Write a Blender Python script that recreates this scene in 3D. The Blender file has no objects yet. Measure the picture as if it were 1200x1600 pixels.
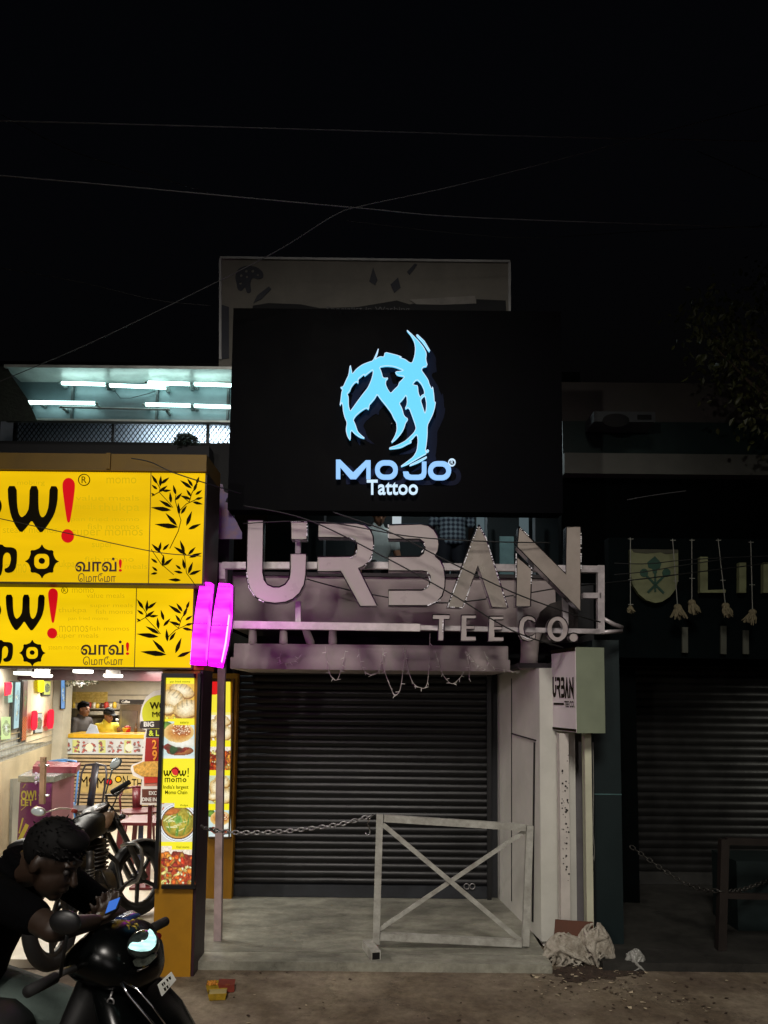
import bpy, math, random
import numpy as np
from mathutils import Vector, Matrix, Euler
from mathutils.geometry import tessellate_polygon

random.seed(7)
SC = bpy.context.scene
COL = SC.collection
PI = math.pi

# ------------------------------------------------------------------ camera
CAMZ = 1.89
FPX = 1155.0                      # focal length in photo pixels (1200 x 1600)
PITCH = math.radians(5.0)
ROLL = math.radians(0.6)
SHIFT = 189.0 / 1600.0
cam_d = bpy.data.cameras.new("camera")
cam_d.sensor_width = 36.0
cam_d.lens = 36.0 * FPX / 1600.0
cam_d.shift_y = SHIFT
cam_d.clip_end = 500.0
cam = bpy.data.objects.new("camera", cam_d)
COL.objects.link(cam)
RC = Matrix.Rotation(PI / 2 + PITCH, 3, 'X') @ Matrix.Rotation(ROLL, 3, 'Z')
cam.location = (0, 0, CAMZ)
cam.rotation_euler = RC.to_euler()
SC.camera = cam

# ------------------------------------------------------------------ night sky, light, exposure
world = bpy.data.worlds.new("World")
SC.world = world
world.use_nodes = True
wn = world.node_tree
sky = wn.nodes.new('ShaderNodeTexSky')
sky.sky_type = 'NISHITA'
sky.sun_disc = False
sky.sun_elevation = math.radians(-4.3)
sky.sun_rotation = math.radians(200)
wn.links.new(sky.outputs[0], wn.nodes['Background'].inputs['Color'])
wn.nodes['Background'].inputs['Strength'].default_value = 0.12
SC.view_settings.view_transform = 'Standard'
SC.view_settings.look = 'None'
SC.view_settings.exposure = 0
SC.view_settings.gamma = 1
SC.cycles.max_bounces = 6
SC.cycles.transparent_max_bounces = 8
SC.cycles.sample_clamp_indirect = 2.0
SC.cycles.use_denoising = True


def lamp(name, kind, loc, target, watts, color, **kw):
    d = bpy.data.lights.new(name, kind)
    d.energy = watts
    d.color = color
    for k, v in kw.items():
        setattr(d, k, v)
    o = bpy.data.objects.new(name, d)
    COL.objects.link(o)
    o.location = loc
    if target is not None:
        o.rotation_euler = (Vector(target) - Vector(loc)).to_track_quat('-Z', 'Y').to_euler()
    return o


# unseen street lamps, and a soft fill added for the glow of shopfronts opposite
lamp('unseen_street_light', 'SPOT', (-3.2, -4.2, 3.9), (0.35, 5.4, 1.0), 400, (1.0, 0.93, 0.86),
     spot_size=math.radians(56), spot_blend=0.75, shadow_soft_size=0.10)
lamp('unseen_street_light', 'SPOT', (-0.6, -3.4, 8.4), (0.1, 5.0, 0.5), 2700, (1.0, 0.93, 0.84),
     spot_size=math.radians(54), spot_blend=1.0, shadow_soft_size=1.2)
lamp('unseen_street_light', 'SPOT', (0.8, -6.5, 3.2), (0.1, 5.4, 1.3), 160, (1.0, 0.93, 0.90),
     spot_size=math.radians(44), spot_blend=1.0, shadow_soft_size=1.6)  # added broad soft fill from the street side
lamp('unseen_street_light', 'SPOT', (7.2, 4.0, 2.9), (4.7, 7.6, 1.55), 300, (1.0, 0.97, 0.84),
     spot_size=math.radians(34), spot_blend=1.0, shadow_soft_size=0.25)


# ------------------------------------------------------------------ pixel -> world helpers
CAMP = Vector((0, 0, CAMZ))


def ray(px, py):
    return RC @ Vector(((px - 600) / FPX, (800 - py) / FPX + SHIFT * 1600 / FPX, -1.0))


def P(px, py, Y):
    d = ray(px, py)
    return CAMP + d * (Y / d.y)


def G(px, py, z):
    d = ray(px, py)
    return CAMP + d * ((z - CAMZ) / d.z)


def RP(px, py, p0, n):
    d = ray(px, py)
    return CAMP + d * ((Vector(p0) - CAMP).dot(n) / d.dot(n))


# ------------------------------------------------------------------ materials
def lin(c):
    out = []
    for v in c:
        v = v / 255.0
        out.append(v / 12.92 if v <= 0.04045 else ((v + 0.055) / 1.055) ** 2.4)
    return tuple(out)


MATS = {}


def m(name, rgb, rough=0.6, metal=0.0, var=0.25, scale=6.0, bump=0.0, spec=0.5, detail=6.0, rgb2=None, coat=0.0):
    """principled, mottled by noise between rgb*(1-var) and rgb*(1+var) (or towards rgb2)"""
    if name in MATS:
        return MATS[name]
    M = bpy.data.materials.new(name)
    M.use_nodes = True
    nt = M.node_tree
    b = nt.nodes['Principled BSDF']
    b.inputs['Roughness'].default_value = rough
    b.inputs['Metallic'].default_value = metal
    b.inputs['Specular IOR Level'].default_value = spec
    b.inputs['Coat Weight'].default_value = coat
    L = lin(rgb)
    tc = nt.nodes.new('ShaderNodeTexCoord')
    nz = nt.nodes.new('ShaderNodeTexNoise')
    nz.inputs['Scale'].default_value = scale
    nz.inputs['Detail'].default_value = detail
    nz.inputs['Roughness'].default_value = 0.65
    nt.links.new(tc.outputs['Object'], nz.inputs['Vector'])
    rp = nt.nodes.new('ShaderNodeValToRGB')
    rp.color_ramp.elements[0].position = 0.32
    rp.color_ramp.elements[1].position = 0.68
    lo = lin(rgb2) if rgb2 else tuple(max(0, v * (1 - var)) for v in L)
    hi = L if rgb2 else tuple(min(1, v * (1 + var)) for v in L)
    rp.color_ramp.elements[0].color = (*lo, 1)
    rp.color_ramp.elements[1].color = (*hi, 1)
    nt.links.new(nz.outputs['Fac'], rp.inputs['Fac'])
    nt.links.new(rp.outputs['Color'], b.inputs['Base Color'])
    mr = nt.nodes.new('ShaderNodeMapRange')
    mr.inputs['To Min'].default_value = max(0.02, rough - 0.12)
    mr.inputs['To Max'].default_value = min(1, rough + 0.12)
    nt.links.new(nz.outputs['Fac'], mr.inputs['Value'])
    nt.links.new(mr.outputs['Result'], b.inputs['Roughness'])
    if bump:
        n2 = nt.nodes.new('ShaderNodeTexNoise')
        n2.inputs['Scale'].default_value = scale * 5
        n2.inputs['Detail'].default_value = 5
        nt.links.new(tc.outputs['Object'], n2.inputs['Vector'])
        bp = nt.nodes.new('ShaderNodeBump')
        bp.inputs['Strength'].default_value = bump
        bp.inputs['Distance'].default_value = 0.02
        nt.links.new(n2.outputs['Fac'], bp.inputs['Height'])
        nt.links.new(bp.outputs['Normal'], b.inputs['Normal'])
    MATS[name] = M
    return M


def em(name, rgb, s=1.0, var=0.0, scale=2.0, base=0.3):
    """lit sign face, tube or lamp"""
    if name in MATS:
        return MATS[name]
    M = bpy.data.materials.new(name)
    M.use_nodes = True
    nt = M.node_tree
    b = nt.nodes['Principled BSDF']
    L = lin(rgb)
    b.inputs['Base Color'].default_value = (*[v * base for v in L], 1)
    b.inputs['Roughness'].default_value = 0.7
    b.inputs['Specular IOR Level'].default_value = 0.08
    b.inputs['Emission Strength'].default_value = s
    b.inputs['Emission Color'].default_value = (*L, 1)
    if var:
        tc = nt.nodes.new('ShaderNodeTexCoord')
        nz = nt.nodes.new('ShaderNodeTexNoise')
        nz.inputs['Scale'].default_value = scale
        nz.inputs['Detail'].default_value = 3
        mp = nt.nodes.new('ShaderNodeMapping')
        mp.inputs['Scale'].default_value = (.5, 1, 2.2)
        nt.links.new(tc.outputs['Object'], mp.inputs['Vector'])
        nt.links.new(mp.outputs['Vector'], nz.inputs['Vector'])
        mr = nt.nodes.new('ShaderNodeMapRange')
        mr.inputs['From Min'].default_value = 0.3
        mr.inputs['From Max'].default_value = 0.7
        mr.inputs['To Min'].default_value = s * (1 - var)
        mr.inputs['To Max'].default_value = s * (1 + var)
        nt.links.new(nz.outputs['Fac'], mr.inputs['Value'])
        nt.links.new(mr.outputs['Result'], b.inputs['Emission Strength'])
    MATS[name] = M
    return M


def attr_mat(name, s=1.0, lit=True):
    if name in MATS:
        return MATS[name]
    M = bpy.data.materials.new(name)
    M.use_nodes = True
    nt = M.node_tree
    b = nt.nodes['Principled BSDF']
    a = nt.nodes.new('ShaderNodeAttribute')
    a.attribute_name = 'print'
    b.inputs['Roughness'].default_value = 0.35
    if lit:
        b.inputs['Base Color'].default_value = (0.05, 0.05, 0.05, 1)
        nt.links.new(a.outputs['Color'], b.inputs['Emission Color'])
        b.inputs['Emission Strength'].default_value = s
    else:
        nt.links.new(a.outputs['Color'], b.inputs['Base Color'])
    MATS[name] = M
    return M


def glass_mat():
    M = bpy.data.materials.new('clear_glass')
    M.use_nodes = True
    nt = M.node_tree
    out = nt.nodes['Material Output']
    nt.nodes.remove(nt.nodes['Principled BSDF'])
    t = nt.nodes.new('ShaderNodeBsdfTransparent')
    t.inputs[0].default_value = (0.93, 0.96, 0.95, 1)
    g = nt.nodes.new('ShaderNodeBsdfGlossy')
    g.inputs['Roughness'].default_value = 0.03
    f = nt.nodes.new('ShaderNodeFresnel')
    f.inputs[0].default_value = 1.45
    mx = nt.nodes.new('ShaderNodeMixShader')
    nt.links.new(f.outputs[0], mx.inputs[0])
    nt.links.new(t.outputs[0], mx.inputs[1])
    nt.links.new(g.outputs[0], mx.inputs[2])
    nt.links.new(mx.outputs[0], out.inputs[0])
    return M


# ------------------------------------------------------------------ object helpers
def root_loc(o):
    while o.parent:
        o = o.parent
    return Vector(o.location)


def tag(o, label=None, cat=None, group=None, kind=None):
    if label:
        o['label'] = label
    if cat:
        o['category'] = cat
    if group:
        o['group'] = group
    if kind:
        o['kind'] = kind
    return o


def thing(name, label, cat, loc, group=None):
    o = bpy.data.objects.new(name, None)
    COL.objects.link(o)
    o.location = loc
    o.empty_display_size = 0.1
    return tag(o, label, cat, group)


def link_mesh(name, verts, faces, mat, parent=None, smooth=False):
    if parent is None:
        vs = np.array([tuple(v) for v in verts])
        base = Vector(((vs[:, 0].min() + vs[:, 0].max()) / 2, (vs[:, 1].min() + vs[:, 1].max()) / 2, vs[:, 2].min()))
    else:
        base = root_loc(parent)
    me = bpy.data.meshes.new(name)
    me.from_pydata([tuple(Vector(v) - base) for v in verts], [], faces)
    me.materials.append(mat)
    if smooth:
        me.polygons.foreach_set('use_smooth', [True] * len(me.polygons))
    me.update()
    o = bpy.data.objects.new(name, me)
    COL.objects.link(o)
    if parent is None:
        o.location = base
    else:
        o.parent = parent
    return o


class MB:
    def __init__(self):
        self.v = []
        self.f = []

    def add(self, vs, fs):
        n = len(self.v)
        self.v += [Vector(v) for v in vs]
        self.f += [tuple(i + n for i in f) for f in fs]
        return self

    def box(self, x0, x1, y0, y1, z0, z1):
        x0, x1 = min(x0, x1), max(x0, x1)
        y0, y1 = min(y0, y1), max(y0, y1)
        z0, z1 = min(z0, z1), max(z0, z1)
        return self.add([(x0, y0, z0), (x1, y0, z0), (x1, y1, z0), (x0, y1, z0), (x0, y0, z1), (x1, y0, z1), (x1, y1, z1), (x0, y1, z1)],
                        [(0, 3, 2, 1), (4, 5, 6, 7), (0, 1, 5, 4), (1, 2, 6, 5), (2, 3, 7, 6), (3, 0, 4, 7)])

    def pbox(self, px0, py0, px1, py1, Y, depth):
        """axis-aligned box whose front covers a pixel rectangle at distance Y"""
        mx, my = (px0 + px1) / 2, (py0 + py1) / 2
        return self.box(P(px0, my, Y).x, P(px1, my, Y).x, Y, Y + depth, P(mx, py1, Y).z, P(mx, py0, Y).z)

    def prism(self, pts, d):
        pts = [Vector(p) for p in pts]
        d = Vector(d)
        n = len(pts)
        return self.add(pts + [p + d for p in pts],
                        [tuple(range(n)), tuple(range(2 * n - 1, n - 1, -1))] + [(i, n + i, n + (i + 1) % n, (i + 1) % n) for i in range(n)])

    def shape(self, outer, holes, fn, d0, d1):
        """flat outline with holes, fn(u, v, d) -> point; d0 front, d1 back"""
        loops = [outer] + list(holes)
        tris = tessellate_polygon([[Vector((p[0], p[1], 0)) for p in lp] for lp in loops])
        flat = [p for lp in loops for p in lp]
        n = len(flat)
        vs = [fn(p[0], p[1], d0) for p in flat] + [fn(p[0], p[1], d1) for p in flat]
        fs = []
        for t in tris:
            fs.append(tuple(t))
            fs.append(tuple(n + i for i in reversed(t)))
        o = 0
        for lp in loops:
            k = len(lp)
            for i in range(k):
                a, b = o + i, o + (i + 1) % k
                fs.append((a, b, n + b, n + a))
            o += k
        return self.add(vs, fs)

    def tube(self, pts, r, n=8, closed=False):
        pts = [Vector(p) for p in pts]
        k = len(pts)
        rs = r if isinstance(r, (list, tuple)) else [r] * k
        vs, fs = [], []
        ref = None
        for i, p in enumerate(pts):
            if closed:
                t = pts[(i + 1) % k] - pts[i - 1]
            else:
                t = pts[min(i + 1, k - 1)] - pts[max(i - 1, 0)]
            t.normalize()
            if ref is None:
                ref = Vector((0, 0, 1)) if abs(t.z) < 0.9 else Vector((1, 0, 0))
            a = ref - t * ref.dot(t)
            if a.length < 1e-5:
                a = Vector((1, 0.3, 0)) - t * Vector((1, 0.3, 0)).dot(t)
            a.normalize()
            ref = a
            b = t.cross(a)
            for j in range(n):
                q = 2 * PI * j / n
                vs.append(p + (a * math.cos(q) + b * math.sin(q)) * rs[i])
        for i in range(k if closed else k - 1):
            i2 = (i + 1) % k
            for j in range(n):
                j2 = (j + 1) % n
                fs.append((i * n + j, i * n + j2, i2 * n + j2, i2 * n + j))
        if not closed:
            fs.append(tuple(range(n - 1, -1, -1)))
            fs.append(tuple((k - 1) * n + j for j in range(n)))
        return self.add(vs, fs)

    def bar(self, a, b, w, h, up=(0, 0, 1)):
        a, b = Vector(a), Vector(b)
        t = (b - a).normalized()
        u = Vector(up)
        s = t.cross(u)
        if s.length < 1e-4:
            s = t.cross(Vector((0, 1, 0)))
        s.normalize()
        u = s.cross(t)
        s *= w / 2
        u *= h / 2
        return self.add([a - s - u, a + s - u, a + s + u, a - s + u, b - s - u, b + s - u, b + s + u, b - s + u],
                        [(0, 3, 2, 1), (4, 5, 6, 7), (0, 1, 5, 4), (1, 2, 6, 5), (2, 3, 7, 6), (3, 0, 4, 7)])

    def ell(self, c, r, R=None, nu=16, nv=10):
        c = Vector(c)
        if not isinstance(r, (tuple, list)):
            r = (r, r, r)
        vs, fs = [], []
        for i in range(nv + 1):
            th = PI * i / nv
            for j in range(nu):
                ph = 2 * PI * j / nu
                p = Vector((r[0] * math.sin(th) * math.cos(ph), r[1] * math.sin(th) * math.sin(ph), r[2] * math.cos(th)))
                if R is not None:
                    p = R @ p
                vs.append(c + p)
        for i in range(nv):
            for j in range(nu):
                j2 = (j + 1) % nu
                fs.append((i * nu + j, (i + 1) * nu + j, (i + 1) * nu + j2, i * nu + j2))
        return self.add(vs, fs)

    def limb(self, a, b, ra, rb, n=14):
        """tapered capsule"""
        a, b = Vector(a), Vector(b)
        t = (b - a).normalized()
        pts, rs = [], []
        for q in (-0.999, -0.8, -0.5, 0):
            pts.append(a + t * ra * q)
            rs.append(ra * math.sqrt(1 - q * q) + 1e-4)
        for q in (0, 0.5, 0.8, 0.999):
            pts.append(b + t * rb * q)
            rs.append(rb * math.sqrt(1 - q * q) + 1e-4)
        return self.tube(pts, rs, n)

    def loft(self, secs, n=20, pw=2.0):
        """secs: (centre, side vector, up vector); superellipse rings"""
        vs, fs = [], []
        for c, s, u in secs:
            c, s, u = Vector(c), Vector(s), Vector(u)
            for j in range(n):
                q = 2 * PI * j / n
                cs, sn = math.cos(q), math.sin(q)
                e = 2.0 / pw
                vs.append(c + s * math.copysign(abs(cs) ** e, cs) + u * math.copysign(abs(sn) ** e, sn))
        for i in range(len(secs) - 1):
            for j in range(n):
                j2 = (j + 1) % n
                fs.append((i * n + j, i * n + j2, (i + 1) * n + j2, (i + 1) * n + j))
        fs.append(tuple(range(n - 1, -1, -1)))
        fs.append(tuple((len(secs) - 1) * n + j for j in range(n)))
        return self.add(vs, fs)

    def build(self, name, mat, parent=None, smooth=False):
        return link_mesh(name, self.v, self.f, mat, parent, smooth)


def remesh(name, mb, mat, parent, vox=0.01, sm=2):
    me = bpy.data.meshes.new(name)
    me.from_pydata([tuple(v) for v in mb.v], [], mb.f)
    o = bpy.data.objects.new('tmp', me)
    COL.objects.link(o)
    md = o.modifiers.new('r', 'REMESH')
    md.mode = 'VOXEL'
    md.voxel_size = vox
    s = o.modifiers.new('s', 'SMOOTH')
    s.factor = 0.5
    s.iterations = sm
    dg = bpy.context.evaluated_depsgraph_get()
    me2 = bpy.data.meshes.new_from_object(o.evaluated_get(dg))
    vs = [v.co.copy() for v in me2.vertices]
    fs = [tuple(p.vertices) for p in me2.polygons]
    bpy.data.objects.remove(o)
    bpy.data.meshes.remove(me)
    bpy.data.meshes.remove(me2)
    return link_mesh(name, vs, fs, mat, parent, True)


def plane_px(Y):
    """(px, py, d) -> point on the frontal plane at Y, d metres behind it"""
    def fn(u, v, d):
        p = P(u, v, Y)
        return Vector((p.x, p.y + d, p.z))
    return fn


def text_mesh(s, bold=0.0, spacing=1.0):
    cu = bpy.data.curves.new('lettering', 'FONT')
    cu.body = s
    cu.resolution_u = 4
    cu.offset = bold
    cu.space_character = spacing
    o = bpy.data.objects.new('lettering', cu)
    me = bpy.data.meshes.new_from_object(o)
    vs = np.array([tuple(v.co) for v in me.vertices])
    fs = [tuple(p.vertices) for p in me.polygons]
    bpy.data.objects.remove(o)
    bpy.data.curves.remove(cu)
    bpy.data.meshes.remove(me)
    return vs, fs


def lettering(s, box, fn, d, mat, parent, name='lettering', bold=0.0, spacing=1.0, thick=0.002, label=None):
    """words fitted to a rectangle (u0, v0, u1, v1) of the plane fn, standing d metres proud"""
    vs, fs = text_mesh(s, bold, spacing)
    x0, y0 = vs[:, 0].min(), vs[:, 1].min()
    x1, y1 = vs[:, 0].max(), vs[:, 1].max()
    u = box[0] + (vs[:, 0] - x0) / (x1 - x0) * (box[2] - box[0])
    v = box[3] + (vs[:, 1] - y0) / (y1 - y0) * (box[1] - box[3])
    n = len(vs)
    mb = MB()
    out = [fn(a, b, -d) for a, b in zip(u, v)]
    edges = {}
    for f in fs:
        for i in range(len(f)):
            a, b = f[i], f[(i + 1) % len(f)]
            edges[(a, b)] = edges.get((a, b), 0) + 1
    F = list(fs)
    if thick > 0.004:
        out += [fn(a, b, -d + thick) for a, b in zip(u, v)]
        F += [tuple(n + i for i in reversed(f)) for f in fs]
        F += [(b, a, n + a, n + b) for (a, b) in edges if (b, a) not in edges]
    mb.add(out, F)
    o = mb.build(name, mat, parent)
    if label:
        o['label'] = label
    return o


def print_panel(name, arr, TL, TR, BL, mat, parent):
    """flat print: grid of coloured cells, arr (h, w, 3) in sRGB 0..255"""
    h, w = arr.shape[:2]
    TL, TR, BL = Vector(TL), Vector(TR), Vector(BL)
    vs = [TL + (TR - TL) * (j / w) + (BL - TL) * (i / h) for i in range(h + 1) for j in range(w + 1)]
    fs = [(i * (w + 1) + j, (i + 1) * (w + 1) + j, (i + 1) * (w + 1) + j + 1, i * (w + 1) + j + 1) for i in range(h) for j in range(w)]
    o = link_mesh(name, vs, fs, mat, parent)
    a = np.clip(arr / 255.0, 0, 1)
    L = np.where(a <= 0.04045, a / 12.92, ((a + 0.055) / 1.055) ** 2.4).reshape(-1, 3)
    rgba = np.ones((h * w, 4, 4), dtype=np.float32)
    rgba[:, :, :3] = L[:, None, :]
    at = o.data.attributes.new('print', 'FLOAT_COLOR', 'CORNER')
    at.data.foreach_set('color', rgba.ravel())
    return o


def circ(cx, cy, r, n=28, ry=None):
    ry = ry or r
    return [(cx + r * math.cos(2 * PI * i / n), cy + ry * math.sin(2 * PI * i / n)) for i in range(n)]


def rrect(x0, y0, x1, y1, r, n=6):
    out = []
    for cx, cy, a in ((x1 - r, y1 - r, 0), (x0 + r, y1 - r, 90), (x0 + r, y0 + r, 180), (x1 - r, y0 + r, 270)):
        for i in range(n + 1):
            q = math.radians(a + 90 * i / n)
            out.append((cx + r * math.cos(q), cy + r * math.sin(q)))
    return out


def smooth_loop(pts, it=1):
    """Chaikin corner cutting"""
    for _ in range(it):
        o = []
        for i in range(len(pts)):
            a, b = pts[i], pts[(i + 1) % len(pts)]
            o.append((a[0] * .8 + b[0] * .2, a[1] * .8 + b[1] * .2))
            o.append((a[0] * .2 + b[0] * .8, a[1] * .2 + b[1] * .8))
        pts = o
    return pts


# ------------------------------------------------------------------ shared materials
INK_ = m('brown_black_ink', (26, 21, 9), .75, var=.15, spec=.05)
BLACKSIGN = m('black_vinyl', (14, 13, 12), 0.45, var=0.2)
M_CHROME = m('polished_steel', (190, 190, 195), 0.18, 1.0, var=0.15, scale=20)
M_STEEL = m('dull_galvanised_steel', (150, 148, 148), 0.42, 0.8, var=0.3, scale=12)
M_WHITEWALL = m('dirty_white_plaster', (200, 199, 190), 0.75, var=0.1, scale=2.2, bump=0.15)
M_BLACK = m('black_paint', (16, 16, 17), 0.45, var=0.3)
M_DARKWALL = m('dark_wall_paint', (30, 31, 34), 0.8, var=0.35, scale=3, bump=0.2)
M_RUBBER = m('tyre_rubber', (10, 10, 10), 0.8, var=0.3, scale=20)
GLASS = glass_mat()
Z_SLAB = 0.06

# ================================================================== SETTING
def sheet(name, x0, x1, y0, y1, z, mat, nx=1, ny=1, amp=0.0):
    vs, fs = [], []
    for i in range(ny + 1):
        for j in range(nx + 1):
            vs.append((x0 + (x1 - x0) * j / nx, y0 + (y1 - y0) * i / ny, z + random.uniform(-amp, amp)))
    for i in range(ny):
        for j in range(nx):
            a = i * (nx + 1) + j
            fs.append((a, a + 1, a + nx + 2, a + nx + 1))
    return link_mesh(name, vs, fs, mat, None, amp > 0)


def ground_mat():
    M = m('dusty_road_surface', (150, 139, 118), 0.9, var=0.3, scale=1.3, bump=0.5, rgb2=(116, 103, 90))
    nt = M.node_tree
    b = nt.nodes['Principled BSDF']
    ramp = [n for n in nt.nodes if n.type == 'VALTORGB'][0]
    tc = [n for n in nt.nodes if n.type == 'TEX_COORD'][0]
    n1 = nt.nodes.new('ShaderNodeTexNoise')
    n1.inputs['Scale'].default_value = 0.8
    n1.inputs['Detail'].default_value = 9
    n1.inputs['Roughness'].default_value = 0.7
    nt.links.new(tc.outputs['Object'], n1.inputs['Vector'])
    r1 = nt.nodes.new('ShaderNodeValToRGB')
    r1.color_ramp.elements[0].position = 0.42
    r1.color_ramp.elements[1].position = 0.56
    r1.color_ramp.elements[0].color = (0.40, 0.34, 0.28, 1)
    r1.color_ramp.elements[1].color = (1, 1, 1, 1)
    nt.links.new(n1.outputs['Fac'], r1.inputs['Fac'])
    mx = nt.nodes.new('ShaderNodeMix')
    mx.data_type = 'RGBA'
    mx.blend_type = 'MULTIPLY'
    mx.inputs[0].default_value = 0.75
    nt.links.new(ramp.outputs['Color'], mx.inputs[6])
    nt.links.new(r1.outputs['Color'], mx.inputs[7])
    nt.links.new(mx.outputs[2], b.inputs['Base Color'])
    return M


def speckle(M, scale, lo, dark):
    nt = M.node_tree
    b = nt.nodes['Principled BSDF']
    src = b.inputs['Base Color'].links[0].from_socket
    tc = [n for n in nt.nodes if n.type == 'TEX_COORD'][0]
    n1 = nt.nodes.new('ShaderNodeTexNoise')
    n1.inputs['Scale'].default_value = scale
    n1.inputs['Detail'].default_value = 8
    n1.inputs['Roughness'].default_value = .8
    nt.links.new(tc.outputs['Object'], n1.inputs['Vector'])
    v1 = nt.nodes.new('ShaderNodeTexVoronoi')
    v1.feature = 'DISTANCE_TO_EDGE'
    v1.inputs['Scale'].default_value = 1.1
    dm = nt.nodes.new('ShaderNodeVectorMath')
    dm.operation = 'MULTIPLY_ADD'
    dm.inputs[1].default_value = (.35, .35, .35)
    nt.links.new(n1.outputs['Color'], dm.inputs[0])
    nt.links.new(tc.outputs['Object'], dm.inputs[2])
    nt.links.new(dm.outputs[0], v1.inputs['Vector'])
    r1 = nt.nodes.new('ShaderNodeValToRGB')
    r1.color_ramp.elements[0].position = .35
    r1.color_ramp.elements[1].position = .62
    r1.color_ramp.elements[0].color = (lo, lo * .96, lo * .92, 1)
    r1.color_ramp.elements[1].color = (1.08, 1.06, 1.04, 1)
    nt.links.new(n1.outputs['Fac'], r1.inputs['Fac'])
    r2 = nt.nodes.new('ShaderNodeValToRGB')
    r2.color_ramp.elements[0].position = .0
    r2.color_ramp.elements[1].position = .012
    r2.color_ramp.elements[0].color = (dark, dark, dark, 1)
    nt.links.new(v1.outputs['Distance'], r2.inputs['Fac'])
    for rr in (r1, r2):
        mx = nt.nodes.new('ShaderNodeMix')
        mx.data_type = 'RGBA'
        mx.blend_type = 'MULTIPLY'
        mx.inputs[0].default_value = 1
        nt.links.new(src, mx.inputs[6])
        nt.links.new(rr.outputs['Color'], mx.inputs[7])
        src = mx.outputs[2]
    nt.links.new(src, b.inputs['Base Color'])


tag(sheet('ground', -80, 80, -30, 150, 0.0, ground_mat()), kind='structure')
CONC = m('worn_concrete_paving', (166, 166, 153), 0.42, var=0.3, scale=3.5, bump=0.15, rgb2=(116, 117, 108))
speckle(bpy.data.materials['dusty_road_surface'], 14, .62, .55)
XL, XR = -1.64, 1.19          # the middle shop's bay
_nt = CONC.node_tree
_tc = [n for n in _nt.nodes if n.type == 'TEX_COORD'][0]
_mp = _nt.nodes.new('ShaderNodeMapping')
_mp.inputs['Scale'].default_value = (.7, 1.7, 1)
for _n in [n for n in _nt.nodes if n.type == 'TEX_NOISE'][:1]:
    _nt.links.new(_tc.outputs['Object'], _mp.inputs['Vector'])
    _nt.links.new(_mp.outputs['Vector'], _n.inputs['Vector'])
speckle(CONC, 9, .7, .7)
tag(MB().box(XL, XR, 5.30, 5.497, -0.05, Z_SLAB - .001).build('kerb', CONC), kind='structure')
pv = MB().box(XL, XR, 5.505, 7.2, -0.05, Z_SLAB)
tag(pv.build('pavement', CONC), kind='structure')
TILE = m('cream_floor_tiles', (188, 178, 160), 0.35, var=0.16, scale=3.0, bump=0.05)
tag(MB().box(-9, XL - 0.003, 5.30, 15.0, -0.05, Z_SLAB - 0.002).build('shop_floor', TILE), kind='structure')
DTILE = m('dark_paving', (40, 39, 35), 0.7, var=0.45, scale=4.0, bump=0.3)
tag(MB().box(1.56, 9, 5.36, 8.2, -0.05, Z_SLAB - 0.002).build('pavement', DTILE), kind='structure')

# ================================================================== MIDDLE SHOP BUILDING
YS = 6.98                      # shutter plane
YB = 6.0                       # beam / slab edge plane
shop = thing('shop_building', 'shop with a closed black roller shutter under a white beam and dark open upper floor', 'building', (0, 6.9, 0))
MAUVE = m('grimy_white_paint', (158, 147, 145), 0.7, var=0.16, scale=2.5, bump=0.12)


def shutter(name, x0, x1, z0, z1, Y, pitch, mat, parent):
    rg = random.Random(int(x0 * 1000) + 77)
    n = int((z1 - z0) / pitch)
    nc = 22
    dents = [(rg.uniform(x0, x1), rg.uniform(z0, z1), rg.uniform(.08, .25), rg.uniform(.004, .012)) for _ in range(9)]
    vs, fs = [], []
    rows = []
    for i in range(n):
        z = z0 + (z1 - z0) * i / n
        jit, tilt = rg.uniform(-.0025, .0025), rg.uniform(-.0022, .0022)
        for q in range(8):
            t = q / 8
            rows.append((z + pitch * t, (-0.009 * math.sin(PI * min(1, t / 0.82)) if t < 0.82 else 0.005) + jit, tilt))
    rows.append((z1, 0, 0))
    for z, d, tl_ in rows:
        for k in range(nc + 1):
            x = x0 + (x1 - x0) * k / nc
            dd = sum(a * math.exp(-((x - cx) ** 2 + (z - cz) ** 2) / (r * r)) for cx, cz, r, a in dents)
            vs.append((x, Y + d + dd, z + tl_ * math.sin(2.2 * (x - x0) / (x1 - x0) * 3 + z * 7)))
    for i in range(len(rows) - 1):
        for k in range(nc):
            a = i * (nc + 1) + k
            fs.append((a, a + 1, a + nc + 2, a + nc + 1))
    return link_mesh(name, vs, fs, mat, parent)


sx0, sx1 = P(366, 1250, YS).x, P(766, 1250, YS).x
SHUT = m('black_shutter_enamel', (10, 10, 12), 0.42, 0.0, var=0.7, scale=1.8, bump=0.05, spec=0.4)
shutter('shutter', sx0, sx1, Z_SLAB + 0.115, 2.3, YS, 0.066, SHUT, shop)
MB().box(sx0, sx1, YS - 0.025, YS + 0.02, Z_SLAB + 0.004, Z_SLAB + 0.113).build('shutter_bottom_rail', m('dark_blue_grey_steel', (34, 37, 42), 0.5, var=0.3), shop)
lk = MB()
for px in (729, 738):
    c = P(px, 1385, YS - 0.05)
    lk.tube([c + Vector((0.024 * math.cos(a), 0, 0.024 * math.sin(a))) for a in [i * PI / 8 for i in range(16)]], 0.006, 6, True)
lk.build('shutter_lock', M_STEEL, shop, True)
MB().box(sx1 - 0.035, sx1 + 0.004, YS - 0.05, YS - 0.016, Z_SLAB, 2.3).build('guide_rail', M_BLACK, shop)
MB().box(sx0 - 0.045, sx0 - 0.002, YS - 0.05, YS + 0.1, Z_SLAB, 2.3).build('guide_rail', M_BLACK, shop)
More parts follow.
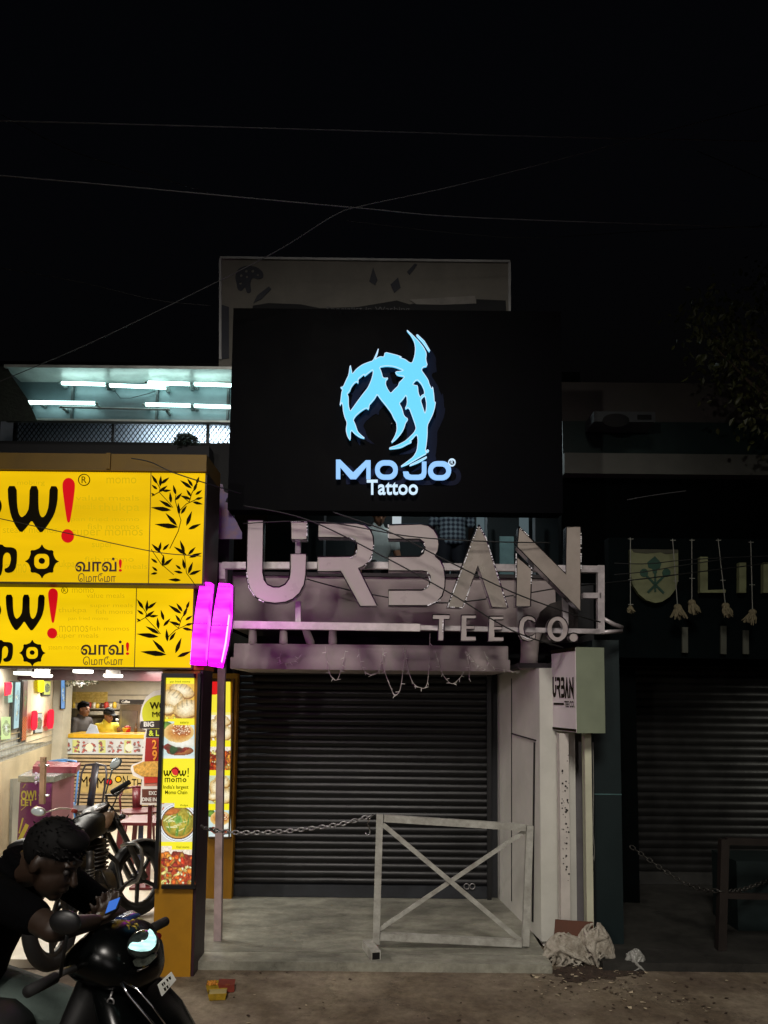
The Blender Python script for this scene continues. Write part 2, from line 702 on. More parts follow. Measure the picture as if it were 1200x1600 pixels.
# beam above the shutter, with a lip
bx0, bx1 = P(360, 1028, YB).x, P(797, 1028, YB).x
z0, z1, zm = P(580, 1047, YB).z, P(580, 1007, YB).z, P(580, 1029, YB).z
MB().box(bx0, bx1, YB, YS + 0.3, z0, zm).build('beam', MAUVE, shop)
MB().box(bx0 + 0.02, bx1 - 0.01, YB + 0.035, YS + 0.3, zm + 0.002, z1).build('beam', MAUVE, shop)
MB().box(bx0, bx1, YB + 0.9, YS + 0.3, z1 + 0.002, P(580, 980, YB).z).build('wall', M_DARKWALL, shop)
# first-floor slab and its white edge
ex0, ex1 = P(362, 945, YB + .05).x, P(868, 945, YB + .05).x
zs0, zs1 = P(600, 983, YB + .05).z, P(600, 902, YB + .05).z
MB().box(ex0, ex1, YB + .05, YB + .25, zs0, zs1).build('slab_edge', MAUVE, shop)
MB().box(ex0 - .02, ex1 + .02, YB + .02, YB + .25, zs1 + .002, zs1 + .03).build('slab_coping', m('dark_grimy_stone', (52, 48, 50), 0.8), shop)
UPZ = zs1 + .03
MB().box(ex0, 1.75, YB + .252, 9.6, zs0, zs1).build('floor_slab', M_DARKWALL, shop)
MB().box(ex0 - .3, 2.6, 9.6, 9.75, zs1, zs1 + 3.4).build('rear_wall', m('dark_teal_wall', (22, 30, 32), 0.8, var=0.3, scale=3), shop)
# side walls
# splayed white wall on the right of the bay
A, B = G(767, 1392, Z_SLAB), G(846, 1471, Z_SLAB)
ztop = P(800, 1053, A.y).z
w = MB()
w.prism([A, B, B + Vector((0.28, 0.03, 0)), A + Vector((0.55, 0.0, 0))], (0, 0, ztop - Z_SLAB))
w.build('splayed_wall', M_WHITEWALL, shop)
nrm = (B - A).normalized().cross(Vector((0, 0, 1)))
if nrm.y > 0:
    nrm = -nrm


def SW(px, py, d=0.0):
    return RP(px, py, A, nrm) + nrm * d


# door leaf seams and slot on the splayed wall
sm_ = MB()
sm_.bar(SW(800, 1146, .004), SW(838, 1157, .004), 0.01, 0.012, nrm)
sm_.bar(SW(800, 1060, .004), SW(800, 1408, .004), 0.006, 0.006, nrm)
sm_.bar(SW(836, 1160, .004), SW(833, 1440, .004), 0.02, 0.012, nrm)
sm_.build('door_seam', m('dark_gap', (30, 28, 28), 0.9), shop)
# white frontal return right of it, then the grey pier
YR = B.y + 0.035
MB().pbox(846.5, 1053, 874, 1478, YR, 0.3).build('wall_return', M_WHITEWALL, shop)
MB().box(P(874.5, 1250, YR + .12).x, P(930, 1250, YR + .12).x, YR + .12, YR + .5, 0, 2.2).build('pier', m('grey_plaster', (112, 108, 110), 0.8, var=0.3, scale=2, bump=.2), shop)
MB().box(P(766, 1100, YS).x - .02, 2.0, YS + .03, YS + .3, Z_SLAB, 3.0).build('wall', M_DARKWALL, shop)
# soffit over the white walls, broken column stub and rounded dark recess above
MB().box(A.x + .02, P(874, 1100, YR).x, YR + .03, YS, ztop + .002, ztop + .04).build('soffit', m('dark_grimy_stone', (52, 48, 50), 0.8), shop)
st = MB()
c0, c1 = P(826, 1046, 5.95), P(829, 985, 5.95)
st.loft([(c0, (.075, 0, 0), (0, .07, 0)), (c0.lerp(c1, .35), (.07, 0, 0), (0, .07, 0)), (c0.lerp(c1, .7), (.075, 0, 0), (0, .075, 0)), (c1, (.10, 0, 0), (0, .08, 0))], 14)
st.build('broken_column', MAUVE, shop, True)
arch = [(836, 1004), (838, 975), (846, 955), (860, 943), (880, 937), (903, 936), (903, 1004)]
mb = MB()
mb.shape(arch, [], plane_px(5.97), 0, 0.05)
mb.build('recess', m('soot_stained_plaster', (62, 57, 55), 0.85, var=.4, scale=5, bump=.3), shop)
# ceiling spot lamps and clamps in the gap under the slab
for px, dx in ((395, 0), (443, 0), (478, 7), (520, 0)):
    mb = MB()
    a = P(px, 984, YB + .12)
    b = P(px + dx, 1004, YB + .06)
    mb.limb(a, b, .032, .036, 12)
    mb.build('spot_lamp', MAUVE, shop, True)
# upper-floor window frames and lit panes seen behind the letters
PALE = m('pale_teal_panel', (120, 150, 150), 0.35, var=.15)
FR = m('pale_window_frame', (120, 125, 130), 0.4, var=.2)
LITP = em('window_glow', (95, 110, 115), 0.55)
for (x0, y0, x1, y1, Y, mat, nm) in ((613, 799, 627, 818, 9.45, em('bright_window', (190, 200, 205), .8), 'window_pane'), (745, 800, 757, 842, 9.42, LITP, 'window_pane'),
                                     (781, 838, 803, 915, 9.3, PALE, 'door_panel'), (812, 800, 826, 842, 9.4, LITP, 'window_pane'), (693, 862, 704, 908, 9.45, LITP, 'window_pane')):
    MB().pbox(x0, y0, x1, y1, Y, .04).build(nm, mat, shop)
for px in (507, 760, 835):
    MB().pbox(px - 1.5, 797, px + 1.5, 905, 9.2, .05).build('window_frame', FR, shop)

lamp('added_upstairs_light', 'SPOT', (.35, 6.9, 5.3), (.70, 8.9, 3.8), 75, (.86, .97, 1.0), spot_size=math.radians(75), spot_blend=.8, shadow_soft_size=.1)  # unseen lamp added to brighten the people upstairs
lamp('upper_room_light', 'AREA', (.9, 8.9, 5.0), (.7, 7.4, 3.0), 9, (.80, .96, 1.0), size=.9, size_y=.2, shape='RECTANGLE')

# ================================================================== CHANNEL-LETTER SIGN
YF = 5.5
sign = thing('letter_sign', 'big steel-edged letters on a rusty tube frame over the black shutter', 'sign', (0.2, YF, P(600, 985, YF).z))
fm = m('painted_tube_frame', (176, 168, 170), 0.4, 0.3, var=.3, scale=9)
f = MB()
T = .05


def fbar(mb, a, b, Y, t=T, d=T):
    mb.bar(P(a[0], a[1], Y), P(b[0], b[1], Y), d, t)


fbar(f, (348, 884), (612, 884), YF)
fbar(f, (612, 884.5), (938, 890), YF)
fbar(f, (350, 975), (500, 977), YF, .035)
fbar(f, (655, 981), (938, 987), YF, .035)
fbar(f, (938, 884), (938, 990), YF + .002)
fbar(f, (910, 931), (938, 931), YF + .002, .04)
fbar(f, (348, 880), (348, 905), YF + .002, .045)
f.build('frame', fm, sign)
f = MB()
f.bar(P(355, 976, YF - .03), P(656, 981, YF - .03), .05, .055)
f.build('lower_rail', m('off_white_painted_rail', (200, 194, 190), .5, var=.2, scale=8), sign)
for px, y0, y1 in ((466, 845, 880), (466, 940, 976), (883, 930, 985), (812, 905, 985)):
    f = MB()
    f.bar(P(px, y0, YF + .03), P(px, y1, YF + .03), .04, .04, (0, 1, 0))
    f.build('upright', fm, sign)
f = MB()
f.tube([P(940, 965, YF), P(958, 975, YF), P(972, 980, YF + .05), P(972, 986, YF + .05), P(940, 988, YF)], .016, 8)
f.build('bent_pipe', fm, sign, True)
# the tall painted post at the left
f = MB()
pb = G(340.5, 1469, Z_SLAB)
f.bar(pb, P(349, 884, pb.y), .055, .055, (0, 1, 0))
f.build('post', m('pinkish_painted_post', (176, 158, 160), .5, var=.25, scale=7), sign)


def z4(p):
    return (320 + p[0] / 1.875, 780 + p[1] / 1.875)


def z6(p):
    return (640 + p[0] / 3.75, 780 + p[1] / 3.75)


LET = {
    'U': [[z4(p) for p in [(125, 62), (172, 62), (170, 215), (174, 236), (184, 250), (200, 257), (218, 257), (235, 249), (246, 234), (250, 215), (250, 160), (298, 160), (296, 222), (291, 250), (278, 275), (258, 293), (235, 302), (205, 305), (175, 301), (150, 288), (133, 265), (124, 235), (122, 210)]],
          [z4(p) for p in [(252, 66), (300, 66), (299, 118), (253, 118)]]],
    'R': [[z4(p) for p in [(332, 70), (445, 70), (468, 75), (484, 88), (493, 108), (495, 132), (491, 160), (480, 185), (462, 198), (450, 201), (505, 312), (455, 314), (398, 211), (330, 212), (330, 168), (428, 167), (440, 160), (446, 146), (445, 130), (438, 118), (426, 113), (332, 112)]]],
    'B': [[z4(p) for p in [(538, 75), (632, 72), (655, 77), (672, 90), (683, 110), (686, 132), (683, 152), (675, 166), (690, 180), (700, 200), (704, 228), (703, 258), (695, 284), (678, 303), (652, 312), (538, 312), (538, 266), (636, 266), (652, 258), (661, 240), (660, 224), (650, 213), (636, 210), (538, 210), (538, 168), (628, 167), (640, 158), (645, 142), (641, 126), (630, 117), (538, 117)]]],
    'A': [[z4(p) for p in [(803, 75), (824, 115), (888, 318), (840, 316), (800, 195), (755, 318), (710, 316), (783, 112)]]],
    'N': [[z6(p) for p in [(640, 160), (735, 255), (915, 438), (918, 162), (1003, 160), (1000, 655), (630, 280)]],
          [z6(p) for p in [(628, 335), (715, 408), (708, 628), (622, 628)]]],
    'T': [[z6(p) for p in [(135, 676), (235, 676), (235, 703), (203, 703), (199, 826), (166, 826), (170, 703), (135, 703)]]],
    'E': [[z6(p) for p in [(303, 678), (388, 678), (388, 700), (334, 700), (334, 740), (380, 740), (380, 762), (334, 762), (334, 803), (388, 803), (388, 830), (299, 830)]]],
    'E2': [[z6(p) for p in [(466, 685), (549, 685), (549, 706), (497, 706), (497, 745), (541, 745), (541, 766), (497, 766), (497, 806), (550, 806), (550, 832), (459, 832)]]],
    'C': [[z6(p) for p in [(735, 700), (738, 725), (715, 712), (692, 708), (675, 722), (668, 757), (675, 792), (692, 805), (715, 800), (738, 785), (736, 815), (715, 829), (688, 832), (660, 822), (643, 795), (638, 757), (644, 716), (662, 690), (690, 681), (715, 685)]]],
    'O': [[z6(p) for p in circ(866, 760, 63, 32, 76)]],
    'dot': [[z6(p) for p in circ(960, 810, 27, 20)]],
}
FACE = m('white_acrylic_face', (170, 160, 158), 0.30, var=.05, scale=5)
FACE3 = m('falloff_dimmed_face', (150, 140, 132), 0.32, var=.15, scale=5)  # darker tone paints the light falling off towards the last letter
FACE2 = m('dimmed_peeling_film_face', (144, 136, 128), 0.25, var=.16, scale=7, bump=.07)  # peeling film, its tone also darkened for the light's falloff
FILM_GLINT = {  # white strips painting the sparkle of light on crumpled edge film
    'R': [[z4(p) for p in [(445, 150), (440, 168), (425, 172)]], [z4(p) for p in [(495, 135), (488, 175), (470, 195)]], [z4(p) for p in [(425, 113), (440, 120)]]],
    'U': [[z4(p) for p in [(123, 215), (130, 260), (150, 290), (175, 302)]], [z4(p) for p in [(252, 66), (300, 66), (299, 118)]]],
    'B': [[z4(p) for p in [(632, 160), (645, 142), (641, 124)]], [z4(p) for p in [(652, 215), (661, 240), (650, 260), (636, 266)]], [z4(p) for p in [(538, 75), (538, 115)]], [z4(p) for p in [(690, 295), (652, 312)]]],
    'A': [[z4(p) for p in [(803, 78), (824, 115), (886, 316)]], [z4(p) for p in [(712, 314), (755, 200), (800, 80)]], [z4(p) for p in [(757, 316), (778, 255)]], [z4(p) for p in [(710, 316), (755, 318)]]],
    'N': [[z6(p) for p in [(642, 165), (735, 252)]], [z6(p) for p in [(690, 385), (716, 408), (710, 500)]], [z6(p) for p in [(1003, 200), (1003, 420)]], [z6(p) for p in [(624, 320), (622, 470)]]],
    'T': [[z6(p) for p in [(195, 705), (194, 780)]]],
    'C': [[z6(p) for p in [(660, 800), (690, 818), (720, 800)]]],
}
for k, polys in LET.items():
    big = k in 'URBAN' and len(k) == 1
    Y = 5.34 if big else 5.4
    dp = .10 if big else .06
    mb, mf = MB(), MB()
    for i, pl in enumerate(polys):
        holes = [[z6(p) for p in circ(866, 760, 33, 28, 50)]] if k == 'O' else []
        mb.shape(pl, holes, plane_px(Y), 0.004, dp)
        cx = sum(p[0] for p in pl) / len(pl)
        cy = sum(p[1] for p in pl) / len(pl)
        mf.shape(pl, holes, plane_px(Y), 0.0, 0.003)
    lo = mb.build('letter', M_CHROME, sign)
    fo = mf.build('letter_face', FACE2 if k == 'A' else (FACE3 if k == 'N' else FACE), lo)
    # crumpled edge trim, brighter than the face
    tr = MB()
    for pl in polys:
        pts = [plane_px(Y)(p[0], p[1], -.004) for p in pl]
        tr.tube(pts + [pts[0]], .0045 if big else .0035, 4)
    tr.build('edge_trim', m('dark_steel_trim', (60, 58, 60), .35, .9, var=.3), lo)
    fl_ = FILM_GLINT.get(k)
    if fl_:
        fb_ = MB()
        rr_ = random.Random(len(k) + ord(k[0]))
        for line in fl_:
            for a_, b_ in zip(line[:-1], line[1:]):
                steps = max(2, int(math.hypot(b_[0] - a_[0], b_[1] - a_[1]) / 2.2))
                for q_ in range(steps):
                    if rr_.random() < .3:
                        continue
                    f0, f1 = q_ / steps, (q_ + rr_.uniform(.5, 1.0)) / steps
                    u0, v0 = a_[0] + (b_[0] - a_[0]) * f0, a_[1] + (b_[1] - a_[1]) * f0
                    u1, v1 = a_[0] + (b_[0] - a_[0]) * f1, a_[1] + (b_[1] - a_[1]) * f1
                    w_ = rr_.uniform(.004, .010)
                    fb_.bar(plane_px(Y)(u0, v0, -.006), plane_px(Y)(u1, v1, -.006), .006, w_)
        fb_.build('edge_film_glint', m('white_film_glint', (236, 236, 240), .3, var=.1), lo)

# ================================================================== ROUND LOGO BOARD
YM = 5.55
bd = thing('tattoo_sign', 'black board with a glowing pale blue thorny ring emblem above the big letters', 'sign', (P(620, 800, YM).x, YM, P(620, 799, YM).z))
MB().pbox(360, 484, 878, 799, YM, .16).build('board', m('gloss_black_acrylic', (3, 3, 6), 0.5, var=.3, scale=2, spec=.03), bd)
fr = MB()
for px in (420, 620, 820):
    a = P(px, 640, YM + .16)
    fr.bar(a, a + Vector((0, .6, 0)), .05, .05)
fr.build('bracket', M_BLACK, bd)


def lg(p):
    return (500 + p[0] / 5.0, 500 + p[1] / 5.0)


OUT = [(672, 72), (720, 115), (770, 165), (810, 215), (832, 262), (826, 310), (840, 358), (800, 368), (793, 395), (815, 425), (845, 470), (852, 500), (874, 545), (880, 517), (890, 590), (893, 643), (903, 640), (895, 690), (880, 740), (855, 790), (838, 825), (838, 900), (830, 980), (822, 1020), (835, 1042), (800, 1060), (740, 1095), (690, 1125), (622, 1150), (680, 1108), (730, 1070), (758, 1020), (766, 950), (762, 905), (752, 893), (715, 937), (695, 945), (720, 952), (685, 968), (635, 995), (590, 1003), (541, 1007), (545, 997), (600, 980), (660, 950), (690, 925), (735, 880), (750, 850), (745, 820), (725, 760), (695, 680), (662, 697), (682, 655), (676, 578), (645, 622), (617, 650), (640, 690), (655, 750), (689, 775), (670, 800), (655, 850), (630, 890), (595, 930), (553, 963), (585, 910), (602, 860), (598, 800), (578, 770), (555, 720), (510, 660), (470, 612), (447, 577), (430, 610), (400, 645), (386, 660), (380, 700), (362, 684), (320, 710), (280, 745), (258, 780), (275, 815), (293, 872), (320, 900), (353, 926), (310, 915), (268, 885), (247, 858), (238, 875), (238, 942), (215, 910), (203, 860), (212, 800), (195, 765), (182, 715), (178, 665), (170, 640), (155, 672), (162, 630), (170, 560), (180, 542), (158, 527), (182, 522), (205, 470), (225, 430), (236, 347), (245, 390), (252, 425), (285, 383), (330, 350), (380, 330), (414, 320), (440, 265), (458, 218), (450, 262), (428, 312), (445, 298), (470, 286), (500, 290), (508, 252), (560, 265), (600, 275), (642, 290), (615, 294), (660, 305), (700, 335), (722, 335), (740, 280), (746, 220), (736, 165), (712, 120)]
H1 = [(462, 366), (520, 356), (580, 362), (655, 392), (640, 400), (586, 405), (604, 430), (665, 440), (640, 470), (618, 490), (612, 515), (580, 545), (553, 575), (530, 545), (512, 505), (515, 470), (534, 452), (505, 455), (490, 450), (480, 410)]
H2 = [(414, 385), (415, 420), (400, 475), (375, 530), (335, 580), (290, 640), (255, 690), (235, 716), (222, 670), (222, 600), (210, 578), (232, 555), (245, 520), (270, 488), (288, 480), (299, 496), (297, 460), (325, 437), (345, 420), (347, 438), (380, 410)]
H3 = [(720, 503), (757, 461), (792, 497), (812, 540), (818, 578), (796, 588), (783, 606), (768, 575), (762, 512), (745, 512)]
H4 = [(785, 626), (802, 603), (820, 588), (832, 650), (830, 700), (820, 736), (805, 690)]
SL = [[(752, 118), (762, 115), (815, 165), (859, 240), (852, 246), (805, 175)], [(700, 1140), (706, 1130), (770, 1098), (833, 1067), (833, 1076), (772, 1112)], circ(840, 1023, 9, 10)]
LM = [[(125, 1238), (125, 1090), (158, 1090), (259, 1190), (358, 1095), (395, 1095), (395, 1238), (362, 1238), (362, 1140), (280, 1238), (237, 1238), (158, 1145), (158, 1238)]]
LO1, LO1h = rrect(430, 1095, 608, 1242, 70), rrect(466, 1130, 572, 1208, 38)
LJ = [(797, 1105), (832, 1105), (832, 1195), (824, 1222), (803, 1240), (772, 1244), (705, 1244), (672, 1235), (655, 1215), (649, 1183), (689, 1183), (699, 1204), (715, 1209), (770, 1209), (790, 1201), (797, 1183)]
LO2, LO2h = rrect(845, 1102, 1025, 1247, 70), rrect(882, 1137, 988, 1212, 38)


def logo(dx, dy, Y, d0, d1, mat, nm, parent, words=True, sl=True):
    fn0 = plane_px(Y)

    def fn(u, v, d):
        q = lg((u + dx, v + dy))
        return fn0(q[0], q[1], d)
    mb = MB()
    mb.shape(smooth_loop(OUT), [smooth_loop(h) for h in (H1, H2, H3, H4)], fn, d0, d1)
    if sl:
        for s_ in SL:
            mb.shape(smooth_loop(s_), [], fn, d0, d1)
    o1 = mb.build(nm, mat, parent)
    mb = MB()
    mb.shape(LM[0], [], fn, d0, d1)
    mb.shape(LO1, [LO1h], fn, d0, d1)
    mb.shape(LJ, [], fn, d0, d1)
    mb.shape(LO2, [LO2h], fn, d0, d1)
    o2 = mb.build('lettering', mat, parent)
    return o1, o2, fn


GL1 = em('lit_sky_blue_acrylic', (112, 214, 255), 1.0, base=.2)
GL2 = em('lit_pale_blue_acrylic', (150, 200, 255), 1.0, base=.2)
GL3 = em('lit_icy_white_acrylic', (205, 232, 255), 1.0, base=.2)
GHOST = m('painted_logo_reflection', (30, 33, 50), 0.7, var=.1, spec=.05)
YL = YM - .06
o1, o2, fnl = logo(0, 0, YL, 0, .022, GL1, 'emblem', bd)
o2.data.materials[0] = GL2
lettering('Tattoo', (365, 1247, 765, 1362), fnl, 0.0, GL3, bd, bold=.012, thick=.02)
mb = MB()
mb.shape(circ(1031, 1110, 29, 24), [circ(1031, 1110, 22, 20)], fnl, 0, .02)
mb.build('registered_mark', GL3, bd)
lettering('R', (1021, 1096, 1042, 1124), fnl, 0.0, GL3, bd, 'registered_mark', bold=.02)
mb = MB()
for q_ in ((380, 500), (640, 420), (560, 800), (250, 740), (800, 900), (180, 1200), (520, 1238), (730, 1240), (930, 1243)):
    a_ = fnl(q_[0], q_[1], .022)
    mb.bar(a_, a_ + Vector((0, .037, 0)), .008, .008)
mb.build('standoff', M_BLACK, bd)
# rim of every lit piece is paler
rim = MB()
for lp in [smooth_loop(OUT)] + [smooth_loop(h) for h in (H1, H2, H3, H4)] + SL:
    pts = [fnl(p[0], p[1], -.002) for p in lp]
    rim.tube(pts + [pts[0]], .0026, 4)
rim.build('rim', GL3, o1)
logo(78, 46, YM - .004, 0, .003, GHOST, 'logo_reflection_print', bd, sl=False)  # dim offset copy paints the logo's reflection on the board

# ------------------------------------------------------------------ faded older board behind
YO = 5.95
ob = thing('old_signboard', 'faded torn grey signboard with a dark animal mark rising behind the black round-emblem board', 'signboard', (P(570, 560, YO).x, YO, P(570, 600, YO).z))
MB().pbox(344, 404, 797, 600, YO, .08).build('panel', m('faded_grey_flex', (116, 112, 104), 0.7, var=.2, scale=3), ob)
fr = MB()
fr.bar(P(344, 403, YO - .004), P(797, 409, YO - .004), .02, .02)
fr.bar(P(344.5, 404, YO - .004), P(344.5, 562, YO - .004), .02, .02, (0, 1, 0))
fr.bar(P(796, 410, YO - .004), P(796, 490, YO - .004), .02, .02, (0, 1, 0))
fr.build('frame', m('grey_angle_iron', (150, 150, 150), .5, .3), ob)
DK = m('dark_navy_print', (18, 22, 40), .6, var=.3)
mb = MB()
mk = [(367, 433), (372, 420), (385, 415), (401, 417), (411, 425), (412, 434), (404, 437), (394, 434), (391, 444), (393, 457), (386, 459), (383, 448), (377, 456), (371, 452), (370, 444)]
mb.shape(smooth_loop(mk, 2), [circ(385, 424, 2), circ(395, 424, 2.2), circ(377, 431, 2), circ(386, 433, 1.8), circ(376, 443, 1.8), circ(403, 430, 1.6)], plane_px(YO), -.004, -.002)
mb.build('animal_mark', DK, ob)
mb = MB()
jag = [(390, 600), (395, 478), (420, 474), (470, 476), (500, 482), (560, 480), (620, 470), (640, 476), (676, 470), (700, 474), (744, 475), (744, 468), (790, 470), (797, 600)]
mb.shape(jag, [], plane_px(YO), -.006, -.003)
mb.build('torn_patch', m('exposed_dark_backing', (24, 25, 28), .8), ob)
for pl in ([(577, 440), (583, 418), (590, 438), (586, 446)], [(636, 425), (648, 412), (652, 414), (640, 430)], [(610, 445), (622, 434), (626, 450), (616, 458)], [(345, 476), (358, 480), (358, 560), (345, 562)], [(396, 474), (402, 462), (420, 448), (424, 452), (408, 468)]):
    mb = MB()
    mb.shape(pl, [], plane_px(YO), -.005, -.0025)
    mb.build('tear', DK, ob)
mb = MB()
mb.shape([(640, 469), (742, 463), (744, 475), (690, 477), (650, 476)], [], plane_px(YO), -.009, -.007)
mb.build('torn_flap', m('torn_pale_flex', (136, 132, 126), .7), ob)
lettering('Specialist in Washing', (510, 480, 640, 490), plane_px(YO), .009, m('grey_print', (90, 90, 92), .6), ob)

# ================================================================== YELLOW SHOP: lit signs
YEL = em('backlit_yellow_flex', (234, 188, 6), 0.94, var=.22, scale=1.3, base=.2)
YEL2 = em('bright_backlit_yellow_flex', (244, 202, 8), 0.97, var=.16, scale=1.6, base=.2)
FAINT = em('faint_printed_yellow', (214, 178, 12), 0.9, base=.2)
INK = m('brown_black_ink', (30, 24, 10), .5, var=.15)
RED = em('backlit_red_print', (205, 14, 24), .9)
OCHRE = m('dark_brown_sheet_metal', (44, 33, 8), .55, var=.2, scale=3)
LEAVES = [((985, 438), (855, 422)), ((978, 430), (915, 360)), ((1030, 430), (1060, 350)), ((1040, 450), (1110, 420)), ((945, 345), (835, 330)), ((950, 330), (880, 290)), ((990, 370), (985, 305)), ((1000, 365), (1032, 320)), ((970, 290), (1005, 250)), ((945, 305), (940, 245)), ((972, 260), (957, 205)), ((1055, 285), (1000, 265)), ((1055, 270), (1030, 230)), ((1060, 225), (995, 180)), ((1065, 215), (1035, 170)), ((1070, 240), (1090, 190)), ((1080, 260), (1115, 235)), ((1080, 285), (1120, 275)), ((1065, 300), (1120, 312)), ((1085, 200), (1100, 160)), ((870, 200), (838, 150)), ((885, 215), (890, 155)), ((890, 200), (935, 165)), ((870, 230), (838, 205)), ((880, 245), (925, 210)), ((900, 240), (945, 235)), ((855, 265), (836, 250)), ((890, 580), (838, 530)), ((880, 570), (890, 520)), ((900, 565), (935, 530)), ((900, 655), (905, 590)), ((905, 650), (955, 610)), ((870, 635), (834, 610)), ((870, 680), (840, 655)), ((870, 690), (832, 697)), ((1030, 590), (960, 545)), ((1020, 580), (995, 510)), ((1040, 590), (1080, 548)), ((1045, 605), (1115, 580)), ((1020, 670), (1010, 610)), ((1000, 670), (970, 645)), ((1040, 695), (1065, 630)), ((1045, 700), (1110, 675)), ((1010, 690), (960, 680)), ((1000, 730), (930, 727))]
STEMS = [[(938, 556), (985, 460), (1000, 400), (984, 350), (968, 290), (972, 262)], [(990, 350), (1030, 310), (1085, 285)], [(1000, 265), (1045, 300), (1060, 250), (1090, 200)], [(838, 268), (880, 245), (940, 310), (955, 330)], [(860, 180), (885, 225), (880, 245)], [(836, 560), (890, 640), (960, 700)], [(1082, 762), (1030, 690), (1020, 600), (1000, 560)], [(870, 560), (905, 600), (895, 650)]]


def z5(p):
    return (p[0] / 3.529, 700 + p[1] / 3.529)


W_ = [(48, 213), (95, 213), (98, 320), (106, 362), (118, 382), (130, 384), (150, 368), (166, 335), (170, 213), (215, 213), (215, 330), (223, 370), (234, 384), (246, 384), (260, 368), (274, 325), (280, 213), (323, 215), (320, 300), (303, 368), (265, 430), (230, 473), (205, 440), (179, 398), (150, 440), (120, 471), (90, 430), (65, 372), (52, 300)]
EXC = [(376, 412), (366, 350), (357, 285), (350, 225), (350, 200), (357, 182), (370, 171), (383, 168), (397, 171), (410, 183), (416, 202), (415, 230), (408, 290), (398, 355), (388, 412)]
MMO = [(-120, 535), (15, 532), (30, 548), (75, 550), (92, 560), (98, 580), (96, 635), (88, 668), (72, 686), (48, 691), (34, 686), (30, 668), (48, 662), (60, 648), (67, 615), (62, 588), (48, 578), (32, 580), (20, 600), (18, 670), (8, 705), (-10, 714), (-120, 714)]
STAR = []
for i in range(8):
    a = 2 * PI * i / 8
    for k, (da, r) in enumerate(((-.2, 73), (-.07, 82), (0, 94 if i % 2 == 0 else 84), (.07, 82), (.2, 73))):
        STAR.append((236 + r * math.cos(a + da), 627 + r * 1.0 * math.sin(a + da)))


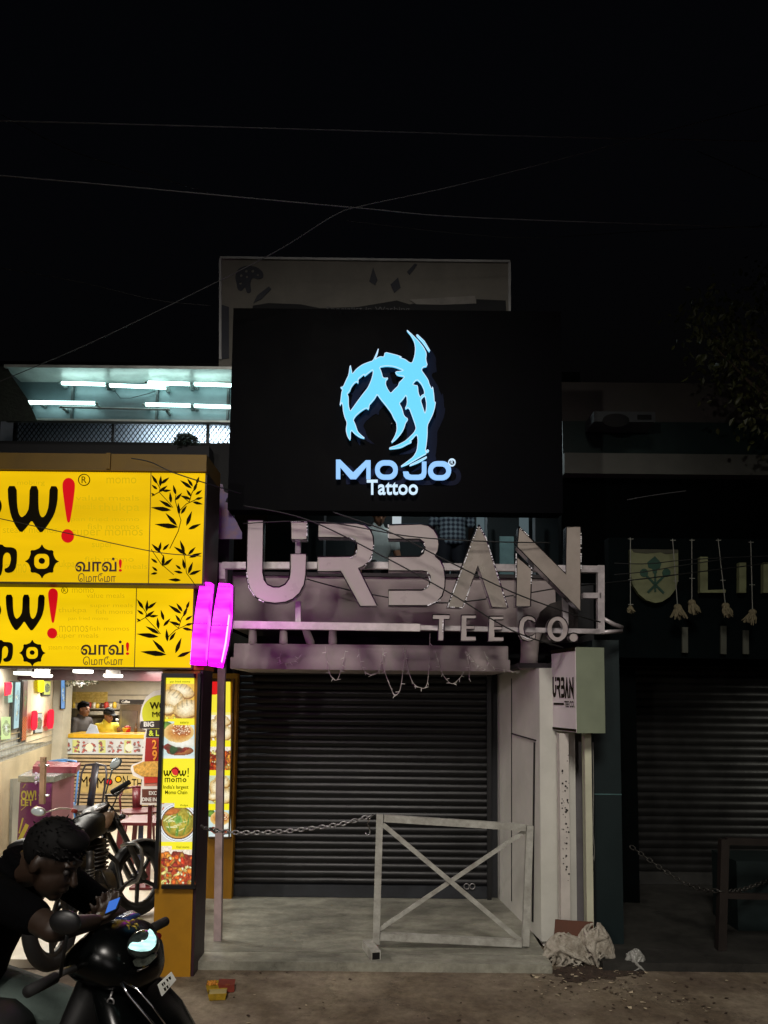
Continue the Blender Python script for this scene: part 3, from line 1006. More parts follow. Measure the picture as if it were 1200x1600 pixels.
def yellow_sign(name, label, px0, px1, py0, py1, Y, depth, fit, tam1, tam2, seam, lmap, lclip, face, cap, reg):
    t = thing(name, label, 'sign', (P((px0 + px1) / 2, py1, Y).x, Y, P((px0 + px1) / 2, py1, Y).z), 'lit yellow fascia signs')
    case = MB()
    xa, xb = P(px0, (py0 + py1) / 2, Y).x, P(px1, (py0 + py1) / 2, Y).x
    zb = P((px0 + px1) / 2, py1, Y).z
    zt = P((px0 + px1) / 2, py0, Y).z
    case.box(xa, xb, Y, Y + depth, zb, zt)
    case.build('case', OCHRE, t)
    if cap:
        cm = MB()
        cm.box(xa, xb, Y - .03, Y + depth, zt + .002, zt + cap)
        cm.box(P(170, 725, Y).x, P(176, 725, Y).x, Y - .05, Y - .031, zt + .01, zt + cap)
        cm.build('cap', m('dim_ochre_fascia_top', (104, 78, 4), .6, var=.2, scale=3), t)
    fn = plane_px(Y)
    mb = MB()
    mb.box(xa + .004, xb - .012, Y - .006, Y - .002, zb + .01, zt - .004)
    fo = mb.build('face', face, t)
    sm = MB()
    sm.bar(P(seam[0], py0, Y - .008), P(seam[1], py1, Y - .008), .004, .006, (0, 1, 0))
    sm.box(xa, xb, Y - .010, Y - .004, zb, zb + .012)
    sm.build('seam', m('dark_seam', (70, 52, 6), .6), t)

    def fz(u, v, d):
        q = z5(fit((u, v)))
        return fn(q[0], q[1], d)
    # letters: black W, red exclamation mark, sliver of the O, second row
    mb = MB()
    mb.shape(smooth_loop(W_), [], fz, -.016, -.008)
    mb.shape(circ(-52, 322, 65, 30, 68), [circ(-52, 322, 40, 24, 40)], fz, -.016, -.008)
    mb.build('lettering', INK, t)
    mb = MB()
    mb.shape(smooth_loop(MMO), [], fz, -.016, -.008)
    mb.shape(smooth_loop(STAR), [smooth_loop(rrect(192, 585, 277, 668, 30))], fz, -.016, -.008)
    mb.shape(circ(235, 624, 16), [], fz, -.016, -.008)
    mb.build('lettering', INK, t)
    mb = MB()
    mb.shape(smooth_loop(EXC), [], fz, -.016, -.008)
    mb.shape(circ(377, 487, 34, 30, 37), [], fz, -.016, -.008)
    mb.build('exclamation_mark', RED, t)
    rx, ry, rr = reg
    mb = MB()
    mb.shape(circ(rx, ry, rr, 30), [circ(rx, ry, rr * .88, 30)], lambda u, v, d: fn(*z5((u, v)), d), -.012, -.008)
    mb.build('registered_mark', INK, t)
    zz = lambda u, v, d: fn(*z5((u, v)), d)
    lettering('R', (rx - rr * .4, ry - rr * .55, rx + rr * .42, ry + rr * .55), zz, .012, INK, t, 'registered_mark')
    b = tam1
    w = b[2] - b[0]
    lettering('வாவ்', (b[0], b[1], b[0] + w * .885, b[3]), zz, .013, m('dark_red_brown_ink', (52, 14, 8), .5), t, bold=.02)
    lettering('!', (b[0] + w * .93, b[1] + 10, b[2], b[3]), zz, .013, RED, t, bold=.02)
    lettering('ெமாேமா', tam2, zz, .013, m('dark_red_brown_ink', (52, 14, 8), .5), t)
    # bamboo print
    mb = MB()
    for a, c in LEAVES:
        if lclip and a[1] > lclip:
            continue
        a, c = Vector(lmap(a)), Vector(lmap(c))
        L = (c - a)
        nn = Vector((-L.y, L.x)).normalized()
        wd = 4 + L.length * .075
        pts = [a, a + L * .2 + nn * wd * .7, a + L * .42 + nn * wd, a + L * .7 + nn * wd * .62, c, a + L * .7 - nn * wd * .62, a + L * .42 - nn * wd, a + L * .2 - nn * wd * .7]
        mb.shape([tuple(p) for p in pts], [], zz, -.012, -.008)
    for s in STEMS:
        if lclip and s[0][1] > lclip:
            continue
        ps = [Vector(lmap(p)) for p in s]
        for a, c in zip(ps[:-1], ps[1:]):
            L = c - a
            nn = Vector((-L.y, L.x)).normalized() * 1.7
            mb.shape([tuple(a + nn), tuple(c + nn), tuple(c - nn), tuple(a - nn)], [], zz, -.0105, -.0075)
    mb.build('bamboo_print', INK, t)
    return t, zz, xa, xb, zb, zt


FW = ['moburg', 'value meals', 'super meals', 'fish momos', 'thukpa', 'pan fried momo', 'momos', 'super', 'momo', 'meals']


def faint(zz, items, t):
    for s, b in items:
        lettering(s, b, zz, .0095, FAINT, t, 'background_lettering')


ta, za, _, _, _, _ = yellow_sign('shop_sign', 'larger upper lit yellow fascia sign with bold black letters, ochre cap and bamboo print', -70, 321, 737, 913, 4.95, .40, lambda p: p,
                                 (420, 606, 676, 684), (435, 692, 642, 740), (236, 232), lambda p: p, None, YEL, .118, (467, 178, 33))
faint(za, [('moburg', (100, 180, 250, 212)), ('momo', (590, 165, 755, 198)), ('value meals', (420, 262, 770, 292)), ('meals', (418, 308, 530, 340)), ('thukpa', (545, 305, 772, 362)), ('pan fried momo', (395, 382, 770, 412)),
           ('fish momos', (485, 418, 770, 450)), ('super momos', (400, 452, 790, 500)), ('super', (510, 525, 625, 560)), ('fish momo', (470, 600, 740, 628)), ('thukpa', (290, 620, 415, 670)), ('meals', (690, 640, 815, 668)), ('momo', (30, 640, 150, 690)), ('steam momos', (20, 440, 320, 470))], ta)
k2 = .775
tb, zb_, _, _, _, _ = yellow_sign('shop_sign', 'smaller lower lit yellow fascia sign hanging just over the bright shop entrance', -70, 303, 917, 1044, 5.12, .30, lambda p: (37 + (p[0] - 48) * k2, 810 + (p[1] - 213) * k2),
                                  (450, 1062, 716, 1142), (462, 1150, 682, 1197), (213.5, 210), lambda p: (920 + (p[0] - 985) * 1.10, 1140 + (p[1] - 438) * 1.06), 520, YEL2, 0, (360, 786, 18))
faint(zb_, [('value meals', (480, 800, 690, 828)), ('momo', (400, 775, 520, 800)), ('thukpa', (325, 880, 480, 915)), ('super meals', (500, 858, 735, 885)), ('fish momos', (530, 890, 735, 915)), ('pan fried momo', (380, 930, 600, 955)),
            ('momos', (330, 980, 490, 1015)), ('fish momos', (495, 983, 715, 1008)), ('super meals', (310, 1020, 545, 1055)), ('steam momo', (270, 1090, 440, 1112))], tb)

# ------------------------------------------------------------------ magenta neon strips on the sign ends
NEON = em('magenta_neon_tube', (255, 16, 255), 4.2, var=.3, scale=3, base=.2)

_nt = NEON.node_tree
_rp = _nt.nodes.new('ShaderNodeValToRGB')
_rp.color_ramp.elements[0].position = .42
_rp.color_ramp.elements[1].position = .68
_rp.color_ramp.elements[0].color = (1, .004, 1, 1)
_rp.color_ramp.elements[1].color = (1, .045, 1, 1)
_nt.links.new([n for n in _nt.nodes if n.type == 'TEX_NOISE'][0].outputs['Fac'], _rp.inputs['Fac'])
_nt.links.new(_rp.outputs['Color'], _nt.nodes['Principled BSDF'].inputs['Emission Color'])


def neon(pts, Y, label):
    t = thing('neon_strip', label, 'neon light', tuple(P(pts[-1][0], pts[-1][1], Y)), 'magenta neon strips')
    mb = MB()
    mb.shape(pts, [], plane_px(Y), 0, .10)
    mb.build('diffuser', NEON, t)
    for q_ in (.04, .5, .95):
        yy = pts[0][1] + (max(p[1] for p in pts) - pts[0][1]) * q_
        # horizontal clip across the strip at this height
        xs_ = []
        for i_ in range(len(pts)):
            (xa_, ya_), (xb_, yb_) = pts[i_], pts[(i_ + 1) % len(pts)]
            if (ya_ - yy) * (yb_ - yy) < 0:
                xs_.append(xa_ + (xb_ - xa_) * (yy - ya_) / (yb_ - ya_))
        if len(xs_) >= 2:
            cl = MB()
            cl.bar(plane_px(Y)(min(xs_) - .5, yy, -.003), plane_px(Y)(max(xs_) + .5, yy + .3, -.003), .006, .007)
            cl.build('clip', m('purple_metal_clip', (120, 40, 120), .4, .5), t)
    bk = MB()
    bk.shape([(x + 1.5, y) for x, y in pts], [], plane_px(Y), .102, .14)
    bk.build('housing', m('dark_purple_housing', (52, 20, 56), .5), t)
    return t


neon([(313, 909), (329, 910), (325, 950), (321, 1000), (317, 1039), (297, 1038), (300, 1000), (306, 950)], 5.0, 'left glowing magenta neon strip touching the end of the yellow signs')
lamp('neon_light', 'AREA', tuple(P(361, 975, 4.98)), tuple(P(440, 900, 5.34)), 2.4, (1.0, .14, 1.0), size=.06, size_y=.5, shape='RECTANGLE')
nn2 = neon([(342, 911), (359, 912), (358, 960), (352, 1005), (343, 1043), (325, 1040), (328, 1000), (335, 950)], 4.92, 'right glowing magenta neon strip beside the tall painted post')

mb = MB()
mb.shape([(357.5, 960), (359, 962), (354, 1005), (347, 1036), (345.5, 1034), (351.5, 1004)], [], plane_px(4.92), -.004, 0)
mb.build('hot_edge', em('white_hot_neon_edge', (255, 205, 255), 1.3), nn2)
# ------------------------------------------------------------------ piers with lit menu panels
random.seed(3)
YP = 5.17
PIERY = m('ochre_painted_pier', (168, 118, 3), .6, var=.18, scale=2.5, bump=.08)
momo = thing('shop_building', 'bright open fronted food shop with a tiled floor and yellow piers on the left', 'building', (-3.5, 9, 0))
xl, xr = P(246, 1280, YP).x, P(305, 1280, YP).x
zt_ = P(275, 1047, YP).z
MB().box(xl, xr, YP, YP + .28, 0, zt_).build('pier', PIERY, momo)
MB().box(xr + .002, xr + .02, YP + .005, YP + .30, 0, zt_ + .02).build('pier_side', m('dark_maroon_side_panel', (48, 22, 34), .5), momo)
MB().box(xl - .01, xr + .03, YP - .02, YP + .3, zt_ + .003, zt_ + .06).build('pier_capital', m('orange_pier_top', (190, 110, 20), .6), momo)
x2l, x2r = P(296, 1280, YS - .1).x, P(365, 1280, YS - .1).x
z2 = P(340, 1052, YS - .1).z
MB().box(x2l, x2r, YS - .1, YS + .3, Z_SLAB, z2).build('pier', PIERY, momo)


# -- painted food prints (procedural pixel grids)
rng = np.random.default_rng(5)


def nz(h, w, c):
    """smooth noise 0..1"""
    gh, gw = max(2, int(h / c) + 2), max(2, int(w / c) + 2)
    g = rng.random((gh, gw))
    y = np.linspace(0, gh - 1.001, h)
    x = np.linspace(0, gw - 1.001, w)
    yi, xi = y.astype(int), x.astype(int)
    fy, fx = (y - yi)[:, None], (x - xi)[None, :]
    fy, fx = fy * fy * (3 - 2 * fy), fx * fx * (3 - 2 * fx)
    return (g[yi][:, xi] * (1 - fy) * (1 - fx) + g[yi + 1][:, xi] * fy * (1 - fx) + g[yi][:, xi + 1] * (1 - fy) * fx + g[yi + 1][:, xi + 1] * fy * fx)


class Art:
    def __init__(s, w, h, bg):
        s.a = np.zeros((h, w, 3)) + np.array(bg, float)
        s.h, s.w = h, w
        s.Y, s.X = np.mgrid[0:h, 0:w]

    def rect(s, x0, y0, x1, y1, c):
        s.a[int(y0):int(y1), int(x0):int(x1)] = c

    def mask_ell(s, cx, cy, rx, ry, rot=0, wob=0, cell=6):
        dx, dy = s.X - cx, s.Y - cy
        c, sn = math.cos(rot), math.sin(rot)
        u, v = (dx * c + dy * sn) / rx, (-dx * sn + dy * c) / ry
        r = np.sqrt(u * u + v * v)
        if wob:
            r = r + (nz(s.h, s.w, cell) - .5) * wob
        return r, u, v

    def ell(s, cx, cy, rx, ry, c, c2=None, rot=0, wob=0, tex=0, clip=None, cell=6):
        r, u, v = s.mask_ell(cx, cy, rx, ry, rot, wob, cell)
        mk = r < 1
        if clip is not None:
            mk &= clip
        c = np.array(c, float)
        col = np.zeros_like(s.a) + c
        if c2 is not None:
            t = np.clip(r, 0, 1)[..., None] ** 2
            col = col * (1 - t) + np.array(c2, float) * t
        if tex:
            col = col + ((nz(s.h, s.w, 3) - .5) * tex)[..., None]
        s.a[mk] = col[mk]
        return mk

    def tex(s, x0, y0, x1, y1, amp, cell=3):
        n = (nz(s.h, s.w, cell) - .5) * amp
        s.a[y0:y1, x0:x1] += n[y0:y1, x0:x1, None]

    def chunks(s, x0, y0, x1, y1, n, cols, r=(3, 7)):
        for _ in range(n):
            c = np.array(cols[rng.integers(len(cols))], float)
            s.ell(rng.uniform(x0, x1), rng.uniform(y0, y1), rng.uniform(*r), rng.uniform(r[0] * .6, r[1] * .7), np.clip(c * 1.2, 0, 255), c * .6, rng.uniform(0, 3), .5, 30)

    def clip_y(s, y0, y1, fn):
        keep = s.a.copy()
        fn()
        keep[int(y0):int(y1)] = s.a[int(y0):int(y1)]
        s.a = keep


def momo_pic(A, y0, y1, bg=(236, 190, 60)):
    w = A.w
    H = y1 - y0

    def go():
        A.rect(0, y0, w, y1, bg)
        A.chunks(0, y0 + H * .5, w, y1, 26, [(250, 215, 90), (235, 180, 50), (250, 230, 140), (205, 140, 40)], (3, 6))
        for cx, cy, rx, ry, ro in ((.62, .18, .36, .2, .3), (.36, .42, .34, .26, .5), (.2, .72, .22, .14, -.2), (.75, .70, .38, .26, -.35)):
            A.ell(cx * w, y0 + cy * H + 2, rx * w * 1.05, ry * H * 1.06, (150, 105, 40), (150, 100, 40), ro, .12)
            mk = A.ell(cx * w, y0 + cy * H, rx * w, ry * H, (252, 240, 205), (205, 165, 95), ro, .15, 18)
            r, u, v = A.mask_ell(cx * w, y0 + cy * H, rx * w, ry * H, ro)
            pl = mk & (v < -.25) & (np.sin(u * 16 + v * 3) > .55)
            A.a[pl] *= .82
        A.tex(0, y0, w, y1, 24, 2)
    A.clip_y(y0, y1, go)


def burger_pic(A, y0, y1):
    w, H = A.w, y1 - y0

    def go():
        A.rect(0, y0, w, y1, (205, 226, 222))
        A.ell(.1 * w, y0 + .12 * H, .2 * w, .14 * H, (120, 165, 60), (60, 90, 30), 0, .2, 20)
        A.ell(.5 * w, y0 + .98 * H, .75 * w, .14 * H, (236, 240, 236), (190, 214, 214))
        A.ell(.55 * w, y0 + .78 * H, .42 * w, .13 * H, (190, 120, 60), (120, 60, 25), 0, .1, 20)
        A.ell(.42 * w, y0 + .72 * H, .36 * w, .12 * H, (70, 50, 25), (150, 30, 20), .1, .4, 40)
        A.ell(.36 * w, y0 + .74 * H, .11 * w, .13 * H, (50, 85, 35), (30, 60, 25), .4, .3, 30)
        A.ell(.6 * w, y0 + .55 * H, .46 * w, .15 * H, (250, 248, 236), (215, 216, 200), .05, .25, 12)
        A.ell(.52 * w, y0 + .29 * H, .46 * w, .27 * H, (196, 120, 40), (238, 205, 130), -.05, .04, 26)
        A.ell(.6 * w, y0 + .24 * H, .30 * w, .15 * H, (160, 78, 24), (196, 120, 42), .2, .2, 26)
        for _ in range(60):
            A.ell(rng.uniform(.3, .85) * w, y0 + rng.uniform(.1, .35) * H, 1.1, .8, (255, 240, 205))
    A.clip_y(y0, y1, go)


def soup_pic(A, y0, y1):
    w, H = A.w, y1 - y0

    def go():
        A.rect(0, y0, w, y1, (216, 214, 206))
        A.chunks(0, y0, w * .4, y0 + H * .2, 8, [(190, 90, 40), (230, 150, 60)], (2, 4))
        for k, c in ((1.16, (238, 240, 238)), (1.09, (120, 124, 128)), (1.06, (236, 240, 240)), (.98, (90, 50, 22)), (.92, (200, 150, 60))):
            A.ell(.5 * w, y0 + .5 * H, .52 * w * k, .44 * H * k, c)
        mk = A.ell(.5 * w, y0 + .48 * H, .46 * w, .38 * H, (196, 178, 60), (140, 128, 30), 0, .05, 50)
        for _ in range(26):
            A.ell(rng.uniform(.15, .85) * w, y0 + rng.uniform(.2, .75) * H, rng.uniform(4, 12), rng.uniform(.8, 1.6), [(236, 236, 190), (226, 224, 160), (110, 150, 50), (90, 140, 50)][rng.integers(4)], None, rng.uniform(0, 3), .3, 10, mk)
        A.ell(.5 * w, y0 + .42 * H, .15 * w, .1 * H, (90, 150, 50), (150, 180, 90), 0, .6, 40, mk)
        A.ell(.3 * w, y0 + .22 * H, .26 * w, .09 * H, (210, 120, 50), (150, 90, 30), -.2, .4, 30, mk)
    A.clip_y(y0, y1, go)


def fried_pic(A, y0, y1):
    w, H = A.w, y1 - y0

    def go():
        A.rect(0, y0, w, y1, (240, 226, 205))
        A.ell(w * .5, y0 + H * .75, w * .8, H * .6, (180, 60, 20), (120, 30, 12), 0, .2, 50)
        A.chunks(0, y0 + H * .2, w, y1, 60, [(214, 92, 24), (196, 54, 18), (236, 150, 50), (150, 34, 14), (244, 205, 120), (226, 120, 34), (170, 120, 40)], (4, 9))
        A.chunks(0, y0 + H * .3, w, y1, 30, [(250, 226, 170), (214, 92, 24), (120, 26, 10)], (2, 4))
        A.tex(0, y0, w, y1, 46, 2)
    A.clip_y(y0, y1, go)


YB_ = (250, 236, 24)


def menu_art():
    w, h = 64, 400
    A = Art(w, h, YB_)
    s = h / 1440.0
    q = lambda y: int((y - 85) * s)
    momo_pic(A, q(130), q(378))
    burger_pic(A, q(395), q(655))
    A.rect(w * .4, q(375), w, q(422), YB_)
    soup_pic(A, q(965), q(1232))
    A.rect(w * .4, q(950), w, q(996), YB_)
    fried_pic(A, q(1262), q(1526))
    A.rect(w * .32, q(1236), w, q(1285), YB_)
    A.ell(w * .42, q(742), 7.2, 8.2, (214, 18, 26))
    return A.a


def menu_art2():
    w, h = 56, 340
    A = Art(w, h, (250, 236, 120))
    A.rect(0, 0, w, h * .2, (250, 232, 60))
    A.ell(w * .2, h * .03, w * .45, h * .055, (226, 30, 30))
    momo_pic(A, int(h * .22), int(h * .385), (250, 240, 215))
    A.rect(0, h * .385, w, h * .425, YB_)
    fried_pic(A, int(h * .425), int(h * .575))
    A.rect(0, h * .575, w, h * .61, YB_)
    momo_pic(A, int(h * .61), int(h * .79), (206, 214, 180))
    A.rect(0, h * .79, w, h * .83, YB_)
    burger_pic(A, int(h * .83), h)
    return A.a


PRINT = attr_mat('backlit_print', 1.0)
PRINTP = attr_mat('paper_print', lit=False)


def menu_panel(label, fr, pr, Y, art, frame_mat):
    t = thing('menu_lightbox', label, 'menu board', (P((fr[0] + fr[2]) / 2, fr[3], Y).x, Y, P((fr[0] + fr[2]) / 2, fr[3], Y).z), 'lit menu panels')
    mb = MB()
    mb.pbox(fr[0], fr[1], pr[0], fr[3], Y - .05, .048)
    mb.pbox(pr[2], fr[1], fr[2], fr[3], Y - .05, .048)
    mb.pbox(pr[0], fr[1], pr[2], pr[1], Y - .049, .046)
    mb.pbox(pr[0], pr[3], pr[2], fr[3], Y - .049, .046)
    mb.build('frame', frame_mat, t)
    print_panel('print', art, P(pr[0], pr[1], Y - .02), P(pr[2], pr[1], Y - .02), P(pr[0], pr[3], Y - .02), PRINT, t)
    return t


t1 = menu_panel('tall lit menu panel with dumplings, burger, soup and fried pieces on the front yellow pier', (246, 1052, 308, 1389), (252, 1059, 303.5, 1383), YP, menu_art(), M_BLACK)


def z3(u, v, d):
    p = (230 + u / 4.447, 1040 + v / 4.447)
    return plane_px(YP - .02)(p[0], p[1], d)


mb = MB()
wm = [(x * 1.0, y) for x, y in W_]


def wmap(x0, y0, x1, y1):
    return lambda p: (x0 + (p[0] - 48) / 275 * (x1 - x0), y0 + (p[1] - 213) / 260 * (y1 - y0))


for bx in ((115, 728, 163, 770), (222, 728, 272, 770)):
    f_ = wmap(*bx)
    mb.shape([f_(p) for p in W_], [], z3, -.006, -.002)
mb.shape(circ(192, 742, 29, 24, 33), [circ(192, 742, 24, 24, 28)], z3, -.006, -.002)
mb.shape([(282, 712), (290, 712), (287, 755), (284, 755)], [], z3, -.006, -.002)
mb.shape(circ(285, 768, 4.5, 10), [], z3, -.006, -.002)
for cx in (180, 260):
    mb.shape(circ(cx, 796, 13, 16), [circ(cx, 796, 7, 12)], z3, -.006, -.002)
for cx in (142, 220):
    for dx in (-16, 0, 16):
        mb.shape([(cx + dx - 2.5, 784), (cx + dx + 2.5, 784), (cx + dx + 2.5, 810), (cx + dx - 2.5, 810)], [], z3, -.0062, -.002)
    mb.shape([(cx - 18, 780), (cx + 18, 780), (cx + 18, 785), (cx - 18, 785)], [], z3, -.006, -.002)
mb.build('lettering', INK, t1)
lettering("India's largest", (114, 830, 288, 862), z3, .006, INK, t1, bold=.012)
lettering("Momo Chain", (126, 866, 280, 893), z3, .006, INK, t1, bold=.012)
lettering("pan fried momo", (160, 104, 300, 122), z3, .006, INK, t1)
lettering("eatery", (230, 388, 290, 408), z3, .006, INK, t1)
lettering("thukpa", (230, 962, 285, 980), z3, .006, INK, t1)
lettering("fried momo", (205, 1250, 293, 1268), z3, .006, INK, t1)
menu_panel('narrow lit menu panel half hidden by the painted post, next to the shutter', (321, 1060, 362, 1311), (326, 1065, 360, 1308), YS - .1, menu_art2(), m('bronze_panel_frame', (92, 70, 40), .4, .4))

# ================================================================== INSIDE THE BRIGHT FOOD SHOP
ZF = Z_SLAB
ZC = 2.27
YBK = 14.0
W0, W1 = P(-70, 1090, 6.6), P(86, 1090, 11.7)
W0.z = W1.z = 0
ln = (W1 - W0).normalized().cross(Vector((0, 0, 1)))
if ln.x < 0:
    ln = -ln


def LW(px, py, d=0.0):
    return RP(px, py, W0, ln) + ln * d


def LWf(u, v, d):
    return LW(u, v, -d)


WALLC = m('warm_grey_wall', (150, 138, 122), .6, var=.12, scale=2)


def wallstrip(name, za, zb, d, mat):
    a, b = W0 + ln * d, W1 + ln * d
    mb = MB()
    mb.prism([(a.x, a.y, za), (b.x, b.y, za), (b.x, b.y, zb), (a.x, a.y, zb)], -ln * .06)
    return mb.build(name, mat, momo)


wallstrip('wall', 1.42, ZC + .2, 0, WALLC)
wallstrip('tiled_band', 1.13, 1.418, .01, m('glossy_grey_wall_tile', (168, 166, 160), .15, var=.35, scale=9, bump=.1))
wallstrip('wainscot', ZF, 1.128, .02, m('pale_wood_wainscot', (186, 166, 134), .5, var=.2, scale=2))
rl = MB()
for z in (1.19, 1.27, 1.35, 1.425):
    a, b = W0 + ln * .03, W1 + ln * .03
    rl.bar((a.x, a.y, z), (b.x, b.y, z), .014, .012)
rl.build('tile_trim', m('bright_steel_trim', (220, 220, 216), .2, .9), momo)
mb = MB()
mb.shape([(38, 1061), (80, 1062), (77, 1158), (37, 1162)], [], LWf, -.03, -.002)
mb.build('wall_panel', m('peach_wall_panel', (206, 186, 156), .55, var=.12), momo)
mb = MB()
mb.shape([(13, 1217), (29, 1216), (27, 1345), (10, 1345)], [], LWf, -.05, -.002)
mb.build('wall_panel', m('grey_steel_panel', (150, 150, 146), .35, .4, var=.2), momo)
# column at the corner, kitchen walls, ceiling
cx0, cx1 = P(80, 1150, 11.5).x, P(97, 1150, 11.5).x
MB().box(cx0, cx1, 11.5, 11.8, ZF, ZC + .2).build('column', m('beige_column', (200, 190, 172), .5, var=.1), momo)
MB().box(-8.5, -1.2, YBK, YBK + .1, ZF, 2.6).build('rear_wall', m('kitchen_wall_tiles', (186, 172, 146), .35, var=.15, scale=3), momo)
MB().box(-1.80, -1.68, 7.21, YBK - .003, ZF, 2.6).build('wall', WALLC, momo)
tl = MB()
for py in (1086, 1097, 1108, 1121):
    a, b = P(95, py, YBK - .01), P(250, py, YBK - .01)
    tl.bar(a, b, .012, .014)
tl.build('tile_joint', m('grey_tile_joint', (110, 104, 92), .6), momo)
CEIL = m('glossy_ceiling_panels', (150, 140, 128), .22, var=.3, scale=3)
MB().box(-8.5, -1.66, 5.6, 15, ZC, ZC + .1).build('ceiling', CEIL, momo)
zb0 = P(120, 1063, 9.0).z
MB().box(-8.5, -1.65, 9.0, 9.12, zb0, ZC - .002).build('beam', m('dark_maroon_beam', (58, 22, 26), .4), momo)
# facade wall and parapet above the signs
MB().box(-7, P(322, 800, 5.6).x, 5.63, 5.78, 2.2, P(200, 700, 5.7).z).build('facade_wall', M_DARKWALL, momo)

# ------------------------------------------------------------------ ceiling lamps
LAMPG = em('white_lamp_diffuser', (255, 250, 240), 3.0, base=.5)
for i, (px, py, Y, lab) in enumerate(((38, 1052, 7.6, 'leftmost oblong white ceiling lamp at the shop front'), (66, 1056, 8.3, 'second oblong ceiling lamp from the left before the dark beam'),
                                      (130, 1049, 7.4, 'front middle oblong ceiling lamp close under the yellow sign'), (177, 1056, 8.3, 'oblong ceiling lamp before the beam, right of the middle'),
                                      (125, 1067, 11.5, 'small oblong ceiling lamp behind the beam above the kitchen'))):
    c = P(px, py, Y)
    t = thing('ceiling_lamp', lab, 'ceiling lamp', (c.x, c.y, ZC - .002), 'oblong white ceiling lamps')
    hw = 12.5 / FPX * Y if i < 4 else 6 / FPX * Y
    mb = MB()
    mb.loft([((c.x, c.y, c.z - .018), (hw * .9, 0, 0), (0, .10, 0)), ((c.x, c.y, c.z - .012), (hw, 0, 0), (0, .12, 0)), ((c.x, c.y, c.z + .015), (hw, 0, 0), (0, .12, 0))], 24, 3)
    mb.build('diffuser', LAMPG, t, True)
    mb = MB()
    mb.box(c.x - hw * .8, c.x + hw * .8, c.y - .03, c.y + .03, c.z + .018, ZC - .002)
    mb.build('housing', m('grey_lamp_housing', (110, 104, 98), .6), t)
WARM = (1.0, .95, .86)
for i, (x, y, w_, sz) in enumerate(((-3.3, 6.5, 74, .8), (-3.6, 8.2, 62, 1.0), (-3.9, 10.4, 70, 1.2), (-4.3, 12.9, 54, 1.2), (-2.5, 8.8, 34, .8))):
    lamp('ceiling_lamp_light', 'AREA', (x, y, ZC - .09), (x, y, 0), w_, WARM, size=sz, size_y=.3, shape='RECTANGLE')

# ------------------------------------------------------------------ counter
YC = 11.75
ct = thing('service_counter', 'slatted wood service counter with a lit menu strip and bold red dotted lettering', 'counter', (P(165, 1265, YC).x, YC, ZF))
xa, xb = P(97, 1200, YC).x, P(262, 1200, YC).x
zt = P(160, 1153, YC).z
zs = P(160, 1178, YC).z
MB().box(xa, xb, YC + .01, YC + .7, ZF, zs).build('body', m('dark_counter_core', (54, 40, 26), .6), ct)
MB().box(xa, xb, YC - .03, YC + .72, zt, P(160, 1147, YC).z).build('counter_top', m('yellow_counter_edge', (205, 160, 30), .4), ct)
A_ = Art(165, 24, (232, 226, 210))
for k in range(12):
    x = 3 + k * 13.5
    A_.rect(x, 2, x + 11, 22, [(238, 230, 214), (232, 224, 120), (226, 214, 200)][k % 3])
    A_.chunks(x + 2, 4, x + 9, 11, 3, [(190, 60, 40), (150, 60, 40)], (2, 3.4))
    A_.chunks(x + 2, 14, x + 9, 20, 3, [(200, 80, 60), (120, 60, 40)], (2, 3.4))
    for yy in (12, 13):
        A_.rect(x + 1, yy, x + 9, yy + 1, (150, 130, 120))
for x in (42, 104):
    A_.ell(x, 13, 6.2, 6.2, (255, 250, 206))  # pale discs paint lamp reflections onto the strip
print_panel('menu_strip', A_.a, P(97, 1154, YC - .02), P(262, 1155, YC - .02), P(97, 1178, YC - .02), attr_mat('dim_backlit_print', .85), ct)
sl = MB()
n = 15
zbm = P(160, 1264, YC).z
for i in range(n):
    za_ = zbm + (zs - zbm) * i / n
    sl.box(xa, xb, YC - .02, YC + .008, za_, za_ + (zs - zbm) / n * .62)
sl.build('slats', m('honey_wood_slat', (170, 150, 116), .5, var=.2, scale=6), ct)
mb = MB()
mb.pbox(124, 1209, 224, 1239, YC - .03, .009)
mb.build('name_board', m('yellow_wood_board', (178, 156, 98), .5, var=.35, scale=5), ct)
pc = plane_px(YC - .03)
for ch, b in (('M', (125, 1213, 137, 1229)), ('M', (152, 1215, 164, 1231)), ('N', (192, 1212, 200, 1228)), ('TH', (206, 1217, 222, 1231))):
    lettering(ch, b, pc, .006, INK, ct, thick=0)
for i, (cx, cy, r, c) in enumerate(((144.5, 1219, 5.6, RED), (170.5, 1221.5, 5.6, RED), (185, 1217.5, 5.4, em('amber_disc', (240, 180, 30), .8)))):
    mb = MB()
    mb.shape(circ(cx, cy, r, 20), [circ(cx, cy, r * .72, 20)], pc, -.006, 0)
    mb.build('letter_ring', INK, ct)
    mb = MB()
    mb.shape(circ(cx, cy, r * .7, 20), [], pc, -.005, 0)
    mb.build('letter_disc', c, ct)

# ------------------------------------------------------------------ kitchen fittings
ov = thing('display_oven', 'grey steel display cabinet with a dark header behind the counter', 'kitchen cabinet', (P(215, 1150, 12.9).x, 12.9, ZF))
xo0, xo1 = P(186, 1120, 12.9).x, P(252, 1120, 12.9).x
MB().box(xo0, xo1, 12.92, 13.5, ZF, P(200, 1101, 12.9).z).build('cabinet', m('grey_brushed_steel', (150, 140, 128), .35, .5, var=.2), ov)
MB().box(xo0, xo1, 12.88, 13.4, P(200, 1100, 12.9).z, P(200, 1093, 12.9).z).build('header', m('charcoal_header', (40, 36, 34), .5), ov)
lettering('Coffee', (190, 1094.5, 203, 1098.5), plane_px(12.88), .004, m('white_letter', (230, 230, 226), .5), ov, bold=.03)
mb = MB()
mb.pbox(190, 1111, 214, 1144, 12.9, .015)
mb.build('door', m('tinted_oven_glass', (120, 112, 104), .15), ov)
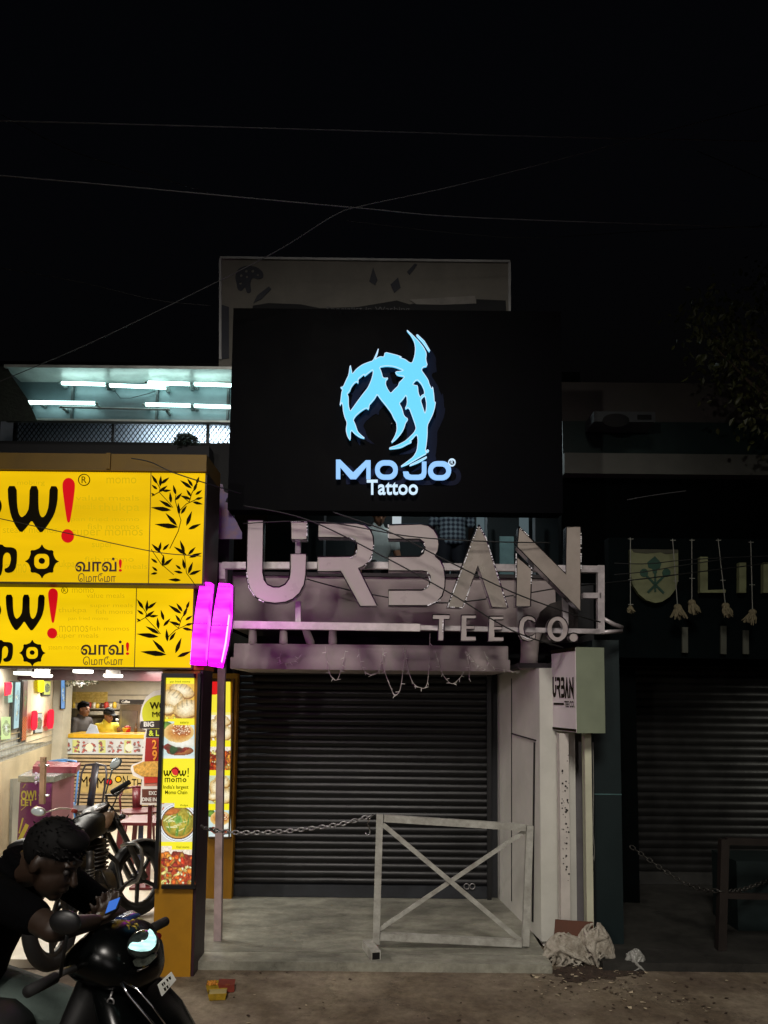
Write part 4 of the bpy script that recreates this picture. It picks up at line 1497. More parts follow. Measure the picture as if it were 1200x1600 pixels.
ov2 = thing('wall_oven', 'dark built in oven with round white knobs behind the seated cook', 'oven', (P(176, 1130, 13.3).x, 13.3, ZF))
MB().pbox(164, 1117, 184, 1140, 13.3, .5).build('body', m('black_oven_front', (30, 30, 32), .3), ov2)
MB().pbox(140, 1112, 185, 1117, 13.25, .5).build('hob', m('steel_hob', (190, 180, 160), .3, .5), ov2)
for py in (1125, 1131):
    mb = MB()
    mb.ell(P(183, py, 13.28), (.03, .02, .03))
    mb.build('knob', m('white_knob', (220, 215, 205), .4), ov2, True)
for i, (x0, x1) in enumerate(((105, 120.5), (120.8, 144.5), (145, 168))):
    A_ = Art(40, 30, (206, 176, 96))
    A_.tex(0, 0, 40, 30, 40, 4)
    for yy in range(6, 26, 4):
        A_.rect(4, yy, 34, yy + 1, (160, 120, 40))
    t = thing('menu_poster', ['left plain yellow poster on the kitchen wall', 'middle yellow poster on the kitchen wall', 'right brighter yellow poster on the kitchen wall'][i], 'poster', tuple(P((x0 + x1) / 2, 1098, YBK - .03)), 'yellow kitchen posters')
    MB().pbox(x0, 1081, x1, 1098, YBK - .03, .012).build('backing', m('yellow_card', (206, 176, 96), .6), t)
    print_panel('print', A_.a, P(x0, 1081, YBK - .034), P(x1, 1081, YBK - .034), P(x0, 1098, YBK - .034), PRINTP, t)
# red and yellow cups, tray on the counter
for nm, lab, cat, px, py, w_, h_, mt in (('sauce_box', 'red round topped box standing on the counter by the steel cabinet', 'box', 199, 1137, 5, 10, m('red_carton', (200, 40, 30), .5)),
                                         ('food_tub', 'yellow tub on the counter in front of the red box', 'tub', 197, 1146.5, 6, 7, m('yellow_tub', (226, 190, 50), .5)),
                                         ('sauce_bottle', 'brown sauce bottle on the counter right of the red box', 'bottle', 212, 1146.5, 2.4, 14, m('brown_bottle', (110, 74, 34), .3))):
    Y = 12.1
    b = P(px, py, Y)
    r = w_ / FPX * Y
    h = h_ / FPX * Y
    mb = MB()
    if nm == 'sauce_bottle':
        pr = [(0, r), (h * .55, r), (h * .72, r * .4), (h, r * .35)]
    elif nm == 'food_tub':
        pr = [(0, r * .8), (h * .8, r), (h * .82, r * 1.08), (h, r * 1.05)]
    else:
        pr = [(0, r), (h * .7, r), (h * .9, r * .8), (h, r * .4)]
    mb.loft([((b.x, b.y, zt + .075 + z), (q, 0, 0), (0, q, 0)) for z, q in pr], 14)
    o = mb.build(nm, mt, None, True)
    tag(o, lab, cat)
lp = thing('order_screen', 'pale tilted order screen lying on the counter between the two cooks', 'screen', tuple(P(145, 1147, 11.95)))
mb = MB()
mb.prism([P(133, 1147, 11.9), P(154, 1146, 11.9), P(150, 1134, 12.05), P(141, 1131, 12.05)], (0, .03, 0))
mb.build('screen', m('pale_blue_plastic', (190, 200, 214), .3), lp)

random.seed(51)
ws = thing('wall_shelf', 'steel wall shelf crowded with jars and tins on the kitchen rear wall', 'shelf', tuple(P(150, 1107, YBK - .15)))
MB().box(P(100, 1107, YBK - .3).x, P(184, 1107, YBK - .3).x, YBK - .3, YBK - .01, P(140, 1108, YBK - .3).z, P(140, 1106.6, YBK - .3).z).build('board', m('steel_hob', (190, 180, 160), .3, .5), ws)
zsh = P(140, 1106.6, YBK - .3).z
for i, px in enumerate((104, 110, 115, 133, 139, 147, 152, 160, 166, 173, 179)):
    b = P(px, 1107, YBK - .2)
    r, h = random.uniform(.025, .045), random.uniform(.07, .13)
    mb = MB()
    mb.loft([((b.x, b.y, zsh + z), (q, 0, 0), (0, q, 0)) for z, q in ((.001, r), (h * .75, r), (h * .85, r * .7), (h, r * .7))], 12)
    mb.build('jar', [m('red_tin', (170, 50, 36), .4), m('cream_tin', (214, 204, 176), .4), m('yellow_tin', (210, 170, 50), .4), m('dark_jar', (70, 50, 40), .3)][i % 4], ws, True)
gl_ = thing('hanging_garland', 'leafy white and green garland hanging from the ceiling above the counter', 'garland', tuple(P(128, 1063, 11.2)))
mb, mb3 = MB(), MB()
for _ in range(260):
    px = random.uniform(104, 152)
    py = 1062 + abs(random.gauss(0, 4.2))
    p = P(px, py, 11.2 + random.uniform(-.25, .25))
    a = Vector((random.gauss(0, 1), random.gauss(0, 1), random.gauss(0, 1))).normalized()
    b = a.orthogonal().normalized()
    q_ = random.uniform(.018, .04)
    (mb if random.random() < .55 else mb3).add([p - a * q_, p + b * q_ * .5, p + a * q_, p - b * q_ * .5], [(0, 1, 2, 3)])
mb.build('pale_leaves', m('pale_garland_leaf', (196, 192, 176), .6, var=.3, scale=20), gl_)
mb3.build('green_leaves', m('dark_garland_leaf', (60, 76, 50), .6, var=.3, scale=20), gl_)

# ------------------------------------------------------------------ signs and pictures on the left wall
def wall_sign(name, label, cat, poly, mat, group=None, frame=None, art=None, d=.05):
    t = thing(name, label, cat, tuple(LW(sum(p[0] for p in poly) / len(poly), max(p[1] for p in poly), .01)), group)
    mb = MB()
    mb.shape(poly, [], LWf, -d, -.062)
    if frame:
        cx = sum(p[0] for p in poly) / len(poly)
        cy = sum(p[1] for p in poly) / len(poly)
        fb = MB()
        big = [(cx + (x - cx) * 1.0 + (1.0 if x > cx else -1.0), cy + (y - cy) + (1.4 if y > cy else -1.4)) for x, y in poly]
        fb.shape(big, [], LWf, -d + .012, -.001)
        fb.build('frame', frame, t)
    if art is None:
        mb2 = MB()
        mb2.shape(poly, [], LWf, -d, -d + .011)
        mb2.build('face', mat, t)
    else:
        print_panel('print', art, LW(*poly[0], d), LW(*poly[1], d), LW(*poly[3], d), mat, t)
    return t


REDL = em('red_glow_plastic', (246, 14, 54), 1.1)
YELL = em('yellow_glow_plastic', (250, 226, 10), 1.0)


def foodart(bg, cols):
    A_ = Art(20, 60, bg)
    A_.ell(10, 30, 8, 20, cols[0], cols[1], 0, .3, 40)
    A_.chunks(4, 18, 16, 44, 10, cols, (2, 4))
    return A_.a


wall_sign('wall_lamp', 'left glowing red oval wall lamp beside the white framed picture', 'wall lamp', [(39, 1112), (42, 1110), (46, 1110), (47.5, 1114), (47, 1135), (45, 1140), (39, 1141), (37.5, 1136)], REDL, 'red oval wall lamps', d=.09)
wall_sign('wall_lamp', 'right glowing red oval wall lamp, between the white picture and the beige column', 'wall lamp', [(65, 1112), (68, 1108.5), (73, 1108), (74.5, 1112), (74, 1130), (72, 1138), (66, 1139), (63.5, 1134)], REDL, 'red oval wall lamps', d=.09)
wall_sign('picture', 'white framed food picture between two red wall lamps', 'picture', [(48.5, 1115), (60.5, 1115), (60, 1144), (48.5, 1145)], attr_mat('dim_backlit_print', .85), None, M_BLACK, foodart((236, 236, 226), [(150, 140, 70), (90, 90, 50), (200, 190, 110)]))
wall_sign('wall_sign', 'bright yellow rounded sign high on the peach wall panel', 'sign', [(49, 1063), (52, 1061), (58, 1062), (60, 1066), (59, 1080), (55, 1082), (50, 1081)], YELL, d=.08)
wall_sign('wall_sign', 'square yellow green sign to the right of the rounded one', 'sign', [(61, 1064), (71, 1064.5), (71, 1086), (60, 1085.5)], attr_mat('backlit_print', 1.0), None, M_BLACK, foodart((226, 224, 60), [(100, 110, 20), (60, 70, 20), (226, 224, 60)]), d=.07)
wall_sign('wall_banner', 'tall pale blue lit banner between dark bands on the left wall', 'banner', [(17, 1066), (25, 1066), (22, 1139), (14, 1139)], attr_mat('backlit_print', 1.0), None, M_BLACK, foodart((170, 214, 226), [(200, 226, 230), (120, 170, 190), (226, 226, 190)]))
wall_sign('wall_banner', 'short green blue lit banner near the left edge of the photo', 'banner', [(6, 1066), (13, 1066), (12, 1098), (5, 1098)], attr_mat('backlit_print', 1.0), None, None, foodart((150, 220, 200), [(110, 190, 170), (190, 230, 170), (90, 160, 200)]))
wall_sign('wall_banner', 'tall narrow banner with an orange striped lower half', 'banner', [(30, 1064), (37, 1064), (33.5, 1158), (27, 1158)], PRINTP, None, M_BLACK, (lambda a: a)(np.concatenate([foodart((120, 60, 60), [(110, 150, 80), (130, 70, 60), (90, 120, 60)]), np.array([[(226, 104, 40) if ((i * 2 + j) // 5) % 2 else (70, 40, 20) for j in range(20)] for i in range(40)], float)])))
wall_sign('picture', 'pale green food picture low at the left edge of the photo', 'picture', [(-6, 1120), (9, 1120), (8, 1155), (-6, 1156)], attr_mat('backlit_print', 1.0), None, None, foodart((206, 232, 150), [(230, 240, 220), (120, 150, 70), (90, 110, 60)]))
wall_sign('wall_lamp', 'glowing red wall lamp high at the left edge of the photo', 'wall lamp', [(-6, 1066), (4, 1066), (5.5, 1072), (3, 1085), (-6, 1087)], REDL, 'red oval wall lamps', d=.09)
t = thing('wall_banner', 'tall blue lit banner on the kitchen side of the beige column', 'banner', tuple(P(98, 1108, 11.45)))
MB().pbox(94.5, 1062, 101.5, 1108, 11.45, .04).build('frame', M_BLACK, t)
print_panel('print', foodart((120, 170, 232), [(200, 220, 240), (80, 130, 200), (240, 220, 120)]), P(95.5, 1063, 11.44), P(101, 1063, 11.44), P(95.5, 1107, 11.44), attr_mat('backlit_print', 1.0), t)

# ------------------------------------------------------------------ purple freezer chest
fz_ = thing('freezer', 'purple chest freezer with yellow lettering inside the shop entrance', 'freezer', (-3.8, 8.3, ZF))
PUR = m('purple_vinyl_wrap', (112, 40, 100), .35, var=.2, scale=3)
PURD = m('dull_mauve_side', (134, 84, 96), .45, var=.15, scale=3)
Yf = 7.9
xq0, xq1, xq2 = P(29, 1280, Yf).x, P(80, 1280, Yf).x, P(108, 1280, 8.6).x
ztf = P(60, 1222, Yf).z
mb = MB()
mb.prism([(xq0, Yf, ZF + .02), (xq1, Yf, ZF + .02), (xq2, 8.7, ZF + .02), (xq0 - .3, 8.9, ZF + .02)], (0, 0, ztf - ZF - .02))
mb.build('cabinet', PURD, fz_)
mb = MB()
mb.box(xq0, xq1 - .01, Yf - .008, Yf - .002, ZF + .03, ztf - .01)
mb.build('front_wrap', PUR, fz_)
mb = MB()
mb.prism([(xq0 - .02, Yf - .02, ztf + .002), (xq1 + .02, Yf - .02, ztf + .002), (xq2 + .03, 8.7, ztf + .002), (xq0 - .3, 8.9, ztf + .002)], (0, 0, .06))
mb.build('rim', m('grey_steel_rim', (170, 172, 172), .25, .7), fz_)
mb = MB()
mb.prism([(xq0 - .02, Yf + .3, ztf + .064), (xq1 + .12, Yf + .3, ztf + .064), (xq2 + .06, 8.7, ztf + .064), (xq0 - .3, 8.9, ztf + .064)], (0, 0, .07))
mb.build('lid', m('dark_pink_lid', (112, 46, 58), .3), fz_)
pf = plane_px(Yf - .008)
YLET = m('yellow_wrap_letter', (206, 190, 70), .4)
lettering('OW!', (33, 1235, 57, 1250), pf, .004, YLET, fz_, bold=.03)
lettering('LET', (33, 1249, 52, 1259), pf, .004, YLET, fz_, bold=.03)
mb = MB()
for a, b, w_ in (((36, 1231), (40, 1225), 1), ((33, 1266), (42, 1258), .8), ((49, 1265), (58, 1258), .8), ((28, 1318), (43, 1288), 6), ((30, 1302), (36, 1278), 2)):
    a_, b_ = Vector(a), Vector(b)
    L = (b_ - a_).normalized()
    nn = Vector((-L.y, L.x)) * w_ / 2
    mb.shape([tuple(a_ + nn), tuple(b_ + nn), tuple(b_ - nn), tuple(a_ - nn)], [], pf, -.004, 0)
mb.build('printed_streak', YLET, fz_)
mb = MB()
for cy in (1209, 1216, 1223):
    mb.ell(P(56, cy, Yf - .05), (.014, .006, .018), nu=10, nv=6)
mb.build('sticker', m('pale_violet_sticker', (206, 180, 210), .5), fz_, True)

# ------------------------------------------------------------------ cafe chairs and stool
def chair(label, loc, rot, mat, seatmat, h=.86):
    t = thing('cafe_chair', label, 'chair', loc, 'metal cafe chairs')
    R = Matrix.Rotation(rot, 3, 'Z')
    L = Vector(loc)
    q = lambda x, y, z: L + R @ Vector((x, y, z))
    for sx in (-1, 1):
        for sy in (-1, 1):
            mb = MB()
            mb.tube([q(.22 * sx, .22 * sy, 0), q(.18 * sx, .17 * sy, .45)], [.013, .02], 8)
            mb.build('leg', mat, t, True)
    mb = MB()
    mb.loft([(q(0, 0, .45), R @ Vector((.2, 0, 0)), R @ Vector((0, .2, 0))), (q(0, 0, .475), R @ Vector((.205, 0, 0)), R @ Vector((0, .205, 0)))], 24, 4)
    mb.build('seat', seatmat, t)
    mb = MB()
    mb.tube([q(-.19, .19, .45), q(-.2, .24, h - .12), q(-.16, .26, h - .02), q(0, .27, h), q(.16, .26, h - .02), q(.2, .24, h - .12), q(.19, .19, .45)], .013, 8)
    mb.bar(q(0, .2, .47), q(0, .265, h - .01), .11, .006, R @ Vector((0, 1, 0)))
    mb.build('backrest', seatmat, t, True)
    return t


def at_floor(px, py):
    g = G(px, py, ZF)
    return (g.x, g.y, ZF)


BLU = m('sky_blue_enamel', (92, 140, 196), .35)
DKM = m('dark_gunmetal_enamel', (46, 44, 50), .35)
REDC = m('oxblood_enamel', (82, 20, 26), .35)
chair('sky blue metal chair behind the purple freezer', (P(90, 1200, 9.3).x, 9.3, ZF), .2, BLU, BLU, P(90, 1187, 9.55).z - ZF)
chair('dark metal chair between the freezer and the motorcycle', (P(124, 1200, 9.0).x, 9.0, ZF), -.4, DKM, DKM, P(122, 1193, 9.25).z - ZF)
chair('dark red metal stool chair behind the motorcycle front wheel', (P(218, 1300, 8.9).x, 8.9, ZF), .5, REDC, REDC, .72)
tb_ = thing('cafe_table', 'small dark red table with flat splayed legs near the standee', 'table', (P(222, 1320, 7.9).x, 7.9, ZF))
tc_ = Vector((P(222, 1320, 7.9).x, 7.9, ZF))
MB().box(tc_.x - .2, tc_.x + .3, 7.7, 8.2, ZF + .50, ZF + .53).build('table_top', REDC, tb_)
for sx, sy, c in ((-.16, -.16, REDC), (.02, -.12, m('navy_enamel', (30, 36, 60), .4)), (.26, -.16, REDC), (-.14, .2, REDC), (.26, .2, REDC)):
    mb = MB()
    mb.bar(tc_ + Vector((sx * 1.25, sy * 1.1, 0)), tc_ + Vector((sx, sy, .5)), .05, .012, (0, 1, 0))
    mb.build('leg', c, tb_)

# ------------------------------------------------------------------ glass entrance door with its pull handle
gd = thing('glass_door', 'frameless glass shop door with a long steel pull handle before the freezer', 'door', (P(40, 1350, 7.3).x, 7.3, ZF))
MB().box(P(-30, 1200, 7.3).x, P(112, 1200, 7.3).x, 7.3, 7.31, ZF + .015, 2.15).build('glass_pane', GLASS, gd)
mb = MB()
mb.bar(P(68, 1183, 7.24), P(66, 1256, 7.24), .045, .045, (0, 1, 0))
mb.build('handle', m('brushed_bronze_handle', (150, 122, 98), .3, .6), gd)
mb = MB()
for py in (1196, 1243):
    mb.limb(P(62, py, 7.25), P(75, py, 7.25), .014, .014, 8)
mb.build('handle_clamp', M_CHROME, gd, True)

# ------------------------------------------------------------------ cardboard standee
sd = thing('standee', 'cut out promotional standee with a lime circle top, half behind the yellow pier', 'standee', (P(232, 1330, 7.2).x, 7.2, ZF))
fs = plane_px(7.2)
so = [(250, 1078), (240, 1080), (228, 1089), (221, 1105), (218.5, 1120), (219, 1135), (217, 1137), (228, 1141), (225, 1150), (224, 1170), (222, 1189), (206, 1195), (204, 1202), (208, 1212), (222, 1218), (220, 1232), (219, 1257), (246, 1258), (262, 1258), (262, 1078)]
mb = MB()
mb.shape(so, [], fs, 0, .02)
mb.build('board', m('white_card_edge', (222, 216, 212), .5, var=.05), sd)


def sdp(pts, mat, nm, d=.002):
    mb = MB()
    mb.shape(pts, [], fs, -d, -d + .0015)
    return mb.build(nm, mat, sd)


LIME = m('lime_print', (206, 206, 36), .45, var=.05)
BRN = m('brown_black_print', (44, 32, 30), .5)
RDP = m('deep_red_print', (150, 26, 24), .5, var=.1)
sdp([p for p in circ(251, 1115, 29, 36) if True], LIME, 'lime_circle')
sdp([(220, 1127), (262, 1125), (262, 1138), (218, 1138)], BRN, 'banner', .005)
sdp([(230, 1139), (262, 1139), (262, 1152), (228, 1152)], BRN, 'banner', .004)
sdp([(228, 1153), (262, 1153), (262, 1205), (225, 1205)], RDP, 'red_panel')
sdp([(222, 1233), (262, 1233), (262, 1254), (222, 1254)], m('brown_print', (96, 52, 40), .5), 'brown_panel')
sdp([(225, 1206), (262, 1206), (262, 1228), (225, 1228)], m('pink_print', (186, 120, 104), .5), 'pink_panel')
sdp([(208, 1197), (224, 1190), (250, 1189), (262, 1189), (262, 1214), (222, 1213), (210, 1206)], m('golden_pastry_print', (206, 158, 72), .5, var=.4, scale=40), 'food_photo', .006)
sdp([(225, 1214), (262, 1214), (262, 1222), (226, 1224)], m('red_box_print', (190, 50, 34), .5), 'box_print', .006)
WHT = m('white_print', (232, 228, 224), .5)
lettering('WOW', (234, 1097, 274, 1108), fs, .006, INK, sd, bold=.01)
lettering('MOMO', (238, 1112, 276, 1120), fs, .006, INK, sd)
lettering('BIG', (225, 1127.5, 241, 1135.5), fs, .008, WHT, sd, bold=.04)
lettering('& L', (233, 1141, 249, 1150), fs, .008, m('lime_letter', (200, 214, 60), .5), sd, bold=.03)
lettering('2', (238, 1156, 245, 1170), fs, .006, m('orange_print', (240, 150, 50), .5), sd, bold=.03)
lettering('9', (238, 1172, 246, 1188), fs, .006, m('orange_print', (240, 150, 50), .5), sd, bold=.03)
lettering('EXC', (233, 1236, 245, 1242), fs, .006, WHT, sd, bold=.03)
lettering('DINE IN', (222.5, 1246, 245, 1252), fs, .006, WHT, sd, bold=.03)
mb = MB()
mb.bar((P(235, 1258, 7.22).x, 7.23, ZF), P(235, 1258, 7.23), .04, .02, (0, 1, 0))
mb.bar((P(235, 1258, 7.22).x - .15, 7.25, ZF + .012), (P(235, 1258, 7.22).x + .2, 7.25, ZF + .012), .2, .02)
mb.build('stand', REDC, sd)

# ================================================================== FLUORESCENT SIGN BOX ABOVE THE SHOP
YT = 6.0
tbx = thing('sign_box', 'open pale metal sign box holding bare fluorescent tubes above the yellow signs', 'sign box', (P(185, 658, YT).x, YT, P(185, 658, YT).z))
MB().pbox(6, 574, 368, 656, YT, .05).build('back_panel', m('pale_sheet_metal', (108, 126, 132), .42, .15, var=.22, scale=2.5, bump=.1), tbx)
mb = MB()
mb.pbox(6, 571, 364, 575.5, YT - .28, .28)
mb.pbox(6, 655, 364, 658, YT - .06, .06)
mb.build('rim', m('aged_white_rim', (186, 190, 186), .4, .3), tbx)
mb = MB()
for px in (112.5, 245, 356):
    mb.pbox(px - 1.6, 576, px + 1.6, 655, YT - .035, .03)
mb.build('divider', m('dark_steel_strip', (70, 76, 78), .45, .4), tbx)
mb = MB()
mb.shape([(-30, 570), (11, 573), (20, 590), (42, 622), (56, 652), (58, 658), (-30, 658)], [], plane_px(YT - .25), 0, .004)
mb.build('torn_flap', m('dark_olive_torn_flex', (40, 48, 40), .7, var=.5, scale=8, bump=.4), tbx)
TUBE = em('fluorescent_tube_glow', (214, 255, 246), 6.0, base=.9)
TUBE.node_tree.nodes['Principled BSDF'].inputs['Emission Color'].default_value = (.66, 1.0, .95, 1)
UNL = m('unlit_tube_glass', (150, 160, 160), .2)
for a, b, lit in (((97, 598.5), (164, 600.5), 1), ((172, 602), (259, 605.5), 1), ((232, 598), (296, 600), 1), ((304, 600), (362, 602), 1), ((43, 628.5), (62, 629), 1), ((63, 629), (148, 630), 1), ((98, 636), (260, 640), 0), ((228, 632), (297, 633.5), 1), ((304, 634), (362, 636), 1)):
    Yt = YT - .09 - (.02 if a[0] == 232 else 0)
    t0, t1_ = P(*a, Yt), P(*b, Yt)
    mb = MB()
    mb.tube([t0, t1_], .015 if lit else .009, 10)
    to = mb.build('tube', TUBE if lit else UNL, tbx, True)
    mb = MB()
    d = (t1_ - t0).normalized()
    mb.tube([t0 - d * .028, t0 - d * .002], .011, 8)
    mb.tube([t1_ + d * .002, t1_ + d * (.07 if b[0] > 360 else .028)], .011, 8)
    for q in (t0, t1_):
        mb.box(q.x - .012, q.x + .012, q.y + .018, YT - .001, q.z - .012, q.z + .012)
    mb.build('tube_holder', m('white_plastic_holder', (150, 160, 160), .4), to, True)
mb = MB()
mb.tube([P(180, 612, YT - .03), P(188, 622, YT - .03), P(205, 622, YT - .03), P(235, 614, YT - .03), P(262, 604, YT - .03)], .003, 5)
mb.build('loose_wire', M_BLACK, tbx)

ms = thing('mesh_railing', 'diamond wire mesh panel in dark frames below the fluorescent tubes', 'mesh railing', (P(190, 700, 6.1).x, 6.1, P(190, 700, 6.1).z))
wv = MB()
Ym = 6.08
nx, dz = 62, 34
y0_, y1_ = 659, 694
for i in range(-5, 50):
    x = 22 + i * 7.2
    for s in (1, -1):
        xa_, xb_ = (x, x + (y1_ - y0_) * .75) if s == 1 else (x + (y1_ - y0_) * .75, x)
        ya_, yb_ = y0_, y1_
        # clip to the panel
        def cl(xa_, ya_, xb_, yb_):
            t0, t1 = 0.0, 1.0
            for lim, sg in ((22, 1), (366, -1)):
                fa, fb = sg * (xa_ - lim), sg * (xb_ - lim)
                if fa < 0 and fb < 0:
                    return None
                if fa < 0:
                    t0 = max(t0, fa / (fa - fb))
                elif fb < 0:
                    t1 = min(t1, fa / (fa - fb))
            return t0, t1
        r_ = cl(xa_, ya_, xb_, yb_)
        if r_ and r_[1] - r_[0] > .05:
            f0, f1 = r_
            wv.bar(P(xa_ + (xb_ - xa_) * f0, ya_ + (yb_ - ya_) * f0, Ym + .002 * s), P(xa_ + (xb_ - xa_) * f1, ya_ + (yb_ - ya_) * f1, Ym + .002 * s), .006, .006)
wv.build('mesh', m('dark_wire', (46, 50, 52), .5, .5), ms)
mb = MB()
for px in (22, 176, 324):
    mb.pbox(px - 2, 656, px + 2, 700, Ym - .02, .04)
mb.pbox(20, 694, 366, 699, Ym - .015, .03)
mb.build('frame', M_BLACK, ms)
# pale wall behind the mesh, and the dark storey around it
mw = MB()
mw.pbox(0, 652, 372, 704, 6.42, .05)
mw.build('upper_wall', m('pale_blue_grey_wall', (170, 178, 188), .6, var=.25, scale=2), momo)
lamp('sign_box_spill', 'AREA', tuple(P(290, 662, 6.25)), tuple(P(290, 700, 6.36)), 8.0, (.78, .93, 1.0), size=.7, size_y=.05, shape='RECTANGLE')
MB().box(-7, P(366, 690, 5.9).x, 5.82, 5.98, 2.6, P(200, 696, 5.9).z).build('parapet', m('black_sooty_parapet', (22, 23, 25), .85, var=.3), momo)
MB().box(-7, P(366, 600, 7).x, 7.0, 7.2, 2.4, P(200, 566, 7).z).build('upper_wall', M_DARKWALL, momo)

# potted bush on the parapet
random.seed(11)
bp = thing('potted_plant', 'round bushy potted plant silhouetted against the lit wire mesh', 'plant', (P(291, 716, 5.7).x, 5.7, P(291, 716, 5.7).z))
c = P(291, 694, 5.7)
mb = MB()
for _ in range(900):
    d = Vector((random.gauss(0, 1), random.gauss(0, 1), random.gauss(0, 1))).normalized() * (random.random() ** .4)
    p = c + Vector((d.x * .105, d.y * .1, d.z * .088))
    a = Vector((random.gauss(0, 1), random.gauss(0, 1), random.gauss(0, 1))).normalized()
    b = a.orthogonal().normalized()
    s = random.uniform(.012, .024)
    mb.add([p - a * s, p + b * s * .4, p + a * s, p - b * s * .4], [(0, 1, 2, 3)])
mb.build('foliage', m('dark_leaf', (20, 28, 18), .6, var=.4, scale=20), bp)
mb = MB()
base = Vector((c.x, c.y, P(291, 716, 5.7).z - .14))
mb.loft([(base, (.06, 0, 0), (0, .06, 0)), (base + Vector((0, 0, .09)), (.08, 0, 0), (0, .08, 0)), (base + Vector((0, 0, .10)), (.085, 0, 0), (0, .085, 0))], 16)
mb.tube([base + Vector((0, 0, .09)), c], .01, 6)
mb.build('pot', m('clay_pot', (90, 52, 36), .8), bp)

# torn bluish banner and peeling strip beside the yellow sign
tn = MB()
tn.shape([(323, 752), (348, 757), (350, 768), (358, 772), (352, 784), (362, 788), (358, 800), (368, 812), (378, 832), (378, 842), (323, 842)], [], plane_px(5.62), 0, .006)
tag(tn.build('torn_banner', m('faded_blue_flex', (88, 92, 150), .6, var=.5, scale=7, rgb2=(140, 110, 100))), 'torn blue banner scrap hanging between the yellow sign and the black board', 'banner')
tn = MB()
tn.shape([(322, 845), (334, 845), (334, 905), (330, 912), (322, 912)], [], plane_px(5.6), 0, .02)
tag(tn.build('peeling_board', m('peeling_pink_board', (150, 112, 110), .7, var=.5, scale=14)), 'narrow peeling pinkish strip of board above the magenta neon', 'board')

# ================================================================== RIGHT-HAND BUILDING
random.seed(21)
rb = thing('shop_building', 'dark closed shop on the right with a teal pillar, green fascia and long black shutter', 'building', (3, 7.4, 0))
TEAL = m('dark_teal_paint', (3, 22, 24), .5, var=.2, scale=2, bump=.05)
MB().pbox(929, 1000, 971, 1492, 5.75, .4).build('pillar', TEAL, rb)
MB().box(P(928, 1240, 5.75).x, P(971, 1240, 5.75).x, 5.743, 5.749, P(950, 1242, 5.75).z, P(950, 1240, 5.75).z).build('pillar_joint', m('pale_joint', (60, 90, 90), .6), rb)
YW = 7.5
x0, x1 = P(878, 700, YW).x, 9.0


def band(n, pa, pb, d, mat):
    za, zb_ = P(1000, pb, YW).z, P(1000, pa, YW).z
    MB().box(x0, x1, YW - d, YW + .2, za, zb_).build(n, mat, rb)


band('upper_wall', 598, 661, 0, m('dim_grey_beige_render', (80, 76, 72), .8, var=.15, scale=2, bump=.1))
band('green_band', 661.2, 713, .04, m('dark_green_band', (14, 40, 38), .6, var=.2))
band('sun_shade', 713.5, 745, .10, m('pale_grey_ledge', (104, 106, 98), .7, var=.12, scale=3))
band('dark_wall', 745.5, 1040, -.05, m('black_green_wall', (4, 7, 7), .9, spec=.05))
MB().pbox(952, 843, 1500, 1030, 6.6, .12).build('fascia', m('black_teal_fascia', (3, 9, 10), .8, spec=.06), rb)
# air conditioner on the ledge
ac = thing('air_conditioner', 'pale air conditioner unit on the ledge of the dark right building', 'air conditioner', tuple(P(975, 661, 7.35)))
MB().pbox(928, 643, 1024, 659, 7.1, .3).build('casing', m('grey_ac_casing', (72, 76, 78), .5, var=.1), ac)
mb = MB()
mb.shape(circ(962, 657, 21, 24, 10.5), [], plane_px(7.1), -.008, 0)
mb.build('fan_grille', M_BLACK, ac)
MB().pbox(996, 648, 1018, 655, 7.09, .008).build('vent', M_BLACK, ac)
# shutter, side jamb and lower wall
sh2 = m('grey_black_shutter', (36, 36, 35), .34, .3, var=.3, scale=3, bump=.05)
YS2 = 7.6
xs0 = P(960, 1250, YS2).x
shutter('shutter', xs0, 9.0, P(1080, 1362, YS2).z, 2.4, YS2, .078, sh2, rb)
MB().box(xs0, 9, YS2 - .02, YS2 + .03, Z_SLAB, P(1080, 1362, YS2).z - .002).build('shutter_bottom_rail', m('dark_grey_steel', (44, 44, 42), .5), rb)
MB().box(1.98, xs0, 6.9, YS2 + .1, 0, 2.2).build('wall', m('black_green_wall', (4, 7, 7), .9, spec=.05), rb)
# shield emblem and letters
sg = thing('crest_sign', 'pale shield emblem with crossed stems on the dark fascia, followed by tall pale letters', 'sign', tuple(P(1060, 945, 6.5)))
OLIVE = m('pale_olive_board', (104, 108, 76), .6, var=.15, scale=6)
fs6 = plane_px(6.53)
mb = MB()
mb.shape([(985, 858), (1059.5, 859), (1060, 905), (1056, 920), (1047, 932), (1035, 940), (1024, 942), (1010, 938), (998, 928), (989, 914), (986, 900)], [], fs6, 0, .05)
mb.build('shield', OLIVE, sg)
mb = MB()
DG = m('dark_green_emblem', (20, 60, 46), .6)
mb.shape([(1023, 869), (1033, 880), (1031, 888), (1027, 889), (1026, 896), (1020, 896), (1019, 889), (1013, 887), (1011, 879)], [], fs6, -.006, 0)
mb.shape(circ(1006, 895, 6.5, 14), [], fs6, -.0065, 0)
mb.shape(circ(1041, 895, 6.5, 14), [], fs6, -.0065, 0)
mb.shape([(1022, 895), (1025, 895), (1025, 925), (1022, 925)], [], fs6, -.007, 0)
for a, b in (((1008, 898), (1037, 927)), ((1039, 898), (1012, 926))):
    a, b = Vector(a), Vector(b)
    L = (b - a).normalized()
    nn = Vector((-L.y, L.x)) * 1.7
    mb.shape([tuple(a + nn), tuple(b + nn), tuple(b - nn), tuple(a - nn)], [], fs6, -.0075, 0)
mb.build('emblem', DG, sg)
mb = MB()
mb.shape([(986, 858), (1059, 859), (1059, 864), (1040, 866), (1032, 863), (1010, 865), (990, 863)], [], fs6, -.004, 0)
mb.build('dirty_edge', m('dirt', (60, 60, 46), .8), sg)
